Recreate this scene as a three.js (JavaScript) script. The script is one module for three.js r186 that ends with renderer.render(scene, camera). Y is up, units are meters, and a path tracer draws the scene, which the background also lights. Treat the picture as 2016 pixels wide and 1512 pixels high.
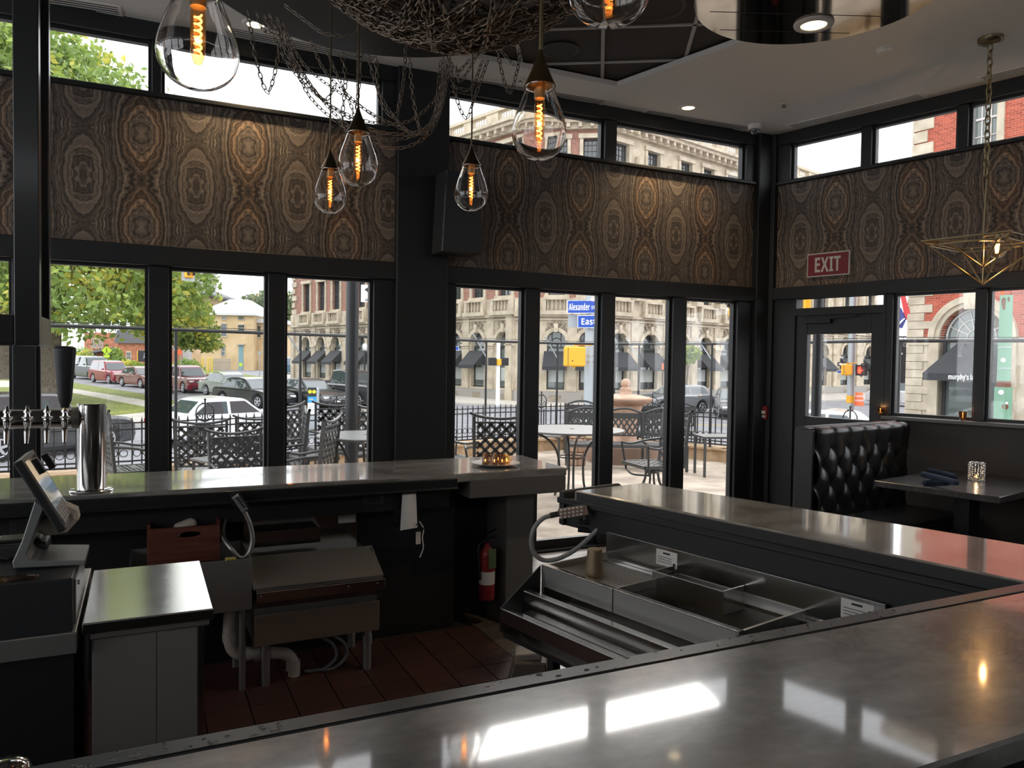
import * as THREE from 'three';
import { mergeGeometries, toCreasedNormals } from 'three/addons/utils/BufferGeometryUtils.js';
import { RoundedBoxGeometry } from 'three/addons/geometries/RoundedBoxGeometry.js';
import { TextGeometry } from 'three/addons/geometries/TextGeometry.js';
import { FontLoader } from 'three/addons/loaders/FontLoader.js';
import { RectAreaLightUniformsLib } from 'three/addons/lights/RectAreaLightUniformsLib.js';
import { ImprovedNoise } from 'three/addons/math/ImprovedNoise.js';
import { MarchingCubes } from 'three/addons/objects/MarchingCubes.js';

// ---------------------------------------------------------------- camera, sky, exposure
const scene = new THREE.Scene();
const V3 = (x, y, z) => new THREE.Vector3(x, y, z);
const F = 1514, CX = 1008, CY = 756, EYE = 1.65;                    // focal length in pixels of the 2016 x 1512 photograph
const camVec = (px, py) => V3(px - CX, -(py - CY), -F);
const axX = camVec(4150, 755).normalize(), axUp = axX.clone().cross(camVec(-245, 692)).normalize();
if (axUp.y < 0) axUp.negate();
const axZ = axX.clone().cross(axUp);
const toWorld = (v) => V3(axX.dot(v), axUp.dot(v), axZ.dot(v));
const camera = new THREE.PerspectiveCamera(2 * Math.atan(CY / F) * 180 / Math.PI, 2016 / 1512, 0.05, 400);
camera.position.set(0, EYE, 0);
camera.quaternion.setFromRotationMatrix(new THREE.Matrix4().makeBasis(toWorld(V3(1, 0, 0)), toWorld(V3(0, 1, 0)), toWorld(V3(0, 0, 1))));
const renderer = new THREE.WebGLRenderer({ antialias: true });
renderer.toneMapping = THREE.LinearToneMapping;
renderer.toneMappingExposure = 1.6;
renderer.shadowMap.enabled = true;
RectAreaLightUniformsLib.init();
const SKY = 1.75;
const noise = new ImprovedNoise();
function fbm(x, y, z = 0, o = 4) { let s = 0, a = 0.5, f = 1; for (let i = 0; i < o; i++) { s += a * noise.noise(x * f + 11.3 * i, y * f, z * f); a *= 0.5; f *= 2; } return s; }
{ // overcast sky: bright grey white cloud in every direction
  const w = 256, h = 128, d = new Float32Array(w * h * 4);
  for (let j = 0; j < h; j++) for (let i = 0; i < w; i++) {
    const la = (j + 0.5) / h * Math.PI - Math.PI / 2, lo = i / w * 2 * Math.PI, x = Math.cos(la) * Math.cos(lo), z = Math.cos(la) * Math.sin(lo), y = Math.sin(la);
    const c = SKY * (1 + 0.34 * fbm(x * 2.2 + 3, y * 4, z * 2.2, 4)), k = (j * w + i) * 4;
    d[k] = c * 0.97; d[k + 1] = c; d[k + 2] = c * 1.04; d[k + 3] = 1;
  }
  const t = new THREE.DataTexture(d, w, h, THREE.RGBAFormat, THREE.FloatType);
  t.mapping = THREE.EquirectangularReflectionMapping; t.magFilter = t.minFilter = THREE.LinearFilter; t.needsUpdate = true;
  scene.background = t;
}

{ // the sun behind thick cloud, beyond the corner of the room: a weak and very soft light
  const s = new THREE.DirectionalLight(new THREE.Color().setRGB(1, 0.97, 0.92), 0.7); s.position.set(26, 24, -38); s.target.position.set(3, 0, -4); s.castShadow = true; s.shadow.radius = 36; s.shadow.mapSize.set(2048, 2048);
  Object.assign(s.shadow.camera, { left: -60, right: 60, top: 40, bottom: -40, near: 1, far: 160 }); s.name = 'sun'; scene.add(s, s.target);
}

// ---------------------------------------------------------------- from photograph pixels to places
const rayOf = (px, py) => toWorld(camVec(px, py));
function onPlane(px, py, n, d) { const r = rayOf(px, py), o = V3(0, EYE, 0); return o.addScaledVector(r, (d - n.dot(o)) / n.dot(r)); }
const onY = (px, py, y) => onPlane(px, py, V3(0, 1, 0), y);
const onZ = (px, py, z) => onPlane(px, py, V3(0, 0, 1), z);
const atDepth = (px, py, d) => V3(0, EYE, 0).addScaledVector(rayOf(px, py), d / F);
const GN = V3(0, 1, 0.014).normalize(), GY = -1.45;                 // the street falls away below the patio and rises gently beyond
const onG = (px, py) => onPlane(px, py, GN, GN.y * GY);
const groundY = (x, z) => GY - 0.014 * z;
const horizonY = (px) => 692 + (px + 245) * 63 / 4395;

// ---------------------------------------------------------------- building helpers
let seed = 7;
const rnd = (a = 0, b = 1) => { seed = (seed * 16807) % 2147483647; return a + (b - a) * (seed / 2147483647); };
const rad = (d) => d * Math.PI / 180;
const E3 = new THREE.Euler(), M4 = new THREE.Matrix4(), Q4 = new THREE.Quaternion();
function put(g, p = [0, 0, 0], r = [0, 0, 0], s = 1) {
  const sc = Array.isArray(s) ? V3(...s) : V3(s, s, s);
  g.applyMatrix4(M4.compose(V3(...p), Q4.setFromEuler(E3.set(...r)), sc)); return g;
}
const box = (w, h, d, p, r) => put(new THREE.BoxGeometry(w, h, d), p, r);
const rbox = (w, h, d, b, p, r, seg = 1) => put(new RoundedBoxGeometry(w, h, d, seg, Math.min(b, w / 2.01, h / 2.01, d / 2.01)), p, r);
const bounds = (x0, x1, y0, y1, z0, z1, b = 0) => b ? rbox(Math.abs(x1 - x0), Math.abs(y1 - y0), Math.abs(z1 - z0), b, [(x0 + x1) / 2, (y0 + y1) / 2, (z0 + z1) / 2]) : box(Math.abs(x1 - x0), Math.abs(y1 - y0), Math.abs(z1 - z0), [(x0 + x1) / 2, (y0 + y1) / 2, (z0 + z1) / 2]);
const cyl = (r0, r1, h, p, r, n = 16, open = false) => put(new THREE.CylinderGeometry(r0, r1, h, n, 1, open), p, r);
const ball = (r, p, n = 14, s = 1) => put(new THREE.SphereGeometry(r, n, Math.max(6, n * 0.7 | 0)), p, [0, 0, 0], s);
const lathe = (pts, p = [0, 0, 0], n = 24, r) => put(new THREE.LatheGeometry(pts.map((q) => new THREE.Vector2(q[0], q[1])), n), p, r);
const torus = (R, r, p, rot, n = 24, m = 6, arc = Math.PI * 2) => put(new THREE.TorusGeometry(R, r, m, n, arc), p, rot);
const arr = (v) => (v.isVector3 ? v : V3(...v));
function rod(a, b, r, n = 8, r2 = r) {
  a = arr(a); b = arr(b); const d = b.clone().sub(a), l = d.length(), g = new THREE.CylinderGeometry(r2, r, l, n, 1);
  g.applyMatrix4(M4.compose(a.clone().add(b).multiplyScalar(0.5), Q4.setFromUnitVectors(V3(0, 1, 0), d.normalize()), V3(1, 1, 1))); return g;
}
function bar(a, b, w, t, up = V3(0, 1, 0)) {                         // rectangular bar from a to b: w across, t along up
  a = arr(a); b = arr(b); const d = b.clone().sub(a), l = d.length(); d.normalize();
  let s = d.clone().cross(up); if (s.length() < 1e-4) s = V3(1, 0, 0); s.normalize(); const u = s.clone().cross(d);
  const g = new THREE.BoxGeometry(l, t, w); g.applyMatrix4(new THREE.Matrix4().makeBasis(d, u, s).setPosition(a.clone().add(b).multiplyScalar(0.5))); return g;
}
const tube = (pts, r, seg = 24, n = 7, closed = false) => new THREE.TubeGeometry(new THREE.CatmullRomCurve3(pts.map(arr), closed), seg, r, n, closed);
function extrude(pts, depth, bevel = 0, holes = []) {
  const s = Array.isArray(pts) ? new THREE.Shape(pts.map((q) => new THREE.Vector2(q[0], q[1]))) : pts;
  for (const h of holes) s.holes.push(Array.isArray(h) ? new THREE.Path(h.map((q) => new THREE.Vector2(q[0], q[1]))) : h);
  return new THREE.ExtrudeGeometry(s, { depth, bevelEnabled: bevel > 0, bevelSize: bevel, bevelThickness: bevel, bevelSegments: 1, curveSegments: 12, bevelOffset: -bevel });
}
function plain(g) {
  g = g.index ? g.toNonIndexed() : g;
  for (const k of Object.keys(g.attributes)) if (!['position', 'normal', 'uv', 'color'].includes(k)) g.deleteAttribute(k);
  if (!g.attributes.normal) g.computeVertexNormals();
  if (!g.attributes.uv || !g.userData.keepUV) {                      // texture coordinates in metres
    const p = g.attributes.position, n = g.attributes.normal, uv = new Float32Array(p.count * 2);
    for (let i = 0; i < p.count; i++) {
      const ax = Math.abs(n.getX(i)), ay = Math.abs(n.getY(i)), az = Math.abs(n.getZ(i));
      if (ay >= ax && ay >= az) { uv[2 * i] = p.getX(i); uv[2 * i + 1] = p.getZ(i); } else if (ax > az) { uv[2 * i] = p.getZ(i); uv[2 * i + 1] = p.getY(i); } else { uv[2 * i] = p.getX(i); uv[2 * i + 1] = p.getY(i); }
    }
    g.setAttribute('uv', new THREE.BufferAttribute(uv, 2));
  }
  g.userData = {}; return g;
}
const taken = new Map();
function numbered(name) { const n = taken.get(name) ?? 0; taken.set(name, n + 1); return n ? name + '_' + String(n).padStart(3, '0') : name; }
function join(geos) { const l = (Array.isArray(geos) ? geos : [geos]).map(plain); return l.length > 1 ? mergeGeometries(l) : l[0]; }
function mesh(name, geos, mat, parent = scene) {
  const m = new THREE.Mesh(join(geos), mat); m.name = parent === scene ? numbered(name) : name;
  m.castShadow = m.receiveShadow = true; parent.add(m); return m;
}
function tag(o, label, category, group) { o.userData.label = label; if (category) o.userData.category = category; if (group) o.userData.group = group; return o; }
function struct(o, label) { o.userData.kind = 'structure'; if (label) o.userData.label = label; return o; }
function thing(name, label, category, p = [0, 0, 0], turn = 0, group) {
  const o = new THREE.Group(); o.name = numbered(name); scene.add(o); p = arr(p); o.position.copy(p); o.rotation.y = turn; return tag(o, label, category, group);
}
function single(name, geos, mat, label, category, group, p = [0, 0, 0], turn = 0) { const m = mesh(name, geos, mat); m.position.copy(arr(p)); m.rotation.y = turn; return tag(m, label, category, group); }
function dup(o, p, turn, label, group) {
  const c = o.clone(); c.name = numbered(o.name.replace(/_\d{3}$/, '')); scene.add(c); c.position.copy(arr(p)); if (turn !== undefined) c.rotation.y = turn;
  c.userData = { ...o.userData }; if (label) c.userData.label = label; if (group) c.userData.group = group; return c;
}
const font = await new FontLoader().loadAsync('fonts/droid/droid_sans_bold.typeface.json');
function text(s, size, depth, width) {                               // centred lettering in the xy plane
  const g = new TextGeometry(s, { font, size, depth, curveSegments: 4 }); g.computeBoundingBox(); const b = g.boundingBox;
  g.translate(-(b.min.x + b.max.x) / 2, -(b.min.y + b.max.y) / 2, 0); if (width) g.scale(width / (b.max.x - b.min.x), 1, 1); return g;
}

// ---------------------------------------------------------------- materials
function dataTex(w, h, fn, srgb = true, rep = 1) {
  const d = new Uint8Array(w * h * 4);
  for (let j = 0; j < h; j++) for (let i = 0; i < w; i++) { const c = fn(i / w, j / h, i, j), k = (j * w + i) * 4; for (let q = 0; q < 3; q++) d[k + q] = Math.max(0, Math.min(255, c[q])); d[k + 3] = 255; }
  const t = new THREE.DataTexture(d, w, h); t.wrapS = t.wrapT = THREE.RepeatWrapping; t.magFilter = THREE.LinearFilter; t.minFilter = THREE.LinearMipmapLinearFilter; t.generateMipmaps = true;
  if (srgb) t.colorSpace = THREE.SRGBColorSpace; t.repeat.set(...(Array.isArray(rep) ? rep : [rep, rep])); t.needsUpdate = true; return t;
}
const tile = (fn) => (u, v) => {                                     // periodic noise by blending
  const a = fn(u, v), b = fn(u - 1, v), c = fn(u, v - 1), e = fn(u - 1, v - 1), su = u * u * (3 - 2 * u), sv = v * v * (3 - 2 * v);
  return (a * (1 - su) + b * su) * (1 - sv) + (c * (1 - su) + e * su) * sv;
};
const mottle = (base, amp, f, o = 5, tint = [1, 1, 1]) => { const n = tile((u, v) => fbm(u * f, v * f, 2.7, o)); return (u, v) => { const k = n(u, v) * amp; return base.map((b, q) => b + k * tint[q]); }; };
const std = (color, roughness = 0.6, o = {}) => new THREE.MeshStandardMaterial({ color, roughness, ...o });
const phys = (color, roughness = 0.6, o = {}) => new THREE.MeshPhysicalMaterial({ color, roughness, ...o });
const lin = (r, g, b) => new THREE.Color().setRGB(r, g, b);
const wavyBump = dataTex(256, 256, mottle([128, 128, 128], 130, 7, 3), false, 1.2);
const paperTex = (() => {                                            // agate-like wallpaper: contour lines round lens shapes, mirrored
  const P = [[46, 40, 36], [84, 74, 66], [126, 112, 99], [163, 146, 129], [194, 178, 159]];
  return dataTex(1024, 1024, (u, v) => {
    const a = Math.abs(u - 0.5) * 2, b = Math.abs(v - 0.5) * 2;
    const n1 = fbm(a * 3.2, b * 3.2, 1.5, 3), n2 = fbm(a * 16, b * 7, 4.4, 3), n3 = fbm(a * 70, b * 26, 8.1, 2);
    const f = Math.cos(Math.PI * a) + 0.36 * Math.cos(Math.PI * b) * (0.75 + 0.25 * Math.cos(2 * Math.PI * a)) + 0.34 * n1;
    const band = (c, w) => Math.exp(-(((f - c) / w) ** 2));
    let s = 0.30 + 0.13 * Math.sin(f * 26 + n2 * 2) + 0.11 * Math.sin(f * 61 + n2 * 5) + 0.28 * n2 + 0.20 * n3;
    s += 0.30 * band(0.22, 0.035) + 0.22 * band(0.36, 0.03) - 0.20 * band(0.29, 0.05) + 0.24 * band(-0.42, 0.04) - 0.16 * band(-0.56, 0.08) + 0.22 * band(0.86, 0.09) + 0.2 * band(-0.95, 0.1) - 0.15 * band(0.0, 0.12);
    if (Math.abs(f + 0.02) < 0.02 && noise.noise(b * 60, 3, 3) > 0.35) s += 0.4;
    s = Math.max(0, Math.min(0.999, s)) * 4; const i = s | 0, t = s - i, c0 = P[i], c1 = P[Math.min(4, i + 1)], red = 1 + 0.10 * band(-0.8, 0.25);
    return [(c0[0] * (1 - t) + c1[0] * t) * red, c0[1] * (1 - t) + c1[1] * t, (c0[2] * (1 - t) + c1[2] * t) * (2 - red)];
  }, true, [1 / 0.69, 1 / 0.63]);
})();
const concreteTex = dataTex(1024, 1024, (() => { const n = tile((u, v) => fbm(u * 5 + fbm(u * 4, v * 4, 9, 3), v * 9, 1, 6)), m = tile((u, v) => fbm(u * 30, v * 46, 5, 3)); return (u, v) => { const k = n(u, v) * 95 + m(u, v) * 26; return [138 + k, 136 + k, 132 + k * 0.98]; }; })(), true, 0.75);
const brushTex = dataTex(512, 512, (() => { const n = tile((u, v) => fbm(u * 4, v * 160, 3, 3)), m = tile((u, v) => fbm(u * 6, v * 6, 7, 4)); return (u, v) => { const k = n(u, v) * 60 + m(u, v) * 50; return [150 + k, 150 + k, 150 + k]; }; })(), false, 1.6);
const woodTex = (r, g, b, amp, sx = 3, sy = 40) => dataTex(512, 512, (() => { const n = tile((u, v) => fbm(u * sx, v * sy, 3, 5)), m = tile((u, v) => fbm(u * 5, v * 5, 8, 3)); return (u, v) => { const k = n(u, v) * amp + m(u, v) * amp * 0.4; return [r + k, g + k * 0.9, b + k * 0.8]; }; })(), true, 1);
const M = {
  frame: std(lin(0.010, 0.0112, 0.0122), 0.48), black: std(lin(0.0075, 0.0075, 0.008), 0.55), blackGloss: phys(lin(0.011, 0.012, 0.013), 0.34, { clearcoat: 0.25, clearcoatRoughness: 0.12 }),
  wallpaper: std(0xffffff, 0.62, { map: paperTex }), darkWall: std(lin(0.009, 0.0092, 0.0098), 0.6), brownWall: std(lin(0.055, 0.046, 0.04), 0.6),
  ceiling: std(lin(0.72, 0.71, 0.68), 0.75), ceilTile: std(lin(0.045, 0.04, 0.036), 0.85), grid: std(lin(0.42, 0.41, 0.39), 0.5),
  lacquer: std(lin(0.3, 0.28, 0.25), 0.05, { metalness: 1 }), darkSoffit: std(lin(0.03, 0.028, 0.027), 0.6),
  concrete: phys(0xffffff, 0.22, { map: concreteTex, bumpMap: wavyBump, bumpScale: 0.0006, clearcoat: 1, clearcoatRoughness: 0.05 }),
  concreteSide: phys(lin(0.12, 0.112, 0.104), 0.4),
  steel: std(lin(0.56, 0.55, 0.53), 0.3, { metalness: 1, roughnessMap: brushTex }), steelDull: std(lin(0.42, 0.41, 0.39), 0.48, { metalness: 1 }), chrome: std(lin(0.75, 0.74, 0.72), 0.1, { metalness: 1 }),
  cabSteel: std(lin(0.34, 0.325, 0.3), 0.5, { metalness: 0.65 }), brass: std(lin(0.42, 0.33, 0.18), 0.3, { metalness: 1 }), brassDark: std(lin(0.20, 0.16, 0.10), 0.38, { metalness: 1 }), chain: std(lin(0.27, 0.23, 0.19), 0.4, { metalness: 1 }),
  glass: phys(0xffffff, 0.02, { transmission: 1, thickness: 0, ior: 1.5 }), bulbGlass: phys(lin(1, 0.97, 0.93), 0.02, { transmission: 1, thickness: 0, ior: 1.5 }), amberGlass: phys(lin(0.95, 0.72, 0.45), 0.03, { transmission: 1, thickness: 0 }),
  smokeGlass: phys(lin(0.62, 0.5, 0.42), 0.04, { transmission: 1, thickness: 0 }),
  leather: phys(lin(0.016, 0.016, 0.017), 0.34, { clearcoat: 0.25, clearcoatRoughness: 0.3 }), quarry: [0, 1, 2].map((i) => std(lin(0.062 + i * 0.011, 0.024 + i * 0.004, 0.019 + i * 0.003), 0.6)),
  grout: std(lin(0.035, 0.028, 0.025), 0.9), plank: [0, 1, 2].map((i) => std(0xffffff, 0.35, { map: woodTex(92 + i * 12, 84 + i * 11, 76 + i * 10, 46) })),
  crate: std(0xffffff, 0.6, { map: woodTex(96, 48, 34, 40) }), tableWood: phys(0xffffff, 0.25, { map: woodTex(58, 56, 56, 40, 30, 3), clearcoat: 1, clearcoatRoughness: 0.22 }),
  cloth: std(lin(0.62, 0.52, 0.44), 0.9), paper: std(lin(0.66, 0.60, 0.52), 0.85), navy: std(lin(0.022, 0.04, 0.075), 0.9), white: std(lin(0.72, 0.70, 0.67), 0.6), cream: std(lin(0.55, 0.47, 0.37), 0.6), pvc: std(lin(0.62, 0.56, 0.48), 0.45),
  red: std(lin(0.22, 0.012, 0.014), 0.4), exitRed: std(lin(0.20, 0.018, 0.03), 0.5), plastic: std(lin(0.028, 0.029, 0.031), 0.4), greyPlastic: std(lin(0.22, 0.22, 0.22), 0.4), labelWhite: std(lin(0.6, 0.58, 0.54), 0.6),
  filament: std(lin(0.9, 0.45, 0.12), 0.5, { emissive: lin(1, 0.42, 0.09), emissiveIntensity: 7 }), downGlow: std(lin(1, 0.9, 0.7), 0.5, { emissive: lin(1, 0.78, 0.45), emissiveIntensity: 3 }),
  flame: std(lin(1, 0.6, 0.2), 0.5, { emissive: lin(1, 0.5, 0.12), emissiveIntensity: 2.6 }),
};
function lamp(parent, p, color, intensity, size = 1) { const l = new THREE.PointLight(color, intensity, 0, 2); l.position.copy(arr(p)); l.castShadow = true; l.shadow.radius = size * 0.2; l.name = 'lamp_light'; parent.add(l); return l; }
// ---------------------------------------------------------------- the room
const ZW = onY(1062, 1087, 0).z;                                     // inner face of the street front
const CORNER = onZ(1510, 560, ZW).setY(0);
const D2 = rayOf(-245, 692).setY(0).normalize();                     // the side wall runs away along this direction
const SIDE = D2.clone().negate(), SIDE_TURN = Math.atan2(-SIDE.z, SIDE.x), SIDE_N = V3(Math.sin(SIDE_TURN), 0, Math.cos(SIDE_TURN));
const BAND0 = 2.40, BAND1 = 3.40, CLER = 3.785, HEAD = 2.262, CEIL = 3.90, SILL = 1.215, BAR = 1.0;
const frontU = (px, py) => onZ(px, py, ZW).x;
const sideU = (px, py) => onPlane(px, py, SIDE_N, SIDE_N.dot(CORNER)).sub(CORNER).dot(SIDE);
const sideY = (px, py) => onPlane(px, py, SIDE_N, SIDE_N.dot(CORNER)).y;
const sideP = (u, y, z = 0) => CORNER.clone().addScaledVector(SIDE, u).addScaledVector(SIDE_N, z).setY(y);

const wallFront = new THREE.Group(); wallFront.name = 'wall_front'; wallFront.position.set(0, 0, ZW); scene.add(wallFront); struct(wallFront, 'dark framed street front with wallpaper band');
const wallRight = new THREE.Group(); wallRight.name = 'wall_right'; wallRight.position.copy(CORNER); wallRight.rotation.y = SIDE_TURN; scene.add(wallRight); struct(wallRight, 'dark framed side wall with wallpaper band and exit door');
let windowNo = 0;
function paneWindow(wall, u0, u1, y0, y1, bot = 0.02) {
  const g = new THREE.Group(); g.name = 'window_' + (++windowNo); g.position.copy(wall.position); g.rotation.y = wall.rotation.y; scene.add(g); struct(g);
  const t = 0.022, z0 = -0.075, z1 = -0.02;
  mesh('window_frame', [bounds(u0, u0 + t, y0, y1, z0, z1), bounds(u1 - t, u1, y0, y1, z0, z1), bounds(u0 + t, u1 - t, y1 - t, y1, z0, z1), bounds(u0 + t, u1 - t, y0, y0 + bot, z0, z1)], M.frame, g);
  mesh('pane', bounds(u0 + t, u1 - t, y0 + bot, y1 - t, -0.052, -0.046), M.glass, g);
  return g;
}
function row(wall, y0, y1, uA, uB, panes, bot) {                     // dark mullions between the panes of one row
  let u = uA; const zs = [-0.1, 0.02];
  for (const [a, b] of panes) { if (a > u + 0.001) mesh('mullion', bounds(u, a, y0, y1, ...zs, 0.006), M.frame, wall); paneWindow(wall, a, b, y0, y1, bot); u = b; }
  if (uB > u) mesh('mullion', bounds(u, uB, y0, y1, ...zs, 0.006), M.frame, wall);
}
const UL = -5.2, frontEnd = CORNER.x;
const fp = (l) => l.map(([a, b, py]) => [frontU(a, py), frontU(b, py)]);
row(wallFront, BAND1 + 0.03, CLER, UL, frontEnd, [[UL + 0.3, -2.4], ...fp([[-330, 38, 90], [72, 299, 120], [318, 752, 160], [880, 1190, 250], [1212, 1468, 300]])]);
row(wallFront, 0.02, HEAD, UL, frontEnd, [[UL + 0.3, -3.6], [-3.45, -2.35], ...fp([[-330, 25, 700], [71, 292, 740], [332, 527, 750], [560, 733, 760], [893, 1030, 780], [1058, 1180, 800], [1206, 1320, 800], [1346, 1446, 800]])], 0.075);
mesh('head_beam', bounds(UL, frontEnd, HEAD, BAND0, -0.1, 0.05, 0.008), M.frame, wallFront);
mesh('sill_beam', bounds(UL, frontEnd, BAND1, BAND1 + 0.03, -0.16, 0.045, 0.006), M.frame, wallFront);
mesh('top_beam', bounds(UL, frontEnd, CLER, CEIL + 0.02, -0.1, 0.03, 0.006), M.frame, wallFront);
mesh('threshold', bounds(UL, frontEnd, 0, 0.02, -0.16, 0.05), M.frame, wallFront);
const COLA = frontU(776, 500), COLB = frontU(877, 500);
mesh('wallpaper_panel', bounds(UL, COLA, BAND0, BAND1, -0.14, 0), M.wallpaper, wallFront);
mesh('wallpaper_panel', bounds(COLB, frontU(1485, 470), BAND0, BAND1, -0.14, 0), M.wallpaper, wallFront);
mesh('column', bounds(COLA, COLB, 0, CEIL, -0.2, 0.07, 0.01), M.frame, wallFront);
mesh('corner_column', bounds(frontU(1482, 470), frontEnd + 0.03, 0, CEIL, -0.2, 0.07, 0.01), M.frame, wallFront);
// side wall
const sp = (l) => l.map(([a, b, py]) => [sideU(a, py), sideU(b, py)]);
const SEND = 10.05;
const cl3 = sideU(1908, 240);
row(wallRight, BAND1 + 0.03, CLER, 0.03, SEND, [...sp([[1558, 1697, 310], [1718, 1886, 260]]), [cl3, cl3 + 0.86], [cl3 + 0.98, cl3 + 1.9], [cl3 + 2.02, cl3 + 2.95]]);
mesh('sill_beam', bounds(0.03, SEND, BAND1, BAND1 + 0.03, -0.16, 0.045, 0.006), M.frame, wallRight);
mesh('top_beam', bounds(0.03, SEND, CLER, CEIL + 0.02, -0.1, 0.03, 0.006), M.frame, wallRight);
mesh('wallpaper_panel', bounds(0.09, SEND, BAND0, BAND1, -0.14, 0), M.wallpaper, wallRight);
mesh('head_beam', bounds(0.03, SEND, HEAD + 0.02, BAND0, -0.1, 0.05, 0.008), M.frame, wallRight);
mesh('corner_column', bounds(-0.06, 0.1, 0, CEIL, -0.14, 0.06, 0.01), M.frame, wallRight);
const dU0 = sideU(1560, 700), dU1 = sideU(1744, 700), wA = sideU(1757, 690), wB = sideU(1921, 690), wC = sideU(1942, 690);
row(wallRight, SILL, HEAD + 0.02, dU1, SEND, [[wA, wB], [wC, wC + 0.95], [wC + 1.08, wC + 2.0], [wC + 2.13, wC + 3.05]], 0.025);
mesh('mullion', bounds(0.1, dU0, 0, HEAD + 0.02, -0.1, 0.02), M.frame, wallRight);
mesh('low_wall', bounds(dU1, SEND, 0, SILL - 0.03, -0.14, 0), M.brownWall, wallRight);
mesh('window_sill', bounds(dU1 + 0.02, SEND, SILL - 0.03, SILL, -0.14, 0.11, 0.005), std(lin(0.11, 0.11, 0.105), 0.35), wallRight);
{ // exit door with transom light above
  const d = new THREE.Group(); d.name = 'door_1'; d.position.copy(CORNER); d.rotation.y = SIDE_TURN; scene.add(d); struct(d, 'black glazed exit door with transom light');
  const tr0 = sideU(1570, 600), tr1 = sideU(1741, 595), ty0 = sideY(1650, 604), ty1 = sideY(1650, 573), g0 = sideU(1587, 740), g1 = sideU(1713, 740), gy0 = sideY(1650, 824), gy1 = sideY(1650, 657);
  const dt = ty0 - 0.07;
  mesh('transom_frame', [bounds(dU0, dU1, ty1, HEAD + 0.02, -0.1, 0.02), bounds(dU0, dU1, dt, ty0, -0.1, 0.02), bounds(dU0, tr0, ty0, ty1, -0.1, 0.02), bounds(tr1, dU1, ty0, ty1, -0.1, 0.02)], M.frame, d);
  mesh('transom_pane', bounds(tr0, tr1, ty0, ty1, -0.05, -0.044), M.glass, d);
  const l = mesh('door_leaf', [bounds(dU0 + 0.03, g0, 0.01, dt, -0.07, 0, 0.004), bounds(g1, dU1 - 0.03, 0.01, dt, -0.07, 0, 0.004), bounds(g0, g1, gy1, dt, -0.07, 0, 0.004), bounds(g0, g1, 0.01, gy0, -0.07, 0, 0.004)], M.frame, d);
  mesh('pane', bounds(g0, g1, gy0, gy1, -0.04, -0.034), M.glass, l);
  mesh('push_bar', [rod([g0 - 0.02, 1.02, 0.06], [g1 + 0.02, 1.02, 0.06], 0.014), rod([g0 - 0.02, 1.02, 0], [g0 - 0.02, 1.02, 0.06], 0.012), rod([g1 + 0.02, 1.02, 0], [g1 + 0.02, 1.02, 0.06], 0.012)], M.steelDull, l);
  mesh('door_closer', [bounds(g0 - 0.02, g0 + 0.25, dt - 0.08, dt - 0.03, 0, 0.05, 0.006), bar([g0 + 0.1, dt - 0.05, 0.05], [g1 - 0.1, dt - 0.02, 0.07], 0.02, 0.008)], M.frame, l);
  mesh('door_jamb', [bounds(dU0, dU0 + 0.03, 0, dt, -0.1, 0.02), bounds(dU1 - 0.03, dU1, 0, dt, -0.1, 0.02)], M.frame, d);
}
// closing walls, outside the view
const farZ = 4, sideEnd = sideP(SEND, 0);

{ // left window wall, outside the view
  const wl = new THREE.Group(); wl.name = 'wall_left'; wl.position.set(UL, 0, 0); wl.rotation.y = Math.PI / 2; scene.add(wl); struct(wl);
  const a = -farZ, b = -ZW + 0.1; mesh('low_wall', bounds(a, b, 0, 0.9, -0.2, 0), M.brownWall, wl); mesh('head_wall', bounds(a, b, 3.78, CEIL + 0.1, -0.2, 0), M.brownWall, wl); row(wl, 0.9, 3.78, a, b, [0, 1, 2, 3].map((i) => [a + 0.3 + i * 2.35, a + 0.3 + i * 2.35 + 2.1]));
} 
{ // window wall at the back of the room, behind the camera
  const wb = new THREE.Group(); wb.name = 'wall_back'; wb.position.set(0, 0, farZ); wb.rotation.y = Math.PI; scene.add(wb); struct(wb);
  const a = -sideEnd.x - 0.2, b = -UL, n = 5, w = (b - a) / n; mesh('low_wall', bounds(a, b, 0, 3.38, -0.2, 0), M.brownWall, wb); mesh('head_wall', bounds(a, b, 3.78, CEIL + 0.1, -0.2, 0), M.brownWall, wb);
  row(wb, 3.38, 3.78, a, b, [0, 1, 2, 3, 4].map((i) => [a + w * i + 0.15, a + w * (i + 1) - 0.15]));
}
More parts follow.
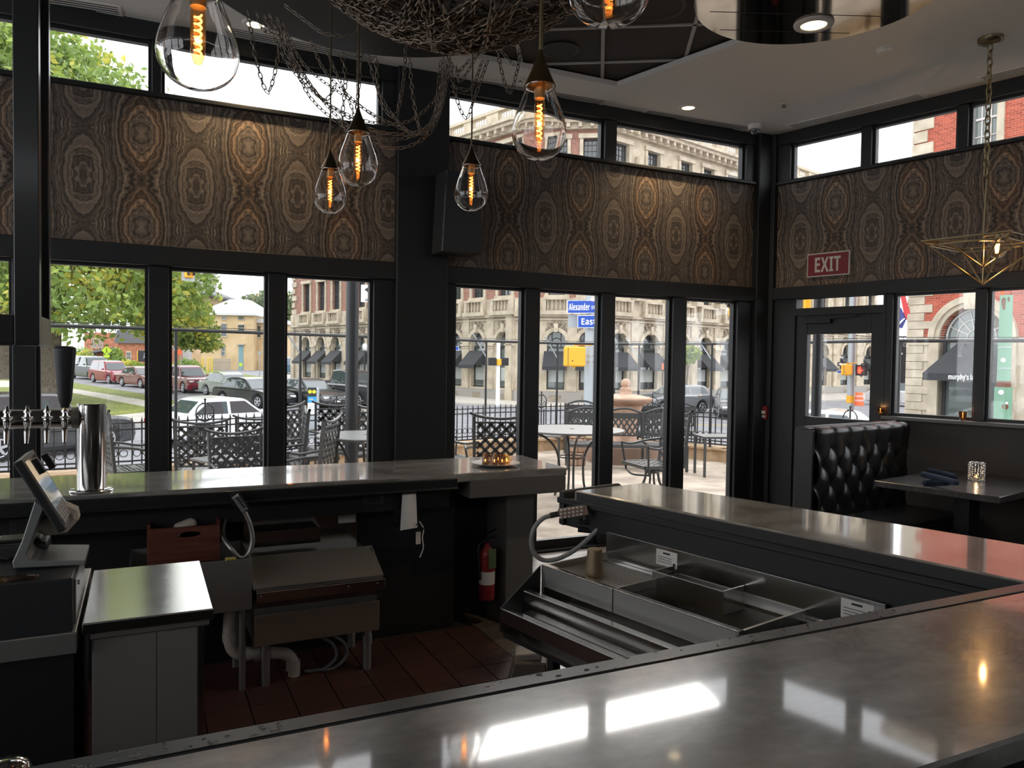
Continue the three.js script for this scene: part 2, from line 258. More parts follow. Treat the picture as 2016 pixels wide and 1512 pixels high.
// floor: dark bed, quarry tiles behind the bar, wood-look planks by the windows
{
  const s = new THREE.Shape([[UL, ZW], [CORNER.x, ZW], [sideEnd.x, sideEnd.z], [sideEnd.x, farZ], [UL, farZ]].map(([x, z]) => new THREE.Vector2(x, -z)));
  const g = extrude(s, 0.2); g.rotateX(-Math.PI / 2); g.translate(0, -0.206, 0);
  const floor = struct(mesh('floor', g, M.grout), 'red quarry tiles behind the bar and grey plank tiles by the windows');
  const q = 0.2, qx1 = 1.86, tileGeo = plain(bounds(-q / 2 + 0.003, q / 2 - 0.003, -0.006, 0.004, -q / 2 + 0.003, q / 2 - 0.003, 0.002));
  for (let i = 0; i < 14; i++) for (let j = 0; j < 17; j++) { const m = new THREE.Mesh(tileGeo, M.quarry[(rnd() * 3) | 0]); m.name = 'quarry_tile'; m.position.set(qx1 - q * (i + 0.5), 0, -0.95 - q * (j + 0.5)); m.rotation.set(rnd(-0.003, 0.003), 0, rnd(-0.003, 0.003)); m.castShadow = m.receiveShadow = true; floor.add(m); }
  const pw = 0.155, pl = 0.92, pg = plain(bounds(-pl / 2 + 0.002, pl / 2 - 0.002, -0.006, 0.004, -pw / 2 + 0.002, pw / 2 - 0.002, 0.0015));
  for (let j = 0; j < 19; j++) for (let i = 0; i < 6; i++) {           // planks lie across the way out
    const z = ZW + 0.06 + pw * (j + 0.5), xe = qx1 + pl * (i + 1) - (j % 3) * 0.3, xs = Math.max(qx1, xe - pl); if (z > -2.7 || xe > CORNER.x + 0.6 || xe - xs < 0.08) continue;
    const m = new THREE.Mesh(pg, M.plank[(rnd() * 3) | 0]); m.name = 'floor_plank'; m.position.set((xs + xe) / 2, 0, z); m.scale.x = (xe - xs) / pl; m.castShadow = m.receiveShadow = true; floor.add(m);
  }
}
// ceiling: light border round a recess of dark tiles
const cy = (px, py, y = CEIL) => onY(px, py, y);
{
  const K = cy(1215, 170), side = (z) => K.x + (z - K.z) * SIDE.x / SIDE.z;
  const out = [[UL, ZW - 0.05], [CORNER.x + 0.05, ZW - 0.05], [sideEnd.x + 0.15, sideEnd.z], [sideEnd.x + 0.15, farZ], [UL, farZ]], hole = [[K.x, K.z], [-4, K.z], [-4, 2.8], [side(2.8), 2.8]];
  const g = extrude(out.map(([x, z]) => [x, -z]), 0.04, 0, [hole.map(([x, z]) => [x, -z])]); g.rotateX(-Math.PI / 2); g.translate(0, CEIL, 0);
  const c = struct(mesh('ceiling', g, M.ceiling), 'pale ceiling border round a recess of dark square tiles');
  { const sl = extrude([[UL - 0.2, ZW - 0.15], [CORNER.x + 0.2, ZW - 0.15], [sideEnd.x + 0.2, sideEnd.z], [sideEnd.x + 0.2, farZ + 0.2], [UL - 0.2, farZ + 0.2]].map(([x, z]) => [x, -z]), 0.13); sl.rotateX(-Math.PI / 2); sl.translate(0, CEIL + 0.12, 0); mesh('ceiling_slab', sl, M.darkWall, c); }
  mesh('ceiling_edge', [bounds(UL, CORNER.x + 0.1, CEIL + 0.02, CEIL + 0.14, ZW - 0.12, ZW + 0.02), bar(sideP(-0.1, CEIL + 0.08, -0.05), sideP(SEND, CEIL + 0.08, -0.05), 0.14, 0.12)], M.ceiling, c);
  const A = onY(1028, 127.5, CEIL + 0.05), B = onY(1188, 123, CEIL + 0.05), D = onY(1011.8, 61, CEIL + 0.05);
  const ux = B.clone().sub(A), s = (ux.length() + D.clone().sub(A).length()) / 2; ux.normalize(); const uz = V3(ux.z, 0, -ux.x); if (uz.dot(D.clone().sub(A)) < 0) uz.negate();
  const tg = plain(bounds(-s / 2 + 0.006, s / 2 - 0.006, 0, 0.018, -s / 2 + 0.006, s / 2 - 0.006, 0.002)), yaw = Math.atan2(-ux.z, ux.x), bars = [];
  for (let i = -12; i < 14; i++) for (let j = -12; j < 16; j++) {
    const p = A.clone().addScaledVector(ux, s * (i + 0.5)).addScaledVector(uz, s * (j + 0.5));
    if (p.z < K.z - 0.5 || p.z > 3 || p.x < -4.4 || p.x > side(p.z) + 0.5) continue;
    const m = new THREE.Mesh(tg, M.ceilTile); m.name = 'ceiling_tile'; m.position.set(p.x, CEIL + 0.056, p.z); m.rotation.y = yaw; m.castShadow = m.receiveShadow = true; c.add(m);
    bars.push(bar(A.clone().addScaledVector(ux, s * i).addScaledVector(uz, s * j).setY(CEIL + 0.05), A.clone().addScaledVector(ux, s * (i + 1)).addScaledVector(uz, s * j).setY(CEIL + 0.05), 0.026, 0.01), bar(A.clone().addScaledVector(ux, s * i).addScaledVector(uz, s * j).setY(CEIL + 0.05), A.clone().addScaledVector(ux, s * i).addScaledVector(uz, s * (j + 1)).setY(CEIL + 0.05), 0.026, 0.01));
  }
  mesh('ceiling_grid', bars, M.grid, c);
}
// slot air vents along the walls
[[[60, -6], [240, 22], 'ceiling slot vent above the oak side of the street front'], [[450, 60], [742, 117], 'long ceiling slot vent behind the chain chandelier'], [[925, 160], [1190, 202], 'ceiling slot vent right of the middle column'], [[1266, 220], [1474, 254], 'ceiling slot vent next to the corner security camera'], [[1556, 250], [1820, 187], 'ceiling slot vent above the exit sign wall'], [[1930, 157], [2140, 106], 'ceiling slot vent beside the brass pendant chain']].forEach(([a, b, label], i) => {
  const A = cy(...a), B = cy(...b), d = B.clone().sub(A), L = d.length();
  if (i === 0) label = 'ceiling slot vent at the hanging shelf';
  const t = thing('ceiling_vent', label, 'vent', A.clone().add(B).multiplyScalar(0.5), Math.atan2(-d.z, d.x), 'slot vents along the ceiling edge');
  mesh('vent_frame', [bounds(-L / 2, L / 2, -0.005, 0.0, -0.08, -0.062), bounds(-L / 2, L / 2, -0.005, 0.0, 0.062, 0.08), bounds(-L / 2, -L / 2 + 0.02, -0.005, 0, -0.062, 0.062), bounds(L / 2 - 0.02, L / 2, -0.005, 0, -0.062, 0.062)], M.white, t);
  mesh('vent_backing', bounds(-L / 2 + 0.012, L / 2 - 0.012, -0.002, 0, -0.062, 0.062), M.black, t);
  for (const z of [-0.035, 0, 0.035]) mesh('slat', bounds(-L / 2 + 0.02, L / 2 - 0.02, -0.005, -0.002, z - 0.006, z + 0.006), M.white, t);
});
// two round lacquered ceiling discs
{
  const yD = 3.2, k = (yD - EYE) / (3.7 - EYE);
  const a = thing('ceiling_disc', 'round glossy lacquered ceiling disc with plank seams reflecting the windows', 'ceiling panel', [3.377 * k, yD, -3.174 * k]);
  const R = 0.669 * k; mesh('disc', cyl(R, R, 0.05, [0, 0.025, 0], undefined, 64), M.lacquer, a); for (const x of [-0.3, 0.3]) mesh('hanger', cyl(0.02, 0.02, CEIL - yD, [x, (CEIL - yD) / 2 + 0.05, 0]), M.black, a);
  for (const q of [-0.36, -0.18, 0, 0.18, 0.36]) mesh('seam', bar([Math.sqrt(R * R - q * q) * 0.95 * 0.9, -0.0004, q], [-Math.sqrt(R * R - q * q) * 0.95 * 0.9, -0.0004, q], 0.004, 0.001), M.black, a);
  a.rotation.y = rad(-24);
  const y2 = 3.75, k2 = (y2 - EYE) / (3.8 - EYE);
  const b = thing('ceiling_disc', 'large matt black round ceiling disc over the chain chandelier', 'ceiling panel', [1.275 * k2, y2, -4.351 * k2]);
  mesh('disc', cyl(1.078 * k2, 1.078 * k2, 0.05, [0, 0.025, 0], undefined, 72), M.darkSoffit, b); for (const x of [-0.4, 0.4]) mesh('hanger', cyl(0.02, 0.02, 0.14, [x, 0.11, 0]), M.black, b);
}
// recessed downlights, speakers, detectors, camera
function downlight(p, label, power = 2.2) {
  const t = thing('downlight', label, 'light', p, 0, 'recessed downlights');
  mesh('trim_ring', lathe([[0.055, -0.002], [0.06, -0.012], [0.085, -0.008], [0.088, 0]], [0, 0, 0], 28), M.white, t); mesh('lens', cyl(0.055, 0.055, 0.004, [0, -0.004, 0], undefined, 24), M.downGlow, t);
  const l = new THREE.SpotLight(lin(1, 0.75, 0.45), power, 0, 1.1, 0.6, 2); l.position.set(0, -0.03, 0); l.target.position.set(0, -2, 0); l.castShadow = true; l.shadow.radius = 2; l.name = 'lamp_light'; t.add(l, l.target);
}
downlight(cy(503, 47), 'lit recessed downlight beside the big teardrop bulb'); downlight(cy(1355, 211), 'lit recessed downlight by the slot vent in the pale ceiling');
{ const d = onY(1602, 46, 3.2); downlight(d.setY(3.198), 'lit recessed downlight set in the glossy ceiling disc', 2); }
function ceilingRing(p, label, r) { const t = thing('ceiling_speaker', label, 'speaker', p, 0, 'round ceiling speakers'); mesh('grille', cyl(r * 0.88, r * 0.88, 0.006, [0, -0.003, 0], undefined, 32), M.ceilTile, t); mesh('rim', torus(r * 0.93, r * 0.06, [0, -0.003, 0], [Math.PI / 2, 0, 0], 36), M.brownWall, t); }
ceilingRing(onY(1103, 97, CEIL + 0.05), 'round dark speaker in a ceiling tile near the brass capped bulb', 0.14); ceilingRing(onY(1290, 12, CEIL + 0.05), 'round dark speaker in the tiles behind the largest amber bulb', 0.2);
{
  let t = thing('smoke_detector', 'small white round smoke detector on the pale ceiling', 'detector', cy(1742, 96)); mesh('base', cyl(0.06, 0.065, 0.012, [0, -0.006, 0], undefined, 24), M.white, t); mesh('cap', lathe([[0, -0.036], [0.035, -0.034], [0.052, -0.022], [0.055, -0.012]], [0, 0, 0], 24), M.white, t);
  t = thing('ceiling_sprinkler', 'small white sprinkler plate on the ceiling by the vent', 'sprinkler', cy(1543, 205)); mesh('plate', cyl(0.04, 0.045, 0.008, [0, -0.004, 0], undefined, 20), M.white, t); mesh('head', cyl(0.012, 0.02, 0.02, [0, -0.018, 0]), M.steelDull, t);
  t = thing('ceiling_sprinkler', 'small white sprinkler plate near the brass capped bulb', 'sprinkler', cy(1024, 157)); mesh('plate', cyl(0.04, 0.045, 0.008, [0, -0.004, 0], undefined, 20), M.white, t); mesh('head', cyl(0.012, 0.02, 0.02, [0, -0.018, 0]), M.steelDull, t);
  t = thing('security_camera', 'white dome security camera in the ceiling corner', 'camera', cy(1486, 246)); mesh('housing', lathe([[0.0, -0.04], [0.05, -0.045], [0.062, -0.03], [0.065, 0]], [0, 0, 0], 24), M.white, t); mesh('dome', ball(0.045, [0, -0.045, 0], 18), phys(lin(0.1, 0.1, 0.11), 0.06, { clearcoat: 1 }), t);
}
// exit sign, fire alarm pull, wall speaker
{
  const a = sideU(1592, 524), b = sideU(1676, 518), w = b - a, y0 = sideY(1634, 544), y1 = sideY(1634, 497), h = y1 - y0;
  const t = thing('exit_sign', 'dark red EXIT sign with pale letters on the wallpaper', 'sign', sideP((a + b) / 2, (y0 + y1) / 2, 0), SIDE_TURN);
  mesh('housing', bounds(-w / 2, w / 2, -h / 2, h / 2, 0.002, 0.03, 0.004), M.labelWhite, t); mesh('face', bounds(-w / 2 + 0.012, w / 2 - 0.012, -h / 2 + 0.012, h / 2 - 0.012, 0.028, 0.033), M.exitRed, t);
  const g = text('EXIT', h * 0.62, 0.004, w * 0.6); g.translate(0, 0, 0.032); mesh('lettering', g, M.labelWhite, t);
  const f = thing('fire_alarm_pull', 'small red fire alarm pull station by the corner column', 'alarm', sideP(0.055, sideY(1515, 812), 0.06), SIDE_TURN);
  mesh('body', rbox(0.075, 0.13, 0.04, 0.006, [0, 0, 0.02]), M.red, f); mesh('pull_bar', rbox(0.055, 0.03, 0.012, 0.004, [0, 0.005, 0.046]), M.labelWhite, f); mesh('plate', rbox(0.05, 0.02, 0.006, 0.002, [0, -0.035, 0.042]), M.labelWhite, f);
  const sx0 = frontU(868, 480), sx1 = frontU(944, 480), zf = 0.09;
  const sY0 = onZ(900, 497, ZW + 0.3).y, s = thing('wall_speaker', 'black loudspeaker box mounted on the middle column', 'speaker', [frontU(905, 420) * 0.955, sY0, ZW + 0.08]);
  mesh('cabinet', extrude([[-0.16, 0], [0.16, 0], [0.18, 0.02], [0.15, 0.62], [-0.13, 0.62]], 0.22, 0.008), M.plastic, s); mesh('badge', rbox(0.05, 0.01, 0.004, 0.002, [0, 0.05, 0.222]), M.labelWhite, s); mesh('grille', rbox(0.27, 0.5, 0.01, 0.004, [0, 0.34, 0.221]), M.black, s);
  mesh('bracket', [bounds(-0.04, 0.04, 0.24, 0.36, -0.02, 0.02), rod([0.0, 0.3, 0], [0, 0.3, 0.05], 0.02)], M.frame, s);
}
// ---------------------------------------------------------------- the bar
const slab = (pts, y0, y1, bevel = 0.004) => { const g = extrude(pts.map(([x, z]) => [x, -z]), y1 - y0 - 2 * bevel, bevel); g.rotateX(-Math.PI / 2); g.translate(0, y0 + bevel, 0); return g; };
const XZ = (p) => [p.x, p.z];
const zNear = onY(500, 956, BAR).z, zFar = onY(600, 915, BAR).z, endX = onY(1105, 918, BAR).x, slabX = onY(931, 933, BAR).x, zEnd = onY(1000, 927, BAR).z;
{ // long bar counter by the windows
  const t = thing('bar_counter', 'long grey concrete bar counter along the street windows with a thick end slab', 'bar');
  mesh('counter_top', slab([[-4.2, zFar], [endX + 0.02, zFar], [endX, zEnd], [slabX, zEnd], [slabX - 0.1, zNear], [-4.2, zNear]], BAR - 0.05, BAR, 0.006), M.concrete, t);
  mesh('end_slab', slab([[slabX, zFar + 0.02], [endX + 0.01, zFar + 0.02], [endX - 0.003, zEnd - 0.002], [slabX, zEnd - 0.002]], BAR - 0.15, BAR - 0.048, 0.004), M.concreteSide, t);
  mesh('drip_rail', [bounds(-4.2, slabX - 0.09, BAR - 0.075, BAR - 0.02, zNear - 0.1, zNear + 0.012, 0.006), bounds(-4.2, slabX - 0.09, BAR - 0.082, BAR - 0.07, zNear - 0.05, zNear + 0.03, 0.004)], M.blackGloss, t);
  mesh('die_wall', bounds(-4.2, slabX + 0.04, 0.0, BAR - 0.05, zNear - 0.42, zNear - 0.36), M.darkWall, t);
  mesh('front_wall', bounds(-4.2, slabX + 0.04, 0.0, BAR - 0.05, zFar + 0.16, zFar + 0.2), M.darkWall, t);
  mesh('fascia', bounds(-4.2, slabX - 0.1, BAR - 0.2, BAR - 0.075, zNear - 0.16, zNear - 0.1), M.black, t);
  const pz = zEnd - 0.2, p0 = onZ(997, 1050, pz).x, p1 = onZ(1050, 1050, pz).x;
  mesh('end_panel', bounds(p0, p1, 0, BAR - 0.15, zFar + 0.06, pz, 0.004), M.concreteSide, t);
  mesh('kick_board', bounds(slabX + 0.04, p0, 0.0, BAR - 0.15, zFar + 0.12, zFar + 0.16), M.darkWall, t);
}
const zIn = onY(1200, 1300, BAR).z, zOut = onY(1930, 1476, BAR).z;
const rA = onY(1097, 980, BAR - 0.05), rB = onY(1917, 1159, BAR - 0.05), rDir = rB.clone().sub(rA).normalize();
const eN = V3(-rDir.z, 0, rDir.x).negate(); if (eN.x < 0) eN.negate();  // from the station towards the guests' side
{ // right bar
  const t = thing('bar_counter', 'angled concrete bar counter beside the booth with a sunken black rail', 'bar');
  const far0 = onY(1268, 950, BAR), nearA = onY(1132, 966, BAR), far1 = onY(2016, 1072, BAR), n1 = onY(1200, 978, BAR), n2 = onY(2010, 1143, BAR);
  const fd = far1.clone().sub(far0), nd = n2.clone().sub(n1), fe = far0.clone().addScaledVector(fd, (zIn - far0.z) / fd.z), ne = n1.clone().addScaledVector(nd, (zIn - n1.z) / nd.z);
  mesh('counter_top', slab([XZ(far0), XZ(fe), XZ(ne), XZ(n1), XZ(nearA)], BAR - 0.055, BAR, 0.006), M.concrete, t);
  const back = (p, k) => [p.x + eN.x * k, p.z + eN.z * k], re = rA.clone().addScaledVector(rDir, (zIn + 0.05 - rA.z) / rDir.z);
  mesh('drink_rail', [slab([XZ(rA), XZ(re), back(re, 0.12), back(rA, 0.12)], BAR - 0.075, BAR - 0.05, 0.004), slab([XZ(rA), XZ(re), back(re, 0.014), back(rA, 0.014)], BAR - 0.06, BAR - 0.044, 0.004)], M.black, t); { const nn = nd.clone().normalize(), e = 0.006; mesh('counter_edge', bar(n1.clone().lerp(nearA, 0.9).setY(BAR - 0.03).addScaledVector(eN, -e), ne.clone().setY(BAR - 0.03).addScaledVector(eN, -e), 0.012, 0.052), M.black, t); }
  mesh('fascia', [slab([back(rA, 0.03), back(re, 0.03), back(re, 0.06), back(rA, 0.06)], BAR - 0.19, BAR - 0.074, 0.003), slab([back(rA, 0.015), back(rA.clone().addScaledVector(rDir, 0.035), 0.015), back(rA.clone().addScaledVector(rDir, 0.035), 0.44), back(rA, 0.44)], BAR - 0.19, BAR - 0.012, 0.008)], M.black, t);
  mesh('die_wall', slab([back(rA.clone().addScaledVector(rDir, 0.18), 0.2), back(re, 0.2), back(re, 0.24), back(rA.clone().addScaledVector(rDir, 0.18), 0.24)], 0, BAR - 0.055, 0.002), M.darkWall, t);
  mesh('guest_wall', slab([back(rA.clone().addScaledVector(rDir, 0.18), 0.3), back(re, 0.3), back(re, 0.33), back(rA.clone().addScaledVector(rDir, 0.18), 0.33)], 0, BAR - 0.055, 0.002), M.darkWall, t);
}
{ // near bar
  const t = thing('bar_counter', 'wide polished concrete bar counter with a wet black inner edge', 'bar');
  mesh('counter_top', slab([[-2.4, zIn + 0.05], [3.6, zIn + 0.05], [3.6, zOut], [-2.4, zOut]], BAR - 0.05, BAR, 0.006), M.concrete, t);
  mesh('edge_trim', bounds(-2.4, onY(2010, 1143, BAR).x + 0.02, BAR - 0.06, BAR + 0.003, zIn, zIn + 0.052, 0.005), M.blackGloss, t);
  mesh('counter_return', bounds(onY(2010, 1143, BAR).x + 0.02, 3.6, BAR - 0.05, BAR, zIn, zIn + 0.05, 0.004), M.concrete, t);
  mesh('die_wall', bounds(-2.4, 3.2, 0, BAR - 0.05, zIn + 0.16, zOut - 0.2), M.darkWall, t);
  const drops = []; for (let i = 0; i < 110; i++) { const k = i < 70 ? rnd(-0.1, 1.95) : (i < 92 ? rnd(1.35, 1.95) : rnd(-0.1, 0.25)), r = rnd(0.0015, 0.004); drops.push(put(new THREE.SphereGeometry(r, 7, 5), [k, BAR + 0.0035, zIn + 0.006 + rnd() * 0.042], [0, 0, 0], [rnd(0.8, 2.2), 0.45, 1])); }
  const w = mesh('water_drops', drops, phys(lin(1, 1, 1), 0.02, { transmission: 1, thickness: 0.002, ior: 1.33 }), t); w.userData.kind = 'stuff';
}
// steel cabinet with drip top, cash drawer counter and touch screen till
const cabY = 0.86, c0 = onY(160, 1232, cabY), c1 = onY(420, 1195, cabY), cBack = onY(300, 1112, cabY).z, cFront = (c0.z + c1.z) / 2;
{
  const t = thing('steel_cabinet', 'stainless steel back bar cabinet with a polished flat top', 'cabinet', [(c0.x + c1.x) / 2, 0, cFront]);
  const w = (c1.x - c0.x) / 2, d = cBack - cFront;
  mesh('cabinet_top', bounds(-w, w, cabY - 0.035, cabY, d, 0, 0.004), M.steel, t); mesh('top_moulding', bounds(-w + 0.02, w - 0.012, cabY - 0.055, cabY - 0.034, d + 0.02, -0.012, 0.004), M.steelDull, t);
  mesh('body', bounds(-w + 0.024, w - 0.03, 0.04, cabY - 0.055, d + 0.03, -0.03, 0.004), M.cabSteel, t); mesh('front_panel', bounds(-w + 0.03, 0.018, 0.06, cabY - 0.062, -0.031, -0.027, 0.001), M.cabSteel, t); mesh('front_panel', bounds(0.022, w - 0.046, 0.06, cabY - 0.062, -0.031, -0.027, 0.001), M.cabSteel, t); mesh('corner_trim', bounds(w - 0.045, w - 0.026, 0.04, cabY - 0.058, -0.034, -0.026, 0.002), M.steel, t); mesh('plinth', bounds(-w + 0.04, w - 0.05, 0, 0.04, d + 0.05, -0.05), M.black, t);
  const zf = cFront + 0.02, ct = onZ(100, 1250, zf).y, cb = onZ(100, 1294, zf).y, xr = c0.x - 0.012;
  const b = thing('back_bar_counter', 'low black back bar counter with a steel front edge under the cash drawer', 'counter');
  mesh('counter_top', bounds(-2.6, xr, cb, ct, cBack - 0.1, zf, 0.004), M.steelDull, b); mesh('cupboard', bounds(-2.6, xr - 0.01, 0.0, cb, cBack - 0.1, zf - 0.03), M.black, b);
  const dt = onZ(140, 1138, zf - 0.01).y, dr = thing('cash_drawer', 'black cash drawer box on the steel edged back bar', 'cash drawer', [xr - 0.3, ct, zf - 0.01]);
  mesh('drawer_body', bounds(-0.3, 0.29, 0, dt - ct, -0.42, 0, 0.004), M.plastic, dr); mesh('drawer_front', bounds(0.282, 0.297, 0.01, dt - ct - 0.012, -0.4, -0.03, 0.003), M.greyPlastic, dr); mesh('lock', put(new THREE.CylinderGeometry(0.007, 0.007, 0.006, 12), [0.299, dt - ct - 0.04, -0.1], [0, 0, Math.PI / 2]), M.chrome, dr);
  // till
  const zn = zf - 0.12, zb = -0.24, P = (px, py) => { const q = onZ(px, py, zn); return [q.x, q.y]; };
  const o = P(100, 1118), till = thing('till_terminal', 'black touch screen till tilted on a curved grey stand', 'till', [o[0], dt, zn]);
  const L = (px, py) => { const q = P(px, py); return [q[0] - o[0], Math.max(0.001, q[1] - dt)]; };
  const ex = (pts, d, b) => { const g = extrude(pts, d, b); g.translate(0, 0, -d); return g; };
  const a0 = L(34, 909), a1 = L(123, 1046), dx = a1[0] - a0[0], dy = a1[1] - a0[1], l = Math.hypot(dx, dy), nx = -dy / l, ny = dx / l, off = (p, k) => [p[0] + nx * k, p[1] + ny * k];
  const sc = mesh('screen_housing', ex([off(a0, -0.012), off(a1, -0.012), off(a1, 0.012), off(a0, 0.012)], 0.27, 0.004), M.plastic, till);
  const in0 = [a0[0] + dx * 0.05, a0[1] + dy * 0.05], in1 = [a1[0] - dx * 0.05, a1[1] - dy * 0.05], gl = ex([off(in0, 0.0105), off(in1, 0.0105), off(in1, 0.0135), off(in0, 0.0135)], 0.235); gl.translate(0, 0, -0.017); mesh('screen', gl, phys(lin(0.012, 0.013, 0.016), 0.08, { clearcoat: 1, clearcoatRoughness: 0.03 }), sc);
  const keys = []; for (let i = 0; i < 4; i++) for (let j = 0; j < 5; j++) { const q = off([in1[0] - dx * (0.03 + i * 0.055), in1[1] - dy * (0.03 + i * 0.055)], 0.0137); keys.push(put(new THREE.BoxGeometry(0.012, 0.001, 0.03), [q[0], q[1], -0.05 - j * 0.042], [0, 0, Math.atan2(dy, dx)])); } mesh('screen_buttons', keys, M.labelWhite, sc);
  mesh('card_reader', ex([off([a0[0] + dx * 0.12, a0[1] + dy * 0.12], 0.02), off([a0[0] + dx * 0.34, a0[1] + dy * 0.34], 0.02), off([a0[0] + dx * 0.34, a0[1] + dy * 0.34], 0.04), off([a0[0] + dx * 0.12, a0[1] + dy * 0.12], 0.04)], 0.03).translate(0, 0, -0.272), M.plastic, sc);
  const st = ex([L(66, 990), L(86, 1000), L(56, 1080), L(50, 1095), L(58, 1105), L(72, 1109), L(166, 1108), L(166, 1122), L(24, 1124), L(21, 1112), L(40, 1070)], 0.22, 0.003); st.translate(0, 0, -0.03); mesh('stand', st, M.greyPlastic, till);
  mesh('cable', tube([[-0.12, 0.02, -0.1], [-0.2, 0.05, -0.05], [-0.26, 0.012, 0.02], [-0.3, 0.012, 0.0]], 0.004), M.black, till);
  const pr = thing('receipt_printer', 'low black receipt printer behind the till', 'printer', [xr - 0.21, dt, zn - 0.2]); pr.position.z = zf - 0.36;
  mesh('printer_body', rbox(0.16, 0.05, 0.13, 0.012, [0.03, 0.026, 0]), M.plastic, pr); mesh('printer_lid', rbox(0.12, 0.012, 0.09, 0.005, [0.03, 0.055, 0]), M.blackGloss, pr);
  const pa = onZ(112, 1052, zf - 0.36), pp = single('paper_bag', toCreasedNormals(extrude([[-0.075, -0.01], [-0.03, -0.045], [0.03, -0.04], [0.065, 0.0], [0.06, 0.03], [0.025, 0.05], [-0.035, 0.02]], 0.08, 0.012), 0.3), M.paper, 'crumpled beige paper bag on the receipt printer', 'paper bag', undefined, [pa.x, dt + 0.11, pa.z - 0.04]);
  const pz = thing('pen_tray', 'small clear tray with a cable on the cash drawer edge', 'tray', [xr - 0.17, dt, zf - 0.05]); mesh('tray', [torus(0.045, 0.004, [0, 0.006, 0], [Math.PI / 2, 0, 0], 24), cyl(0.045, 0.045, 0.002, [0, 0.002, 0], undefined, 24)].map((g) => put(g, [0, 0, 0], [0, 0, 0], [1.5, 1, 0.5])), M.smokeGlass, pz); mesh('wire', tube([[-0.25, 0.006, 0.02], [-0.15, 0.012, -0.02], [-0.07, 0.006, 0.01]], 0.003), M.black, pz);
}
{ // beer tap tower
  const b = onY(181, 966, BAR), r = 0.062, top = onZ(181, 797, b.z).y - BAR, ry = onZ(80, 824, b.z).y - BAR, t = thing('beer_tap_tower', 'polished steel column beer tap tower with a horizontal pipe of taps', 'beer tap', [b.x, BAR, b.z]);
  mesh('column', [cyl(r, r, top, [0, top / 2, 0], undefined, 40), cyl(r * 0.96, r, 0.006, [0, top + 0.003, 0], undefined, 40)], M.chrome, t); mesh('base_flange', lathe([[r, 0.014], [r * 1.5, 0.01], [r * 1.55, 0], [0, 0]], [0, 0, 0], 40), M.chrome, t);
  mesh('cross_pipe', rod([-r + 0.01, ry, 0], [-1.3, ry, 0], 0.045, 28), M.steel, t); mesh('pipe_collar', rod([-r - 0.02, ry, 0], [-r + 0.012, ry, 0], 0.052, 28), M.steelDull, t);
  const tapAt = (px, handle) => {
    const x = onZ(px, 830, b.z + 0.1).x - b.x, f = mesh('tap', [rod([x, ry, 0.04], [x, ry, 0.09], 0.014), lathe([[0, -0.075], [0.009, -0.075], [0.011, -0.03], [0.016, -0.015], [0.018, 0.01], [0.012, 0.03], [0.016, 0.04], [0.008, 0.05], [0.006, 0.065], [0, 0.065]], [x, ry + 0.0, 0.1], 16), torus(0.018, 0.006, [x, ry + 0.012, 0.1], [Math.PI / 2, 0, 0], 16), put(lathe([[0.008, -0.05], [0.012, 0], [0.012, 0.02], [0, 0.02]], [0, 0, 0], 14), [x, ry - 0.055, 0.12], [-0.35, 0, 0])], M.chrome, t);
    if (handle) { const hz = 0.1, h0 = onZ(126, 803, b.z + 0.1).y - BAR, h1 = onZ(126, 681, b.z + 0.1).y - BAR, H = h1 - h0; const m = mesh('tap_handle', put(lathe([[0.0, 0], [0.016, 0], [0.02, H * 0.06], [0.027, H * 0.12], [0.03, H * 0.2], [0.046, H * 0.93], [0.046, H * 0.97], [0.03, H], [0, H]], [0, 0, 0], 24), [x, h0, hz], [0, 0, 0], [1, 1, 0.62]), M.plastic, f); mesh('ferrule', cyl(0.01, 0.013, 0.05, [x, h0 - 0.015, hz]), M.brass, f); m.userData.label = 'black tapered tap handle'; }
  };
  tapAt(128, true); for (const px of [93, 54, 14]) tapAt(px);
}
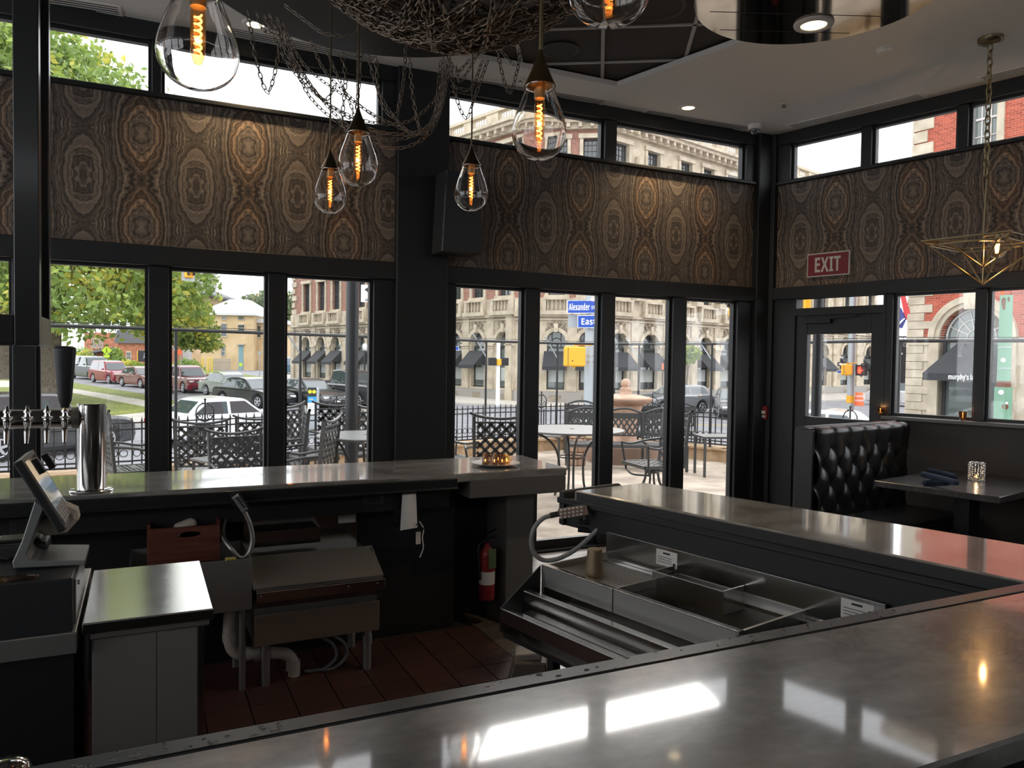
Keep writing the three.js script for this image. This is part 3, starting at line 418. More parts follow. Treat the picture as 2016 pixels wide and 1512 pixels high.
// things on and under the window bar
const zPanel = zNear + 0.14;
{
  const base = onY(976, 916, BAR), t = thing('serving_plate', 'round grey plate on the bar end holding glass votives', 'plate', [base.x, BAR, base.z]);
  mesh('dish', lathe([[0, 0.004], [0.09, 0.004], [0.15, 0.014], [0.152, 0.018], [0.09, 0.009], [0, 0.008]], [0, 0, 0], 48), std(lin(0.2, 0.2, 0.2), 0.3), t); mesh('foot', cyl(0.08, 0.085, 0.006, [0, 0.003, 0], undefined, 32), M.greyPlastic, t);
  const spots = [[-0.075, 0.01], [-0.03, 0.045], [0.02, 0.05], [0.065, 0.02], [0.03, -0.03], [-0.035, -0.035]];
  spots.forEach(([x, z], i) => { const v = thing('votive_glass', i === 3 ? 'round amber glass votive with the brightest flame on the plate' : 'small ribbed smoked glass votive clustered on the plate', 'candle holder', [base.x + x, BAR + 0.0095, base.z + z], 0, 'votives on the bar plate');
    const p = i === 3 ? [[0, 0.002], [0.018, 0.002], [0.032, 0.02], [0.034, 0.035], [0.024, 0.055], [0.022, 0.06]] : [[0, 0.002], [0.02, 0.002], [0.023, 0.03], [0.021, 0.066]];
    mesh('cup', lathe(p, [0, 0, 0], 20), i === 3 ? M.amberGlass : M.smokeGlass, v); mesh('wax', cyl(0.015, 0.015, 0.012, [0, 0.009, 0], undefined, 14), M.cream, v);
    if (i < 5) { mesh('flame', ball(0.0042, [0, 0.026, 0], 8, [1, 1.9, 1]), M.flame, v); if (i === 3) lamp(v, [0, 0.05, 0], lin(1, 0.5, 0.15), 0.012); } });
  // wooden crate with rags
  const zc = zNear - 0.02, k0 = onZ(290, 1042, zc), k1 = onZ(433, 1034, zc), kw = k1.x - k0.x, kb = onZ(290, 1114, zc).y, kh = k0.y - kb;
  const c = thing('wooden_crate', 'reddish wooden box with an oval hand hole under the bar', 'crate', [(k0.x + k1.x) / 2, kb, zc]);
  const hole = new THREE.Path(); hole.absellipse(0.02, kh * 0.78, 0.055, 0.014, 0, Math.PI * 2);
  const fr = extrude([[-kw / 2, 0], [kw / 2, 0], [kw / 2, kh], [-kw / 2, kh]], 0.012, 0.002, [hole]); mesh('front_board', fr, M.crate, c);
  mesh('back_board', bounds(-kw / 2, kw / 2, 0, kh, -0.25, -0.238), M.crate, c); mesh('side_board', bounds(-kw / 2, -kw / 2 + 0.012, 0, kh + 0.02, -0.238, 0), M.crate, c); mesh('side_board', bounds(kw / 2 - 0.012, kw / 2, 0, kh + 0.02, -0.238, 0), M.crate, c); mesh('bottom_board', bounds(-kw / 2 + 0.012, kw / 2 - 0.012, 0, 0.01, -0.238, 0), M.crate, c);
  const rg = thing('folded_rag', 'folded beige bar rag sticking out of the wooden crate', 'rag', [k0.x + kw * 0.5, kb + kh - 0.03, zc - 0.1]); mesh('cloth', [put(rbox(0.1, 0.05, 0.14, 0.022, [0, 0, 0], undefined, 3), [0, 0.02, 0], [0, 0.3, 0.35]), put(rbox(0.07, 0.04, 0.12, 0.018, [0, 0, 0], undefined, 3), [-0.04, -0.005, 0.03], [0, -0.2, 0.1])], M.cloth, rg);
  // sink unit and ice bin of stainless steel
  const s0 = onZ(392, 1108, zPanel), s1 = onZ(497, 1099, zPanel), sb = onZ(445, 1206, zPanel).y;
  const sk = thing('bar_sink', 'plain stainless steel bar sink front between crate and ice bin', 'sink'); mesh('front_panel', bounds(s0.x - 0.3, s1.x, sb, s1.y, zPanel - 0.02, zPanel, 0.003), M.steelDull, sk); mesh('basin', [bounds(s0.x - 0.3, s1.x, sb, sb + 0.012, zPanel - 0.4, zPanel - 0.02), bounds(s0.x - 0.3, s1.x, sb, s1.y, zPanel - 0.42, zPanel - 0.4), bounds(s0.x - 0.3, s0.x - 0.29, sb, s1.y, zPanel - 0.4, zPanel - 0.02), bounds(s1.x - 0.01, s1.x, sb, s1.y, zPanel - 0.4, zPanel - 0.02)], M.steelDull, sk);
  for (const x of [s0.x - 0.25, s1.x - 0.04]) for (const z of [zPanel - 0.05, zPanel - 0.36]) mesh('leg', cyl(0.018, 0.016, sb, [x, sb / 2, z], undefined, 12), M.steelDull, sk);
  mesh('scrub_sponge', rbox(0.05, 0.014, 0.03, 0.006, [s1.x - 0.1, s1.y + 0.004, zPanel - 0.01], undefined, 2), std(lin(0.5, 0.42, 0.12), 0.9), sk);
  const bt = onZ(500, 1097, zNear - 0.06), bm0 = onZ(505, 1172, zPanel + 0.06), bm1 = onZ(758, 1141, zPanel + 0.06), lo0 = onZ(498, 1214, zPanel), lo1 = onZ(747, 1240, zPanel), btR = onZ(746, 1073, zNear - 0.06);
  const ib = thing('ice_bin', 'stainless ice bin with sloped lid and bottle rail under the window bar', 'ice bin'), x0 = s1.x + 0.012, x1 = lo1.x;
  mesh('sloped_lid', bar([(x0 + x1) / 2, bt.y, zNear - 0.06], [(x0 + x1) / 2, bm0.y + 0.02, zPanel + 0.03], x1 - x0 + 0.02, 0.012, V3(0, 1, 0)), M.cabSteel, ib);
  mesh('bottle_rail', [bounds(bm0.x, bm1.x, bm0.y - 0.035, bm0.y + 0.012, zPanel + 0.06, zPanel + 0.068, 0.003), bounds(bm0.x, bm1.x, bm0.y - 0.04, bm0.y - 0.032, zPanel, zPanel + 0.064), bar([bm0.x, bm0.y + 0.014, zPanel + 0.05], [bm1.x, bm0.y + 0.014, zPanel + 0.05], 0.03, 0.004)], M.steel, ib);
  for (const x of [bm0.x + 0.02, (bm0.x * 0.3 + bm1.x * 0.7), bm1.x - 0.04]) mesh('screw', put(new THREE.CylinderGeometry(0.005, 0.005, 0.004, 10), [x, bm0.y - 0.01, zPanel + 0.07], [Math.PI / 2, 0, 0]), M.chrome, ib);
  { const bg = extrude([[zNear - 0.3, lo1.y], [zPanel - 0.05, lo1.y], [zPanel - 0.05, lo0.y + 0.02], [zPanel - 0.01, bm0.y - 0.05], [zNear - 0.07, bt.y - 0.03], [zNear - 0.3, bt.y - 0.03]], x1 - x0); bg.rotateY(-Math.PI / 2); bg.translate(x1, 0, 0); mesh('body', bg, M.steelDull, ib); } mesh('lower_panel', bounds(x0, x1, lo1.y, lo0.y, zPanel - 0.012, zPanel, 0.003), M.cream, ib); ib.children.at(-1).material = std(lin(0.36, 0.29, 0.23), 0.45, { metalness: 0.85 });
  mesh('end_plate', put(extrude([[0, lo0.y - 0.05], [0.16, lo0.y + 0.05], [0.16, bm0.y - 0.04], [-0.05, bt.y], [-0.05, lo0.y - 0.05]], 0.004), [x1, 0, zPanel - 0.12], [0, -Math.PI / 2, 0]), M.steel, ib);
  for (const x of [x0 + 0.06, x1 - 0.05]) for (const z of [zPanel - 0.06, zNear - 0.26]) { const l = mesh('leg', cyl(0.022, 0.022, lo1.y, [x, lo1.y / 2, z], undefined, 14), M.steelDull, ib); mesh('leg_collar', cyl(0.027, 0.027, 0.05, [x, lo1.y - 0.06, z], undefined, 14), M.steelDull, l); }
  const zs = zNear - 0.3, q0 = onZ(480, 1024, zs), q1 = onZ(703, 1012, zs), qb = onZ(703, 1052, zs).y; mesh('backsplash', bounds(q0.x, q1.x, qb - 0.06, q1.y + 0.01, zs - 0.01, zs, 0.002), M.steel, ib);
  const t0 = onZ(500, 1062, zs + 0.1), t1 = onZ(631, 1038, zs + 0.1), tb = onZ(631, 1067, zs + 0.1).y; mesh('garnish_tray', [bounds(t0.x, t1.x, tb, t1.y, zs + 0.09, zs + 0.1), bounds(t0.x, t1.x, tb, tb + 0.006, zs, zs + 0.09), bounds(t1.x - 0.006, t1.x, tb, t1.y, zs, zs + 0.09), bounds(t0.x, t0.x + 0.006, tb, t1.y, zs, zs + 0.09)], M.steel, ib);
  mesh('rating_plate', bounds(onZ(666, 1020, zs).x, onZ(700, 1020, zs).x, onZ(683, 1029, zs).y, onZ(683, 1014, zs).y, zs, zs + 0.002), M.labelWhite, ib);
  // drain pipe and hoses below
  const zd = zPanel - 0.12, D = (px, py) => onZ(px, py, zd), pv = thing('drain_pipe', 'cream plastic drain pipe bent below the sink', 'pipe');
  mesh('pipe', tube([D(452, 1200), D(452, 1262), D(460, 1281), D(480, 1287), D(540, 1285), D(566, 1289), D(577, 1305), D(577, 1368)], 0.03, 60, 14), M.pvc, pv); for (const [a, b] of [[[452, 1245], [453, 1262]], [[470, 1285], [492, 1287]], [[577, 1300], [577, 1318]]]) mesh('pipe_collar', rod(D(...a), D(...b), 0.036, 16), M.pvc, pv);
  single('water_hose', tube([D(632, 1255), D(655, 1268), D(662, 1292), D(640, 1315), D(600, 1322)], 0.009, 40), M.greyPlastic, 'thin grey hose in the inner loop under the ice bin', 'hose', 'hoses under the ice bin'); single('water_hose', tube([D(656, 1250), D(678, 1268), D(682, 1290), D(662, 1312), D(625, 1325)], 0.009, 40), M.greyPlastic, 'thin grey hose in the outer loop under the ice bin', 'hose', 'hoses under the ice bin');
  // soda gun on the left
  const zg = zNear + 0.06, S = (px, py, dz = 0) => onZ(px, py, zg + dz), sg = thing('soda_gun', 'soda gun with chrome hose hanging under the window bar', 'soda gun');
  mesh('hose', tube([S(482, 1008), S(493, 1035), S(497, 1065), S(489, 1090), S(474, 1098), S(455, 1080), S(438, 1050, -0.1), S(446, 1010, -0.2)], 0.012, 60, 10), M.steelDull, sg); mesh('gun_head', bar(S(463, 977), S(482, 1004), 0.035, 0.045, V3(0, 0, 1)), M.greyPlastic, sg);
  const btn = []; for (let i = 0; i < 5; i++) for (let j = 0; j < 2; j++) { const p = S(467 + i * 3.2 + j * 7, 981 + i * 4.2 - j * 3, 0.024); btn.push(rbox(0.011, 0.009, 0.008, 0.002, [p.x, p.y, p.z])); } mesh('buttons', btn, M.black, sg); mesh('holster', bounds(S(478, 985).x - 0.05, S(478, 985).x - 0.01, S(478, 985).y - 0.03, S(478, 985).y + 0.03, zNear - 0.16, zg - 0.03), M.black, sg);
  // outlets
  for (const [px, py, label] of [[735, 981, 'black outlet plate under the bar beside the white dispenser'], [50, 1035, 'black outlet plate under the bar behind the till']]) { const zo = zNear - 0.098, p = onZ(px, py, zo), o = thing('wall_outlet', label, 'outlet', p); mesh('plate', rbox(0.12, 0.075, 0.008, 0.003, [0, 0, 0.004]), M.plastic, o); mesh('socket', rbox(0.07, 0.035, 0.004, 0.002, [0, 0, 0.009]), M.black, o); }
  // white dispenser on a bracket with cord and tag
  const zz = zNear - 0.02, w0 = onZ(805, 1037, zz), ht = onZ(805, 971, zz).y - w0.y, wd = thing('cup_dispenser', 'white tapered dispenser on a dark bracket with hanging cord', 'dispenser', w0);
  mesh('body', put(new THREE.CylinderGeometry(0.084, 0.104, ht, 4, 1), [0, ht / 2, 0], [0, Math.PI / 4, 0], [1, 1, 0.5]), M.white, wd); mesh('bracket', [bounds(-0.075, 0.07, -0.012, -0.002, -0.08, 0.05), bounds(-0.06, 0.06, -0.012, 0.1, -0.08, -0.07)], M.black, wd); mesh('button', put(new THREE.CylinderGeometry(0.006, 0.006, 0.004, 10), [0.03, 0.02, 0.045], [Math.PI / 2, 0, 0]), M.greyPlastic, wd);
  mesh('cord', tube([[0.055, 0.03, 0.02], [0.075, -0.01, 0.03], [0.07, -0.06, 0.03], [0.075, -0.12, 0.03], [0.055, -0.17, 0.03]], 0.003, 30), M.white, wd); mesh('tag', rbox(0.028, 0.07, 0.003, 0.001, [0.045, -0.06, 0.03]), M.paper, wd);
  // fire extinguisher
  const ze = zNear - 0.28, fe = onZ(958, 1180, ze), eh = onZ(958, 1040, ze).y - fe.y, fx = thing('fire_extinguisher', 'red fire extinguisher with a green tag hung beside the bar end panel', 'fire extinguisher', fe);
  mesh('cylinder', lathe([[0, 0], [0.045, 0], [0.05, 0.01], [0.05, eh * 0.62], [0.04, eh * 0.7], [0.018, eh * 0.76], [0.018, eh * 0.8], [0, eh * 0.8]], [0, 0, 0], 24), M.red, fx); mesh('label_band', cyl(0.0506, 0.0506, eh * 0.18, [0, eh * 0.32, 0], undefined, 24, true), M.labelWhite, fx); mesh('valve', [rod([0, eh * 0.78, 0], [0, eh * 0.86, 0], 0.014), bar([-0.02, eh * 0.9, 0], [0.06, eh * 0.98, 0], 0.018, 0.006), bar([-0.02, eh * 0.85, 0], [0.06, eh * 0.87, 0], 0.018, 0.006)], M.black, fx); mesh('hose', tube([[-0.015, eh * 0.83, 0], [-0.06, eh * 0.78, 0.01], [-0.062, eh * 0.5, 0.02], [-0.055, eh * 0.3, 0.02]], 0.008), M.black, fx); mesh('inspection_tag', rbox(0.05, 0.12, 0.003, 0.001, [0.01, eh * 0.6, 0.055]), std(lin(0.09, 0.13, 0.05), 0.8), fx); mesh('wall_bracket', bounds(-0.03, 0.03, eh * 0.3, eh * 0.5, -0.08, -0.045), M.black, fx);
}
// scuffed grey box on the floor behind the bar
{
  const a = onY(1040, 1356, 0), t = thing('floor_pedal_box', 'scuffed grey metal box standing on the tiled floor', 'box', [a.x, 0.004, a.z], rad(-28));
  mesh('body', extrude([[-0.11, 0], [0.11, 0], [0.085, 0.17], [-0.07, 0.17]], 0.2, 0.008).translate(0, 0, -0.1), std(lin(0.13, 0.11, 0.095), 0.6), t); mesh('lid', put(rbox(0.13, 0.035, 0.1, 0.008, [0, 0, 0]), [0, 0.19, 0.03], [0.1, 0, 0.08]), std(lin(0.32, 0.28, 0.24), 0.6), t); mesh('slot', rbox(0.08, 0.06, 0.006, 0.003, [0.0, 0.07, 0.108]), M.black, t);
}
// ---------------------------------------------------------------- station under the right bar
{
  const yS = 0.73, O = onY(1066, 1112, yS), Q = onY(1455, 1245, yS), e1 = Q.clone().sub(O).setY(0), L = e1.length(); e1.normalize(); const turn = Math.atan2(-e1.z, e1.x);
  // local frame: x along the station, z away from the bar, y up
  const t = thing('ice_station', 'stainless steel cocktail station with drainboard, ice well and two bottle rails', 'bar station', [O.x, 0, O.z], turn);
  const mid = onY(1206, 1160, yS).sub(O).dot(e1), D = -0.4, inv = (p) => { const q = p.clone().sub(V3(O.x, 0, O.z)); return [q.dot(e1), q.y, q.x * Math.sin(turn) + q.z * Math.cos(turn)]; };
  mesh('front_panel', [bounds(0, mid - 0.003, yS - 0.2, yS, -0.012, 0, 0.003), bounds(mid + 0.003, L, yS - 0.2, yS, -0.012, 0, 0.003)], M.steelDull, t);
  mesh('front_rim', [bounds(0, mid - 0.003, yS - 0.004, yS + 0.002, -0.03, 0, 0.002), bounds(mid + 0.003, L, yS - 0.004, yS + 0.002, -0.03, 0, 0.002)], M.steel, t);
  mesh('drainboard', [bounds(0.0, mid, yS - 0.04, yS - 0.034, D, -0.03), bounds(0, 0.012, yS - 0.04, yS, D, 0), bounds(mid - 0.006, mid, yS - 0.2, yS, D, -0.02)], M.steelDull, t);
  for (let i = 0; i < 15; i++) mesh('drain_slat', bounds(0.03, mid - 0.02, yS - 0.03, yS - 0.022, -0.05 - i * 0.02 - 0.006, -0.05 - i * 0.02 + 0.005), M.steelDull, t);
  mesh('ice_well', [bounds(mid, L, yS - 0.2, yS - 0.19, D, -0.01), bounds(mid, L, yS - 0.19, yS, D - 0.006, D), bounds(L - 0.012, L, yS - 0.2, yS, D, 0)], M.steelDull, t);
  mesh('backsplash', [bounds(0.0, L + 0.3, yS - 0.03, yS + 0.1, D - 0.02, D - 0.006, 0.002), bounds(0, L + 0.3, yS - 0.045, yS - 0.03, D - 0.006, D + 0.03)], M.steel, t);
  const b0 = inv(onY(1308, 1122, yS + 0.02)), b1 = inv(onY(1447, 1163, yS + 0.02));
  mesh('bottle_well', [bounds(b0[0], b1[0], yS - 0.07, yS + 0.03, D + 0.13, D + 0.138, 0.002), bounds(b0[0], b0[0] + 0.008, yS - 0.07, yS + 0.03, D, D + 0.13), bounds(b1[0] - 0.008, b1[0], yS - 0.07, yS + 0.03, D, D + 0.13), bounds(b0[0], b1[0], yS - 0.07, yS - 0.064, D, D + 0.13)], M.steel, t);
  for (const x of [mid - 0.07, L + 0.2]) { const p = mesh('rating_plate', bounds(x - 0.06, x + 0.06, yS + 0.015, yS + 0.085, D - 0.006, D - 0.004), M.labelWhite, t); mesh('print', [bounds(x - 0.02, x + 0.02, yS + 0.068, yS + 0.076, D - 0.005, D - 0.0035), ...[0, 1, 2].map((i) => bounds(x - 0.05, x + 0.03, yS + 0.03 + i * 0.011, yS + 0.0325 + i * 0.011, D - 0.005, D - 0.0035)), cyl(0.008, 0.008, 0.001, [x + 0.045, yS + 0.03, D - 0.0038], [Math.PI / 2, 0, 0])], M.black, p); }
  // bottle rails, stepped down towards the barman
  const r1 = inv(onY(1030, 1164, 0.64)), r2 = inv(onY(984, 1198, 0.57));
  for (const [x, y, z] of [r1, r2]) mesh('bottle_rail', [bounds(x + 0.0, L + 0.05, y - 0.06, y, z - 0.006, z, 0.002), bounds(x, L + 0.05, y - 0.004, y + 0.002, z - 0.04, z, 0.002), bounds(x, L + 0.05, y - 0.1, y - 0.094, z - 0.12, z), bounds(x, L + 0.05, y - 0.1, y + 0.0, z - 0.125, z - 0.12)], M.steel, t);
  { const eg = extrude([[0, yS - 0.004], [r2[2], r2[1] + 0.002], [r2[2], r2[1] - 0.1], [r2[2] - 0.08, r2[1] - 0.15], [0, yS - 0.3]], 0.006); eg.rotateY(-Math.PI / 2); eg.translate(Math.min(r1[0], r2[0]) + 0.006, 0, 0); mesh('end_plate', eg, M.blackGloss, t); }
  mesh('undershelf', [bounds(Math.min(r1[0], r2[0]), L, r2[1] - 0.13, r2[1] - 0.1, D, r2[2] - 0.02)], M.black, t);
  for (const [x, z] of [[inv(onY(1083, 1290, 0.45))[0], inv(onY(1083, 1290, 0.45))[2] - 0.02], [L - 0.05, -0.05], [0.05, D + 0.04], [L - 0.05, D + 0.04]]) mesh('leg', bounds(x - 0.02, x + 0.02, 0.004, r2[1] - 0.12, z - 0.02, z + 0.02, 0.003), M.black, t);
  const cb = onY(1170, 1132, yS - 0.02), cupH = 0.118, cup = thing('metal_tumbler', 'upturned dull brass coloured ribbed tumbler on the drainboard', 'tumbler', [cb.x, yS - 0.022, cb.z]);
  const pr = []; for (let i = 0; i <= 22; i++) { const k = i / 22; pr.push([0.042 - 0.011 * k + 0.0012 * (i % 2), cupH * k]); } pr.push([0.027, cupH + 0.002], [0, cupH - 0.004]); mesh('tumbler_wall', lathe(pr, [0, 0, 0], 28), std(lin(0.24, 0.18, 0.11), 0.5, { metalness: 0.7 }), cup);
  // soda gun with hose at the bar tip
  const dg = 3.78, S = (px, py, k = 0) => atDepth(px, py, dg + k), g = thing('soda_gun', 'soda gun with coiled grey hose resting in its holster at the angled bar tip', 'soda gun');
  mesh('hose', tube([S(1090, 1014), S(1070, 1020), S(1052, 1040), S(1046, 1066), S(1052, 1090), S(1068, 1102), S(1092, 1102), S(1130, 1084), S(1165, 1054), S(1192, 1026), S(1202, 1012, 0.1)], 0.0115, 90, 12), M.greyPlastic, g);
  mesh('gun_grip', rod(S(1083, 1015), S(1102, 1011), 0.014, 14), M.plastic, g); const up = V3(0, 1, 0); mesh('gun_head', bar(S(1100, 1012), S(1156, 1003), 0.05, 0.042, up), phys(lin(0.3, 0.2, 0.17), 0.25, { clearcoat: 1 }), g);
  const bt = []; for (let i = 0; i < 6; i++) for (let j = 0; j < 3; j++) { const p = S(1105 + i * 8, 1005 - i * 1.3 + j * 7, -0.028); bt.push(rbox(0.012, 0.009, 0.008, 0.002, [p.x, p.y, p.z])); } mesh('buttons', bt, M.labelWhite, g); mesh('nozzle', rod(S(1149, 1012), S(1152, 1022), 0.014, 12, 0.017), M.plastic, g);
  mesh('holster', [rod(S(1140, 1026, 0.04), S(1180, 1030, 0.04), 0.014), rod(S(1138, 1042, 0.04), S(1176, 1046, 0.04), 0.014), bar(S(1176, 1015, 0.04), S(1178, 1050, 0.04), 0.03, 0.03, V3(1, 0, 0))], M.black, g);
  const o = rA.clone().addScaledVector(rDir, onY(1755, 1158, 0.93).sub(rA).dot(rDir)).addScaledVector(eN, 0.198), ot = thing('wall_outlet', 'black outlet plate on the dark wall under the angled bar', 'outlet', [o.x, 0.86, o.z], Math.atan2(-eN.x, -eN.z)); mesh('plate', rbox(0.12, 0.075, 0.008, 0.003, [0, 0, 0.004]), M.plastic, ot); mesh('socket', rbox(0.07, 0.035, 0.004, 0.002, [0, 0, 0.009]), M.black, ot);
}
// small metal cap thing at the lower left edge of the near bar
{ const p = onY(16, 1496, 0.86); const t = thing('cocktail_shaker', 'domed polished metal shaker top behind the near bar', 'shaker', [p.x, 0.702, p.z]); mesh('shaker_body', lathe([[0, 0], [0.04, 0], [0.045, 0.1], [0.043, 0.11]], [0, 0, 0], 28), M.chrome, t); mesh('dome', lathe([[0.043, 0.11], [0.042, 0.13], [0.034, 0.15], [0.018, 0.157], [0, 0.158]], [0, 0, 0], 28), M.chrome, t); const sh = thing('bar_shelf', 'low black shelf behind the near bar under the shaker', 'shelf'); mesh('board', bounds(p.x - 0.4, p.x + 0.12, 0.677, 0.702, p.z - 0.08, p.z + 0.3), M.black, sh); mesh('shelf_leg', [bounds(p.x - 0.38, p.x - 0.34, 0, 0.677, p.z - 0.06, p.z + 0.28), bounds(p.x + 0.06, p.x + 0.1, 0, 0.677, p.z - 0.06, p.z + 0.28)], M.black, sh); }
// hanging black shelf frame at the left edge
{
  const d = 2.35, A = atDepth(35, 650, d), B = atDepth(78, 650, d), w = A.distanceTo(B), y0 = atDepth(60, 680, d).y, t = thing('hanging_shelf', 'black box steel shelf frame hung from the ceiling at the left', 'shelf', [B.x, 0, B.z], 0);
  const H = CEIL, rail = 0.092, dep = 0.34;
  mesh('post', bounds(-w, 0, y0, H, -0.05, 0, 0.004), M.blackGloss, t); mesh('post', bounds(-w, 0, y0, H, -dep, -dep + 0.05, 0.004), M.blackGloss, t); mesh('post', bounds(-1.9, -1.9 + w, y0, H, -0.05, 0, 0.004), M.blackGloss, t); mesh('post', bounds(-1.9, -1.9 + w, y0, H, -dep, -dep + 0.05, 0.004), M.blackGloss, t);
  mesh('front_rail', bounds(-1.9 + w, -w, y0, y0 + rail, -0.05, 0, 0.004), M.blackGloss, t); mesh('back_rail', bounds(-1.9 + w, -w, y0, y0 + rail, -dep, -dep + 0.05, 0.004), M.blackGloss, t); mesh('side_rail', bounds(-w, 0, y0, y0 + rail, -dep + 0.05, -0.05, 0.004), M.blackGloss, t); mesh('side_panel', bounds(-0.03, -0.02, y0 + rail, H, -dep + 0.05, -0.05), M.black, t);
  mesh('glass_shelf', bounds(-1.9 + w, -w, y0 + 0.04, y0 + 0.05, -dep + 0.05, -0.05), M.glass, t);
}
// ---------------------------------------------------------------- booth
{
  const H = 1.18, a = onY(1592, 841, H), b = onY(1776, 829, H), d = b.clone().sub(a).setY(0), W = d.length() - 0.05; d.normalize(); const turn = Math.atan2(-d.z, d.x);
  const t = thing('booth_bench', 'black button tufted leather booth bench beside the exit door', 'booth', [a.x, 0, a.z], turn);   // x along the back, z towards the seat
  const y0 = 0.44, n = 110, m = 84, g = new THREE.PlaneGeometry(W, H - y0, n, m), P = g.attributes.position, cols = 6.3, rows = 4.4, btn = [];
  const cw = W / cols, rh = (H - y0) / rows, cx = (r, k) => ((r % 2) * 0.5 + k) * cw, ry = (r) => H - y0 - 0.16 - r * rh * 0.86;
  for (let i = 0; i < P.count; i++) {
    const x = P.getX(i) + W / 2, y = P.getY(i) + (H - y0) / 2; let near = 1e9, seam = 1e9;
    for (let r = 0; r < 5; r++) for (let k = -1; k < 8; k++) { near = Math.min(near, Math.hypot(x - cx(r, k), y - ry(r)));
      for (const s of [-1, 1]) { const x0 = cx(r, k), yy = ry(r), x1 = x0 + s * cw * 0.5, y1 = ry(r + 1), L2 = (x1 - x0) ** 2 + (y1 - yy) ** 2, q = Math.max(0, Math.min(1, ((x - x0) * (x1 - x0) + (y - yy) * (y1 - yy)) / L2)); seam = Math.min(seam, Math.hypot(x - x0 - q * (x1 - x0), y - yy - q * (y1 - yy))); } 
      if (r === 0 && y > ry(0)) seam = Math.min(seam, Math.abs(x - cx(0, k))); }
    const puff = 0.05 * (1 - Math.exp(-near / 0.045)) * (0.55 + 0.45 * (1 - Math.exp(-seam / 0.022))), top = H - y0 - y, edge = Math.min(1, top / 0.05);
    P.setZ(i, puff + 0.05 * Math.sqrt(Math.max(0, edge * (2 - edge))) - 0.05);
  }
  g.computeVertexNormals(); g.translate(W / 2, (H + y0) / 2, 0.05); mesh('tufted_back', g, M.leather, t);
  for (let r = 0; r < 4; r++) for (let k = 0; k < 7; k++) { const x = cx(r, k); if (x > 0.02 && x < W - 0.02) mesh('button', ball(0.011, [x, y0 + ry(r), 0.008], 10, [1, 1, 0.6]), M.leather, t); }
  mesh('back_shell', [bounds(-0.02, W, 0, H - 0.004, -0.1, 0.004, 0.012), bounds(-0.03, 0, 0, H - 0.02, -0.1, 0.06, 0.01), rod([-0.02, H - 0.02, -0.03], [W, H - 0.02, -0.03], 0.028, 12)], M.leather, t);
  mesh('seat_cushion', rbox(W, 0.12, 0.55, 0.045, [W / 2, 0.43, 0.33], undefined, 4), M.leather, t); mesh('seat_base', bounds(0, W, 0, 0.37, 0.0, 0.56), M.black, t);
  // table
  const h = 0.80, p0 = onY(1722, 946, h), p1 = onY(1968, 979, h), p2 = onY(1868, 922, h), u = p1.clone().sub(p0), gap = (q) => q.clone().sub(CORNER).dot(SIDE_N), v = p2.clone().sub(p0).multiplyScalar((Math.min(gap(p0), gap(p1)) - 0.05) / (gap(p0) - gap(p2))), tl = thing('booth_table', 'dark wood restaurant table in front of the tufted bench', 'table');
  const c4 = [p0, p1, p1.clone().add(v), p2]; mesh('table_top', slab(c4.map(XZ), h - 0.045, h, 0.004), M.tableWood, tl); const mc = p0.clone().add(p1.clone().add(v)).multiplyScalar(0.5); mesh('pedestal', [bounds(mc.x - 0.06, mc.x + 0.06, 0.03, h - 0.06, mc.z - 0.06, mc.z + 0.06, 0.004), bounds(mc.x - 0.3, mc.x + 0.3, 0, 0.03, mc.z - 0.3, mc.z + 0.3, 0.004), bounds(mc.x - 0.2, mc.x + 0.2, h - 0.065, h - 0.045, mc.z - 0.2, mc.z + 0.2)], M.black, tl);
  // rolled napkins
  const roll = (pa, pb, r, k, label) => { const A = onY(...pa, h + r + k), B = onY(...pb, h + r + k), o = single('rolled_napkin', [tube([A, A.clone().lerp(B, 0.5).setY(h + r + k + 0.002), B], r, 20, 14), ball(r * 0.99, arr(A), 12, 1), ball(r * 0.96, arr(B), 12)].map((q) => q), M.navy, label, 'napkin', 'rolled napkins on the booth table'); return o; };
  roll([1822, 950], [1868, 948], 0.019, 0, 'navy blue rolled napkin lying underneath on the booth table'); roll([1818, 934], [1882, 950], 0.021, 0.036, 'navy blue rolled napkin laid on top of the others'); roll([1830, 926], [1880, 938], 0.02, 0.0, 'navy blue rolled napkin lying behind on the booth table');
  // crystal candle holder
  const q = onY(1922, 946, h), r = 0.052, ch = 0.135, cd = thing('crystal_candle_holder', 'clear crystal bead candle holder glowing on the booth table', 'candle holder', [q.x, h, q.z]); const glassBead = phys(lin(1, 0.97, 0.94), 0.03, { transmission: 1, thickness: 0.01, ior: 1.5 });
  const bead = new THREE.OctahedronGeometry(0.0074, 1); for (let j = 0; j < 9; j++) for (let i = 0; i < 16; i++) { const m2 = new THREE.Mesh(bead, (i + j) % 3 ? M.chrome : glassBead), an = i / 16 * Math.PI * 2; m2.name = 'crystal_bead'; m2.position.set(Math.cos(an) * r, 0.009 + j * 0.0148, Math.sin(an) * r); m2.castShadow = true; cd.add(m2); }
  mesh('rim', [torus(r, 0.003, [0, ch, 0], [Math.PI / 2, 0, 0], 32), torus(r, 0.004, [0, 0.003, 0], [Math.PI / 2, 0, 0], 32), ...[0, 1, 2, 3, 4, 5].map((i) => rod([Math.cos(i * 1.047) * r, 0, Math.sin(i * 1.047) * r], [Math.cos(i * 1.047) * r, ch, Math.sin(i * 1.047) * r], 0.0018, 6))], M.chrome, cd); mesh('candle', cyl(0.02, 0.02, 0.02, [0, 0.013, 0]), M.cream, cd); mesh('flame', ball(0.005, [0, 0.034, 0], 8, [1, 2, 1]), M.flame, cd); lamp(cd, [0, 0.06, 0], lin(1, 0.6, 0.25), 0.01);
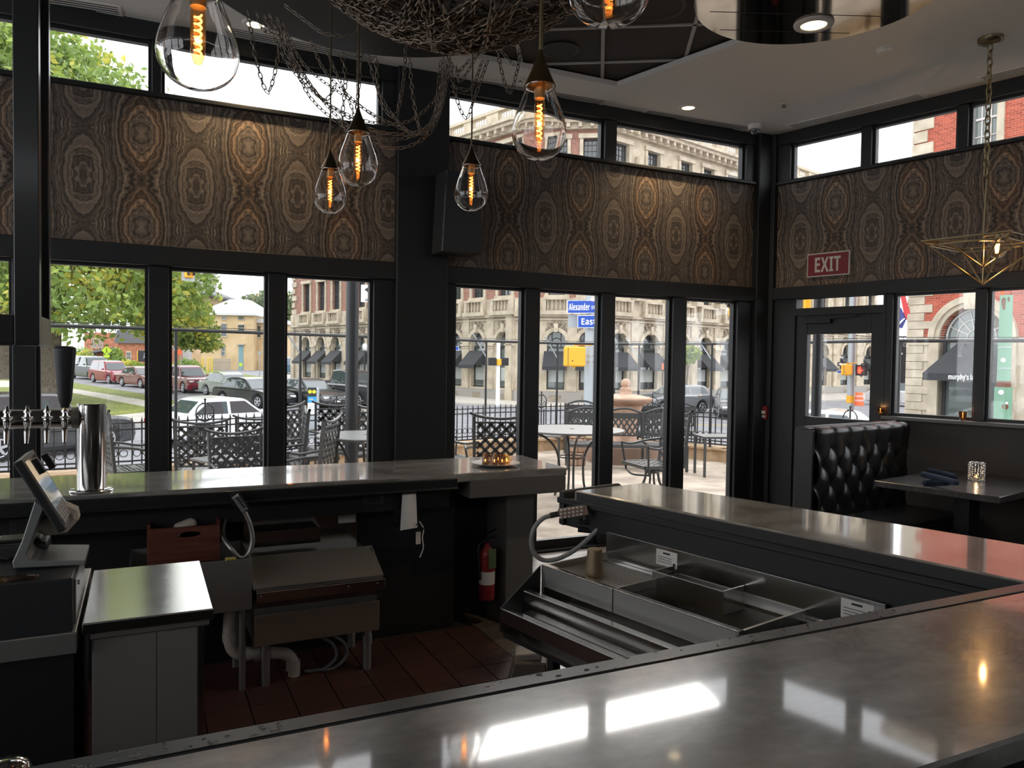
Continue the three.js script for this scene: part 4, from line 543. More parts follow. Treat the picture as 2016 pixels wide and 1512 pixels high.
  for (const [px, label] of [[1738, 'small glass tealight on the window sill beside the exit door'], [1900, 'small glass tealight on the sill by the window mullion']]) { const u2 = sideU(px, 822), c = thing('sill_tealight', label, 'candle holder', sideP(u2, SILL, 0.05), 0, 'tealights on the sill'); mesh('cup', lathe([[0, 0.004], [0.022, 0.004], [0.024, 0.01], [0.034, 0.075], [0.031, 0.075], [0.021, 0.012], [0, 0.01]], [0, 0, 0], 20), M.smokeGlass, c); mesh('wax', cyl(0.018, 0.018, 0.012, [0, 0.018, 0], undefined, 14), M.cream, c); mesh('flame', ball(0.0045, [0, 0.036, 0], 8, [1, 2, 1]), M.flame, c); lamp(c, [0, 0.07, 0], lin(1, 0.5, 0.15), 0.015); }
}
// ---------------------------------------------------------------- teardrop pendants, chains and the brass pendant
function pendant(px, yTop, yBot, wpx, capTop, d, cord, label, brass) {   // yTop, yBot: glass from collar to foot in the photograph
  const top = atDepth(px, yTop, d), bot = atDepth(px, yBot, d), R = wpx / 2 * d / F, H = top.y - bot.y, hc = atDepth(px, capTop, d).y - top.y, t = thing('teardrop_pendant', label, 'lamp', [top.x, bot.y, top.z], 0, 'teardrop bulb pendants');
  const prof = [[0, 0], [R * 0.35, H * 0.018], [R * 0.68, H * 0.09], [R * 0.9, H * 0.2], [R, H * 0.34], [R * 0.97, H * 0.47], [R * 0.84, H * 0.64], [R * 0.66, H * 0.82], [R * 0.5, H]];
  const sm = new THREE.SplineCurve(prof.map((q) => new THREE.Vector2(...q))).getPoints(26).map((q) => [Math.max(0, q.x), q.y]);
  mesh('glass_drop', lathe([...sm, ...sm.slice().reverse().map(([x, y]) => [Math.max(0, x - 0.0015), y + 0.0005])], [0, 0, 0], 40), phys(lin(1, 0.98, 0.96), 0.01, { transmission: 1, thickness: 0.002, ior: 1.45 }), t);
  const cm = brass ? M.brass : M.brassDark; const cp = []; for (let i = 0; i <= 10; i++) { const k = i / 10; cp.push([R * 0.52 * Math.pow(1 - k, 1.25) + 0.006, H + hc * k]); } mesh('cap', lathe(cp, [0, 0, 0], 28), cm, t);
  mesh('collar', torus(R * 0.5, 0.004, [0, H, 0], [Math.PI / 2, 0, 0], 32), M.chrome, t); mesh('socket', cyl(R * 0.2, R * 0.2, H * 0.2, [0, H * 0.93, 0]), M.brass, t);
  mesh('inner_bulb', lathe([[0, H * 0.24], [R * 0.1, H * 0.26], [R * 0.18, H * 0.36], [R * 0.19, H * 0.72], [R * 0.16, H * 0.84]], [0, 0, 0], 20), M.amberGlass, t);
  const hel = []; for (let i = 0; i <= 90; i++) { const k = i / 90, an = k * Math.PI * 2 * 7; hel.push([Math.cos(an) * R * 0.085, H * (0.29 + 0.47 * k), Math.sin(an) * R * 0.085]); } mesh('filament', tube(hel, R * 0.024, 150, 6), M.filament, t);
  const top2 = cord - bot.y; mesh('cord', rod([0, H + hc - 0.01, 0], [0, top2, 0], brass ? 0.008 : 0.005, 8), cm, t); lamp(t, [0, H * 0.5, 0], lin(1, 0.45, 0.13), 0.3 * (R / 0.1) ** 2, 2); return t;
}
pendant(390, -18, 173, 155, -150, 1.95, CEIL, 'large teardrop glass bulb hung against the white sky window', true); pendant(1201, -130, 47, 162, -260, 1.87, CEIL, 'largest amber teardrop bulb below the dark ceiling tiles', true);
pendant(1063, 170, 314, 108, 95, 2.8, CEIL, 'teardrop glass bulb with a tall brass cone cap', true); pendant(705, 262, 366, 80, 212, 3.8, 3.75, 'teardrop bulb hung in front of the wallpaper above its twin', false); pendant(650, 334, 420, 68, 296, 4.45, 3.75, 'lowest small teardrop bulb on a thin wire by the wallpaper', false); pendant(928, 327, 415, 68, 288, 4.45, CEIL, 'small teardrop bulb hung before the wall speaker', false);
const linkGeo = (() => { const l = 0.0088, r = 0.0068; const pts = []; for (let i = 0; i < 12; i++) { const a = i / 12 * Math.PI * 2; pts.push([Math.cos(a) * r, Math.sin(a) * r + (Math.sin(a) > 0 ? l : -l) * 0.8, 0]); } return plain(tube(pts, 0.0026, 12, 4, true)); })();
function chainGeo(pts, pitch = 0.024, scale = 1) {
  const c = new THREE.CatmullRomCurve3(pts.map(arr)), n = Math.max(2, Math.round(c.getLength() / (pitch * scale))), out = [];
  for (let i = 0; i < n; i++) { const p = c.getPointAt((i + 0.5) / n), tg = c.getTangentAt((i + 0.5) / n), q = new THREE.Quaternion().setFromUnitVectors(V3(0, 1, 0), tg).multiply(new THREE.Quaternion().setFromAxisAngle(V3(0, 1, 0), (i % 2) * Math.PI / 2 + 0.4)); out.push(linkGeo.clone().applyMatrix4(new THREE.Matrix4().compose(p, q, V3(scale, scale, scale)))); }
  return out;
}
{
  const swag = thing('chain_chandelier', 'heavy chandelier of draped dark metal chains over the bar', 'chandelier', [0, 0, 0]);
  const at = (px, py, d = 4.1) => atDepth(px, py, d);
  const list = [[[488, 20], [505, 120], [527, 181], [548, 110], [556, 45]], [[505, 25], [520, 60], [548, 70], [575, 110], [640, 196], [660, 170]], [[520, 30], [570, 130], [640, 200], [720, 238], [800, 240], [860, 190], [884, 110]], [[530, 28], [585, 140], [660, 215], [760, 262], [840, 250], [878, 130]], [[545, 35], [600, 150], [690, 250], [770, 275], [850, 245], [884, 130]], [[556, 45], [600, 128], [680, 190], [760, 238], [830, 262], [858, 230], [880, 120]], [[560, 60], [610, 190], [700, 262], [780, 292], [845, 262], [880, 160], [884, 110]], [[612, 80], [640, 140], [700, 200], [745, 236]], [[640, 92], [665, 150], [690, 205], [700, 232], [705, 100]], [[672, 100], [680, 150], [676, 245], [690, 270]], [[725, 108], [745, 180], [800, 255], [836, 262], [868, 200], [872, 115]], [[740, 110], [750, 200], [775, 230], [792, 175], [800, 80]], [[806, 113], [815, 200], [830, 255], [850, 240], [868, 120]], [[884, 115], [900, 140], [925, 118]], [[884, 120], [905, 212], [918, 232], [935, 190], [960, 120]], [[890, 170], [925, 175], [950, 120]], [[898, 130], [905, 160], [930, 125], [945, 100]], [[978, 60], [985, 130], [1003, 182], [1018, 140], [1024, 95]], [[560, 10], [600, 40], [640, 66], [690, 68], [735, 42]], [[798, 62], [840, 90], [880, 95], [912, 76]], [[700, 20], [708, 60], [710, 130], [702, 215]], [[985, 70], [988, 100], [1012, 128]]];
  list.forEach((l, i) => { const d = 3.85 + (i * 0.37 % 1) * 0.7; mesh('chain', chainGeo(l.map(([x, y]) => at(x, y, d)), 0.0235, 1.22), M.chain, swag); });
  // the dense nest of chains
  const c = at(892, 0, 3.0), R = 0.74, yb = at(892, 76, 3.0).y, top = yb + 0.41, nest = [];
  for (let i = 0; i < 84; i++) { const a = rnd(0, 6.283), b = a + Math.PI + rnd(-1.25, 1.25), lift = rnd(0, 0.11) * rnd(0, 1.2), pts = []; for (let k = 0; k <= 8; k++) { const u = k / 8, x = Math.cos(a) * (1 - u) + Math.cos(b) * u, z = Math.sin(a) * (1 - u) + Math.sin(b) * u, r2 = x * x + z * z; pts.push([c.x + x * R, yb + lift * (1 - r2) + 0.41 * r2, c.z + z * R]); } nest.push(...chainGeo(pts, 0.024, 1.5)); }
  const nm = mesh('chain_nest', nest, M.chain, swag); nm.userData.kind = 'stuff';
  mesh('ring', torus(R, 0.012, [c.x, top, c.z], [Math.PI / 2, 0, 0], 48), M.brassDark, swag); for (let i = 0; i < 3; i++) mesh('hanger', rod([c.x + Math.cos(i * 2.09) * R, top, c.z + Math.sin(i * 2.09) * R], [c.x + Math.cos(i * 2.09) * R * 0.6, CEIL + 0.05, c.z + Math.sin(i * 2.09) * R * 0.6], 0.006), M.brassDark, swag);
}
{ // brass polyhedron pendant on a chain
  const top = cy(1949, 80), d = V3(0, 0, 0).add(top).sub(V3(0, EYE, 0)).applyQuaternion(camera.quaternion.clone().invert()).z * -1, A = (px, py) => atDepth(px, py, d);
  const c = A(1937, 475), t = thing('brass_pendant', 'open brass polyhedron pendant lamp with a globe bulb on a chain', 'lamp', [c.x, 0, c.z]), yR = A(1937, 474).y, yB = A(1937, 560).y, yA = A(1940, 345).y, R = 0.4, S = (i, k = 1, y = yR) => [Math.cos(i * Math.PI / 2 + 0.62) * R * k, y, Math.sin(i * Math.PI / 2 + 0.62) * R * k], rods = [];
  mesh('canopy', lathe([[0, -0.045], [0.05, -0.043], [0.075, -0.03], [0.078, 0]], [0, CEIL, 0], 28), M.brassDark, t);
  mesh('chain', chainGeo([[0, CEIL - 0.04, 0], [0, (CEIL + yA) / 2, 0], [0, yA, 0]], 0.0215, 2.3).flatMap((g) => [g]), M.brass, t);
  for (let i = 0; i < 4; i++) { rods.push(['frame_rod', S(i), S(i + 1)], ['frame_rod', S(i, 0.86, yR - 0.03), S(i + 1, 0.86, yR - 0.03)], ['frame_rod', S(i), [0, yB, 0]], ['frame_rod', S(i, 0.5, yR - 0.03), [0, yB + 0.12, 0]], ['frame_rod', S(i, 0.5, yR - 0.03), S(i)]); }
  rods.push(['stem', [0, yR + 0.02, 0], [0, yB, 0]], ['stem', [0.012, yA - 0.03, 0], [-0.01, yR, 0]], ['stem', S(0), S(2)]); for (const [n, a, b] of rods) mesh(n, rod(a, b, 0.0062, 7), M.brass, t);
  mesh('cable', tube([[0, yA + 0.02, 0], [0.05, yA - 0.12, 0], [0.055, yA - 0.3, 0.01], [0.04, yA - 0.36, 0], [0.03, yA - 0.3, 0], [0.035, yA - 0.1, 0]], 0.003, 40), M.brassDark, t);
  const g = [ -0.012, A(1936, 494).y, 0.1 ]; mesh('globe_bulb', ball(0.062, g, 28), M.bulbGlass, t); mesh('bulb_socket', cyl(0.018, 0.02, 0.05, [g[0], g[1] + 0.075, g[2]]), M.brass, t); mesh('socket_arm', rod([0, g[1] + 0.1, 0], [g[0], g[1] + 0.1, g[2]], 0.006), M.brass, t);
  const f = []; for (let i = 0; i < 8; i++) { const a = i / 8 * 6.283; f.push(rod([g[0] + Math.cos(a) * 0.008, g[1] - 0.028, g[2] + Math.sin(a) * 0.008], [g[0] + Math.cos(a + 0.4) * 0.014, g[1] + 0.035, g[2] + Math.sin(a + 0.4) * 0.014], 0.0022, 5)); } mesh('filament', f, M.filament, t); lamp(t, [g[0], g[1], g[2]], lin(1, 0.55, 0.2), 0.2, 1);
}
// ---------------------------------------------------------------- outdoor materials
Object.assign(M, {
  patio: std(0xffffff, 0.85, { map: dataTex(512, 512, mottle([178, 163, 146], 95, 9, 5, [1, 0.97, 0.9]), true, 0.3) }), ledge: std(0xffffff, 0.85, { map: dataTex(256, 256, mottle([176, 150, 118], 60, 9), true, 0.6) }),
  iron: std(lin(0.022, 0.024, 0.026), 0.4), castAlu: std(lin(0.05, 0.052, 0.052), 0.42), tableTop: std(lin(0.14, 0.14, 0.135), 0.38), pinkStone: std(0xffffff, 0.8, { map: dataTex(256, 256, mottle([188, 156, 134], 50, 8), true, 0.8) }), brickRed: std(lin(0.30, 0.2, 0.15), 0.85),
  asphalt: std(0xffffff, 0.85, { map: dataTex(512, 512, mottle([134, 134, 138], 45, 14), true, 0.12) }), walk: std(0xffffff, 0.85, { map: dataTex(256, 256, mottle([186, 180, 170], 36, 10), true, 0.2) }), paint: std(lin(0.75, 0.75, 0.72), 0.7), yellowPaint: std(lin(0.6, 0.42, 0.05), 0.7),
  grass: std(0xffffff, 0.95, { map: dataTex(512, 512, (() => { const n = tile((u, v) => fbm(u * 6, v * 6, 2, 5)), m = tile((u, v) => fbm(u * 40, v * 40, 6, 3)); return (u, v) => { const k = n(u, v), q = m(u, v), lf = q > 0.22 ? 1 : 0; return [112 + 70 * k + 60 * q + lf * 60, 122 + 45 * k + 60 * q + lf * 35, 52 + 25 * k + 30 * q]; }; })(), true, 0.14) }),
  bark: std(0xffffff, 0.95, { map: woodTex(96, 88, 78, 60, 30, 5) }),
  limestone: std(0xffffff, 0.85, { map: dataTex(512, 512, mottle([190, 178, 157], 55, 8, 5, [1, 1, 0.95]), true, 0.25) }), limestoneDark: std(0xffffff, 0.85, { map: dataTex(256, 256, mottle([150, 138, 122], 50, 8), true, 0.4) }), granite: std(lin(0.34, 0.32, 0.29), 0.8),
  brickFar: std(0xffffff, 0.9, { map: dataTex(512, 512, (u, v, i, j) => { const row = Math.floor(j / 16), x = i + (row % 2) * 20, m = (j % 16) < 2 || (x % 40) < 2, k = fbm(Math.floor(x / 40) * 3.1, row * 1.7, 3, 2) * 60; return m ? [168, 148, 132] : [148 + k, 104 + k * 0.75, 90 + k * 0.65]; }, true, [1 / 2.6, 1 / 2.4]) }),
  brickPub: std(0xffffff, 0.9, { map: dataTex(512, 512, (u, v, i, j) => { const row = Math.floor(j / 16), x = i + (row % 2) * 20, m = (j % 16) < 2 || (x % 40) < 2, k = fbm(Math.floor(x / 40) * 3.1, row * 1.7, 3, 2) * 70; return m ? [176, 140, 124] : [168 + k, 78 + k * 0.6, 58 + k * 0.5]; }, true, [1 / 2.6, 1 / 2.4]) }),
  brickChurch: std(0xffffff, 0.9, { map: dataTex(256, 256, mottle([178, 118, 92], 60, 12), true, 0.3) }),
  farGlass: phys(lin(0.05, 0.06, 0.065), 0.06, { clearcoat: 1, clearcoatRoughness: 0.02 }), shopGlass: phys(lin(0.12, 0.15, 0.14), 0.05, { clearcoat: 1, clearcoatRoughness: 0.02 }), sash: std(lin(0.05, 0.05, 0.05), 0.6), awning: std(lin(0.035, 0.037, 0.04), 0.75), sashWhite: std(lin(0.6, 0.58, 0.54), 0.6),
  signBlue: std(lin(0.01, 0.07, 0.42), 0.45), signWhite: std(lin(0.8, 0.8, 0.8), 0.5), galv: std(lin(0.42, 0.46, 0.48), 0.55, { metalness: 0.3 }), signalYellow: std(lin(0.85, 0.42, 0.03), 0.5), greenPole: std(lin(0.17, 0.34, 0.23), 0.7), rust: std(lin(0.16, 0.06, 0.035), 0.9), flagRed: std(lin(0.62, 0.06, 0.06), 0.8), flagBlue: std(lin(0.06, 0.07, 0.25), 0.8), orange: std(lin(0.85, 0.16, 0.05), 0.6), lime: std(lin(0.62, 0.85, 0.05), 0.6),
  tyre: std(lin(0.015, 0.015, 0.016), 0.85), rim: std(lin(0.55, 0.56, 0.58), 0.35, { metalness: 0.7 }), carGlass: phys(lin(0.05, 0.07, 0.075), 0.05, { clearcoat: 1, clearcoatRoughness: 0.02 }), headlight: phys(lin(0.7, 0.7, 0.66), 0.1, { clearcoat: 1 }), taillight: phys(lin(0.5, 0.02, 0.02), 0.15, { clearcoat: 1 }), trim: std(lin(0.02, 0.02, 0.022), 0.5),
  housePaint: std(0xffffff, 0.9, { map: dataTex(256, 256, mottle([206, 180, 142], 40, 7), true, 0.1) }), roofPale: std(lin(0.62, 0.63, 0.64), 0.6), roofDark: std(lin(0.14, 0.14, 0.15), 0.8), shadeWhite: std(lin(0.5, 0.54, 0.52), 0.6),
});
// ---------------------------------------------------------------- patio
const PY = -0.01, fd = (px, d) => { const p = atDepth(px, horizonY(px), d); return p.setY(0); };
const fencePts = [fd(-330, 8.3), fd(-20, 8.9), fd(250, 9.6), fd(600, 11.3), fd(960, 13.6), fd(1110, 14.6), fd(1240, 14.4), fd(1440, 13.0), fd(1700, 10.6), fd(2150, 9.2)];
{
  const pts = [[UL - 1, ZW - 0.17], [CORNER.x + 0.1, ZW - 0.17], ...[0.3, 4, 9].map((u) => XZ(sideP(u, 0, -0.2))), ...fencePts.slice().reverse().map(XZ)];
  struct(mesh('patio_ground', slab(pts, -1.9, PY, 0.002), M.patio), 'pale mottled stone patio outside the windows');
}
const ledge = thing('patio_ledge', 'low tan stone ledge carrying the patio fence', 'ledge');
const fence = thing('patio_fence', 'black wrought iron patio fence with spear pickets and rings', 'fence');
{
  const pick = plain(join([box(0.016, 0.56, 0.016, [0, 0.53, 0]), put(new THREE.ConeGeometry(0.016, 0.07, 5), [0, 0.845, 0]), put(new THREE.SphereGeometry(0.014, 6, 4), [0, 0.8, 0])])), ringG = plain(torus(0.045, 0.006, [0, 0.42, 0], undefined, 14, 5)); let np = 0;
  for (let i = 0; i < fencePts.length - 1; i++) {
    const a = fencePts[i], b = fencePts[i + 1], d = b.clone().sub(a), L = d.length(), yaw = Math.atan2(-d.z, d.x); d.normalize();
    const at = (s, y) => a.clone().addScaledVector(d, s).setY(y);
    mesh('ledge_stone', bar(at(0, 0.09), at(L, 0.09), 0.34, 0.2), M.ledge, ledge); mesh('ledge_cap', bar(at(-0.02, 0.205), at(L + 0.02, 0.205), 0.42, 0.035), M.ledge, ledge);
    for (const [y, h] of [[0.8, 0.016], [0.72, 0.02], [0.32, 0.02], [0.265, 0.024]]) mesh('rail', bar(at(0, y), at(L, y), 0.02, h), M.iron, fence);
    for (let s = 0.06; s < L; s += 0.115) { if (np++ > 285) break; const m = new THREE.Mesh(pick, M.iron), p = at(s, 0); m.name = 'picket'; m.position.copy(p); m.rotation.y = yaw; fence.add(m); const r = new THREE.Mesh(ringG, M.iron); r.name = 'ring'; r.position.copy(at(s + 0.0575, 0)); r.rotation.y = yaw; fence.add(r); }
  }
  // scrolled finials on the fence posts
  for (const [px, py] of [[401, 798], [665, 800], [1068, 788], [1285, 786], [1676, 798]]) {
    let best = null; for (let i = 0; i < fencePts.length - 1; i++) for (let k = 0; k < 40; k++) { const p = fencePts[i].clone().lerp(fencePts[i + 1], k / 40), q = p.clone().setY(EYE).sub(V3(0, EYE, 0)).applyQuaternion(camera.quaternion.clone().invert()), x = CX - F * q.x / q.z; if (q.z < 0 && (!best || Math.abs(x - px) < best[0])) best = [Math.abs(x - px), p, fencePts[i + 1].clone().sub(fencePts[i])]; }
    const [, p, d] = best, g = []; const sp = (s, cx, cyy, R) => { const pts = []; for (let k = 0; k <= 22; k++) { const a = k / 22 * 9.5, r = R * (1 - k / 26); pts.push([cx + s * Math.cos(a) * r, cyy + Math.sin(a) * r, 0]); } return tube(pts, 0.008, 40, 5); };
    g.push(sp(1, 0.07, 0.94, 0.055), sp(-1, -0.07, 0.94, 0.055), torus(0.12, 0.009, [0, 1.0, 0], undefined, 28, 6), rod([0, 0.2, 0], [0, 1.16, 0], 0.012), ball(0.018, [0, 1.17, 0], 8), ball(0.014, [0.035, 1.12, 0], 8), ball(0.014, [-0.035, 1.12, 0], 8), rod([-0.06, 0.2, 0], [-0.06, 0.86, 0], 0.012), rod([0.06, 0.2, 0], [0.06, 0.86, 0], 0.012));
    const m = mesh('scroll_finial', g, M.iron, fence); m.position.copy(p); m.rotation.y = Math.atan2(-d.z, d.x); m.position.y = -0.1;
  }
}
{ // light rail above the fence
  const t = thing('light_rail', 'thin black pipe rail with small clear bulbs above the patio fence', 'light rail'), inn = fencePts.map((p) => p.clone().add(V3(-0.06, 0, 0.18))), y = 1.985;
  for (let i = 0; i < inn.length - 1; i++) { mesh('pipe', rod(inn[i].clone().setY(y), inn[i + 1].clone().setY(y), 0.024, 8), M.iron, t); mesh('wire', rod(inn[i].clone().setY(y + 0.045), inn[i + 1].clone().setY(y + 0.04), 0.005, 5), M.iron, t); const L = inn[i].distanceTo(inn[i + 1]); for (let s = 0.4; s < L; s += 1.15) { const p = inn[i].clone().lerp(inn[i + 1], s / L); mesh('bulb', lathe([[0, -0.06], [0.022, -0.05], [0.028, -0.03], [0.015, 0], [0.012, 0.02]], [p.x, y - 0.02, p.z], 10), M.bulbGlass, t); } }
  const near = (px) => { let best; for (let i = 0; i < inn.length - 1; i++) for (let k = 0; k < 60; k++) { const p = inn[i].clone().lerp(inn[i + 1], k / 60), q = p.clone().applyQuaternion(camera.quaternion.clone().invert()), x = CX - F * q.x / q.z; if (q.z < 0 && (!best || Math.abs(x - px) < best[0])) best = [Math.abs(x - px), p, inn[i + 1].clone().sub(inn[i]).normalize()]; } return best; };
  for (const px of [344, 592, 957, 1098, 1210, 1257, 1401, 1771]) { const [, p, d] = near(px); mesh('post', [rod(p.clone().setY(0.2), p.clone().setY(y), 0.02, 8), bar(p.clone().setY(0.215), p.clone().setY(0.225), 0.09, 0.09, d)], M.iron, t); mesh('brace', rod(p.clone().setY(y - 0.28), p.clone().addScaledVector(d, -0.3).setY(y + 0.12), 0.012, 6), M.galv, t); }
}
function patioChair(name, label, { swivel = false, group = 'lattice patio chairs' } = {}) {   // faces +z, back at -z
  const t = thing(name, label, 'chair', [0, 0, 0], 0, group), w = 0.56, sy = 0.45, bz = -0.26, top = 1.06, rake = 0.1, B = (x, y) => [x, y, bz - rake * (y - sy)];
  const st = (pts, wd, th, up) => bar(pts[0], pts[1], wd, th, up), lat = [], n = 5;
  const clip = (x0, y0, x1, y1, X, Y0, Y1) => { const c = []; for (const [a, b, dx, dy] of [[x0, y0, x1 - x0, y1 - y0]]) { let t0 = 0, t1 = 1; for (const [p, q] of [[-dx, a + X], [dx, X - a], [-dy, b - Y0], [dy, Y1 - b]]) { if (p === 0) continue; const r = q / p; if (p < 0) t0 = Math.max(t0, r); else t1 = Math.min(t1, r); } if (t0 < t1 - 0.02) c.push([a + dx * t0, b + dy * t0], [a + dx * t1, b + dy * t1]); } return c; };
  for (let i = -8; i <= 8; i++) for (const s of [-1, 1]) { const c = clip(i * 0.112 - s * 0.6, 0.48 - 0.0, i * 0.112 + s * 0.6, 0.48 + 1.2, w / 2 - 0.02, sy + 0.06, top - 0.07); if (c.length) lat.push(bar(B(...c[0]), B(...c[1]), 0.034, 0.008, V3(0, 0.1, 1))); }
  mesh('back_lattice', lat, M.castAlu, t);
  mesh('back_frame', [bar(B(-w / 2, sy - 0.02), B(-w / 2 - 0.015, top), 0.03, 0.03), bar(B(w / 2, sy - 0.02), B(w / 2 + 0.015, top), 0.03, 0.03), bar(B(-w / 2, sy + 0.06), B(w / 2, sy + 0.06), 0.03, 0.02), bar(B(-w / 2, top - 0.07), B(w / 2, top - 0.07), 0.02, 0.02), tube([B(-w / 2 - 0.06, top + 0.035), B(-w / 2 + 0.03, top), B(0, top - 0.03), B(w / 2 - 0.03, top), B(w / 2 + 0.06, top + 0.035)], 0.016, 20, 7)], M.castAlu, t);
  const sl = []; for (let i = -9; i <= 9; i++) for (const s of [-1, 1]) { const c = clip(i * 0.1 - s * 0.5, -0.5, i * 0.1 + s * 0.5, 0.5, w / 2 - 0.02, -0.26, 0.24); if (c.length) sl.push(bar([c[0][0], sy, c[0][1]], [c[1][0], sy, c[1][1]], 0.044, 0.01)); }
  mesh('seat_lattice', sl, M.tableTop, t); mesh('seat_frame', [[-1, 0], [1, 0], [0, -1], [0, 1]].map(([x, z]) => x ? bar([x * w / 2, sy - 0.01, -0.27], [x * w / 2, sy - 0.01, 0.25], 0.03, 0.04) : bar([-w / 2, sy - 0.01, z * 0.25], [w / 2, sy - 0.01, z * 0.25], 0.03, 0.04)), M.castAlu, t);
  for (const s of [-1, 1]) mesh('armrest', [tube([B(s * (w / 2), 0.72), [s * (w / 2 + 0.03), 0.7, -0.1], [s * (w / 2 + 0.05), 0.66, 0.12], [s * (w / 2 + 0.05), 0.68, 0.24]], 0.014, 16, 6), tube([[s * (w / 2 + 0.05), 0.68, 0.24], [s * (w / 2 + 0.02), 0.5, 0.22], [s * w / 2, sy - 0.1, 0.2]], 0.014, 12, 6)], M.castAlu, t);
  if (swivel) { mesh('swivel_ring', [cyl(0.09, 0.09, 0.04, [0, sy - 0.09, 0]), tube([[-w / 2, sy - 0.1, 0.2], [0, sy - 0.12, 0.26], [w / 2, sy - 0.1, 0.2]], 0.012, 12, 6), bar([-w / 2, sy - 0.06, 0], [w / 2, sy - 0.06, 0], 0.03, 0.02)], M.castAlu, t); for (let i = 0; i < 4; i++) { const a = i * Math.PI / 2 + 0.78; mesh('leg', tube([[Math.cos(a) * 0.07, sy - 0.1, Math.sin(a) * 0.07], [Math.cos(a) * 0.1, 0.22, Math.sin(a) * 0.1], [Math.cos(a) * 0.27, 0.0, Math.sin(a) * 0.27]], 0.015, 14, 6), M.castAlu, t); } }
  else for (const x of [-1, 1]) for (const z of [-1, 1]) mesh('leg', bar([x * (w / 2 - 0.01), sy - 0.02, z * 0.24], [x * (w / 2 + 0.01), 0, z * 0.27], 0.026, 0.026), M.castAlu, t);
  return t;
}
const spot = (px, d) => fd(px, d).setY(PY), faceTo = (a, b) => Math.atan2(b.x - a.x, b.z - a.z), toCam = (p) => Math.atan2(-p.x, -p.z);
{
  const c0 = patioChair('patio_chair', 'lattice patio chair seen from behind just outside the window above the votive plate');
  let p = spot(980, 8.6); c0.position.copy(p); c0.rotation.y = toCam(p) + Math.PI + 0.15;
  const g = 'lattice patio chairs', put2 = (px, d, a, label, k = 1) => { const q = spot(px, d), o = dup(c0, q, toCam(q) + a, label, g); o.scale.setScalar(k); return o; };
  put2(884, 9.4, Math.PI * 0.62, 'lattice patio chair turned sideways next to the middle column'); put2(486, 7.3, Math.PI - 0.15, 'low lattice patio chair backing onto the window behind the bar counter', 0.88); put2(402, 8.6, 0.25, 'wide lattice patio chair facing in beside the small square table', 0.9); put2(500, 9.5, 0.05, 'lattice patio chair standing behind the others by the fence scroll', 0.88); put2(546, 8.5, -1.3, 'tall lattice patio chair half hidden by the window mullion'); put2(606, 9.5, Math.PI - 0.5, 'lattice patio chair beside the pay station and the round table'); put2(655, 10.4, 0.2, 'lattice patio chair under the round table rim by the awning pole'); put2(722, 9.9, 0.0, 'lattice patio chair behind the round table near the middle column'); put2(592, 7.6, -0.9, 'lattice patio chair low in front of the round table'); put2(268, 8.2, 1.35, 'lattice patio chair at the edge of the window mullion by the fence rings');
  const sw = patioChair('swivel_chair', 'swivel lattice patio chair on curved legs behind the angled bar', { swivel: true }); p = spot(1288, 9.2); sw.position.copy(p); sw.rotation.y = toCam(p) - 1.05;
  // tables
  const rt = (p, r, h, label) => { const t = thing('round_patio_table', label, 'table', p, 0, 'round patio tables'); mesh('table_top', [lathe([[0, h - 0.004], [r, h - 0.004], [r + 0.01, h - 0.015], [r, h - 0.03], [r - 0.03, h - 0.025], [0, h - 0.02]], [0, 0, 0], 64), torus(0.03, 0.004, [0, h - 0.004, 0], [Math.PI / 2, 0, 0], 16)], M.tableTop, t); for (let i = 0; i < 4; i++) { const a = i * Math.PI / 2 + 0.35, c = Math.cos(a), s = Math.sin(a); mesh('leg', tube([[c * r * 0.9, h - 0.03, s * r * 0.9], [c * r * 0.55, h - 0.1, s * r * 0.55], [c * 0.22, h - 0.22, s * 0.22], [c * 0.16, h * 0.55, s * 0.16], [c * 0.16, h * 0.2, s * 0.16], [c * 0.2, 0.0, s * 0.2]], 0.015, 36, 7), M.castAlu, t); } mesh('leg_ring', torus(0.165, 0.008, [0, h * 0.58, 0], [Math.PI / 2, 0, 0], 28), M.castAlu, t); return t; };
  rt(spot(1128, 9.5), 0.64, 0.83, 'round metal patio table on bundled curved legs in front of the fountain'); rt(spot(722, 8.3), 0.52, 0.84, 'pale round patio table beside the awning pole');
  const q = spot(432, 7.9), st = thing('square_patio_table', 'small square metal patio table between lattice chairs', 'table', q, toCam(q) + 0.5); mesh('table_top', rbox(0.42, 0.025, 0.42, 0.006, [0, 0.6, 0]), M.tableTop, st); for (const x of [-1, 1]) for (const z of [-1, 1]) mesh('leg', bar([x * 0.18, 0.59, z * 0.18], [x * 0.19, 0, z * 0.19], 0.024, 0.024), M.castAlu, st);
  const q2 = spot(1418, 11.4), sd = thing('square_patio_table', 'plain square metal side table by the fence right of the benches', 'table', q2, toCam(q2) + 0.35); mesh('table_top', [rbox(0.62, 0.03, 0.5, 0.006, [0, 0.58, 0])], M.castAlu, sd); for (const x of [-1, 1]) for (const z of [-1, 1]) mesh('leg', bounds(x * 0.28 - 0.016, x * 0.28 + 0.016, 0, 0.57, z * 0.22 - 0.016, z * 0.22 + 0.016), M.castAlu, sd);
  const q3 = spot(1078, 12.6), s3 = thing('square_patio_table', 'plain square metal side table behind the round table left of the benches', 'table', q3, toCam(q3) - 0.3); mesh('table_top', rbox(0.62, 0.03, 0.5, 0.006, [0, 0.45, 0]), M.tableTop, s3); for (const x of [-1, 1]) for (const z of [-1, 1]) mesh('leg', bounds(x * 0.28 - 0.016, x * 0.28 + 0.016, 0, 0.44, z * 0.22 - 0.016, z * 0.22 + 0.016), M.castAlu, s3);
}
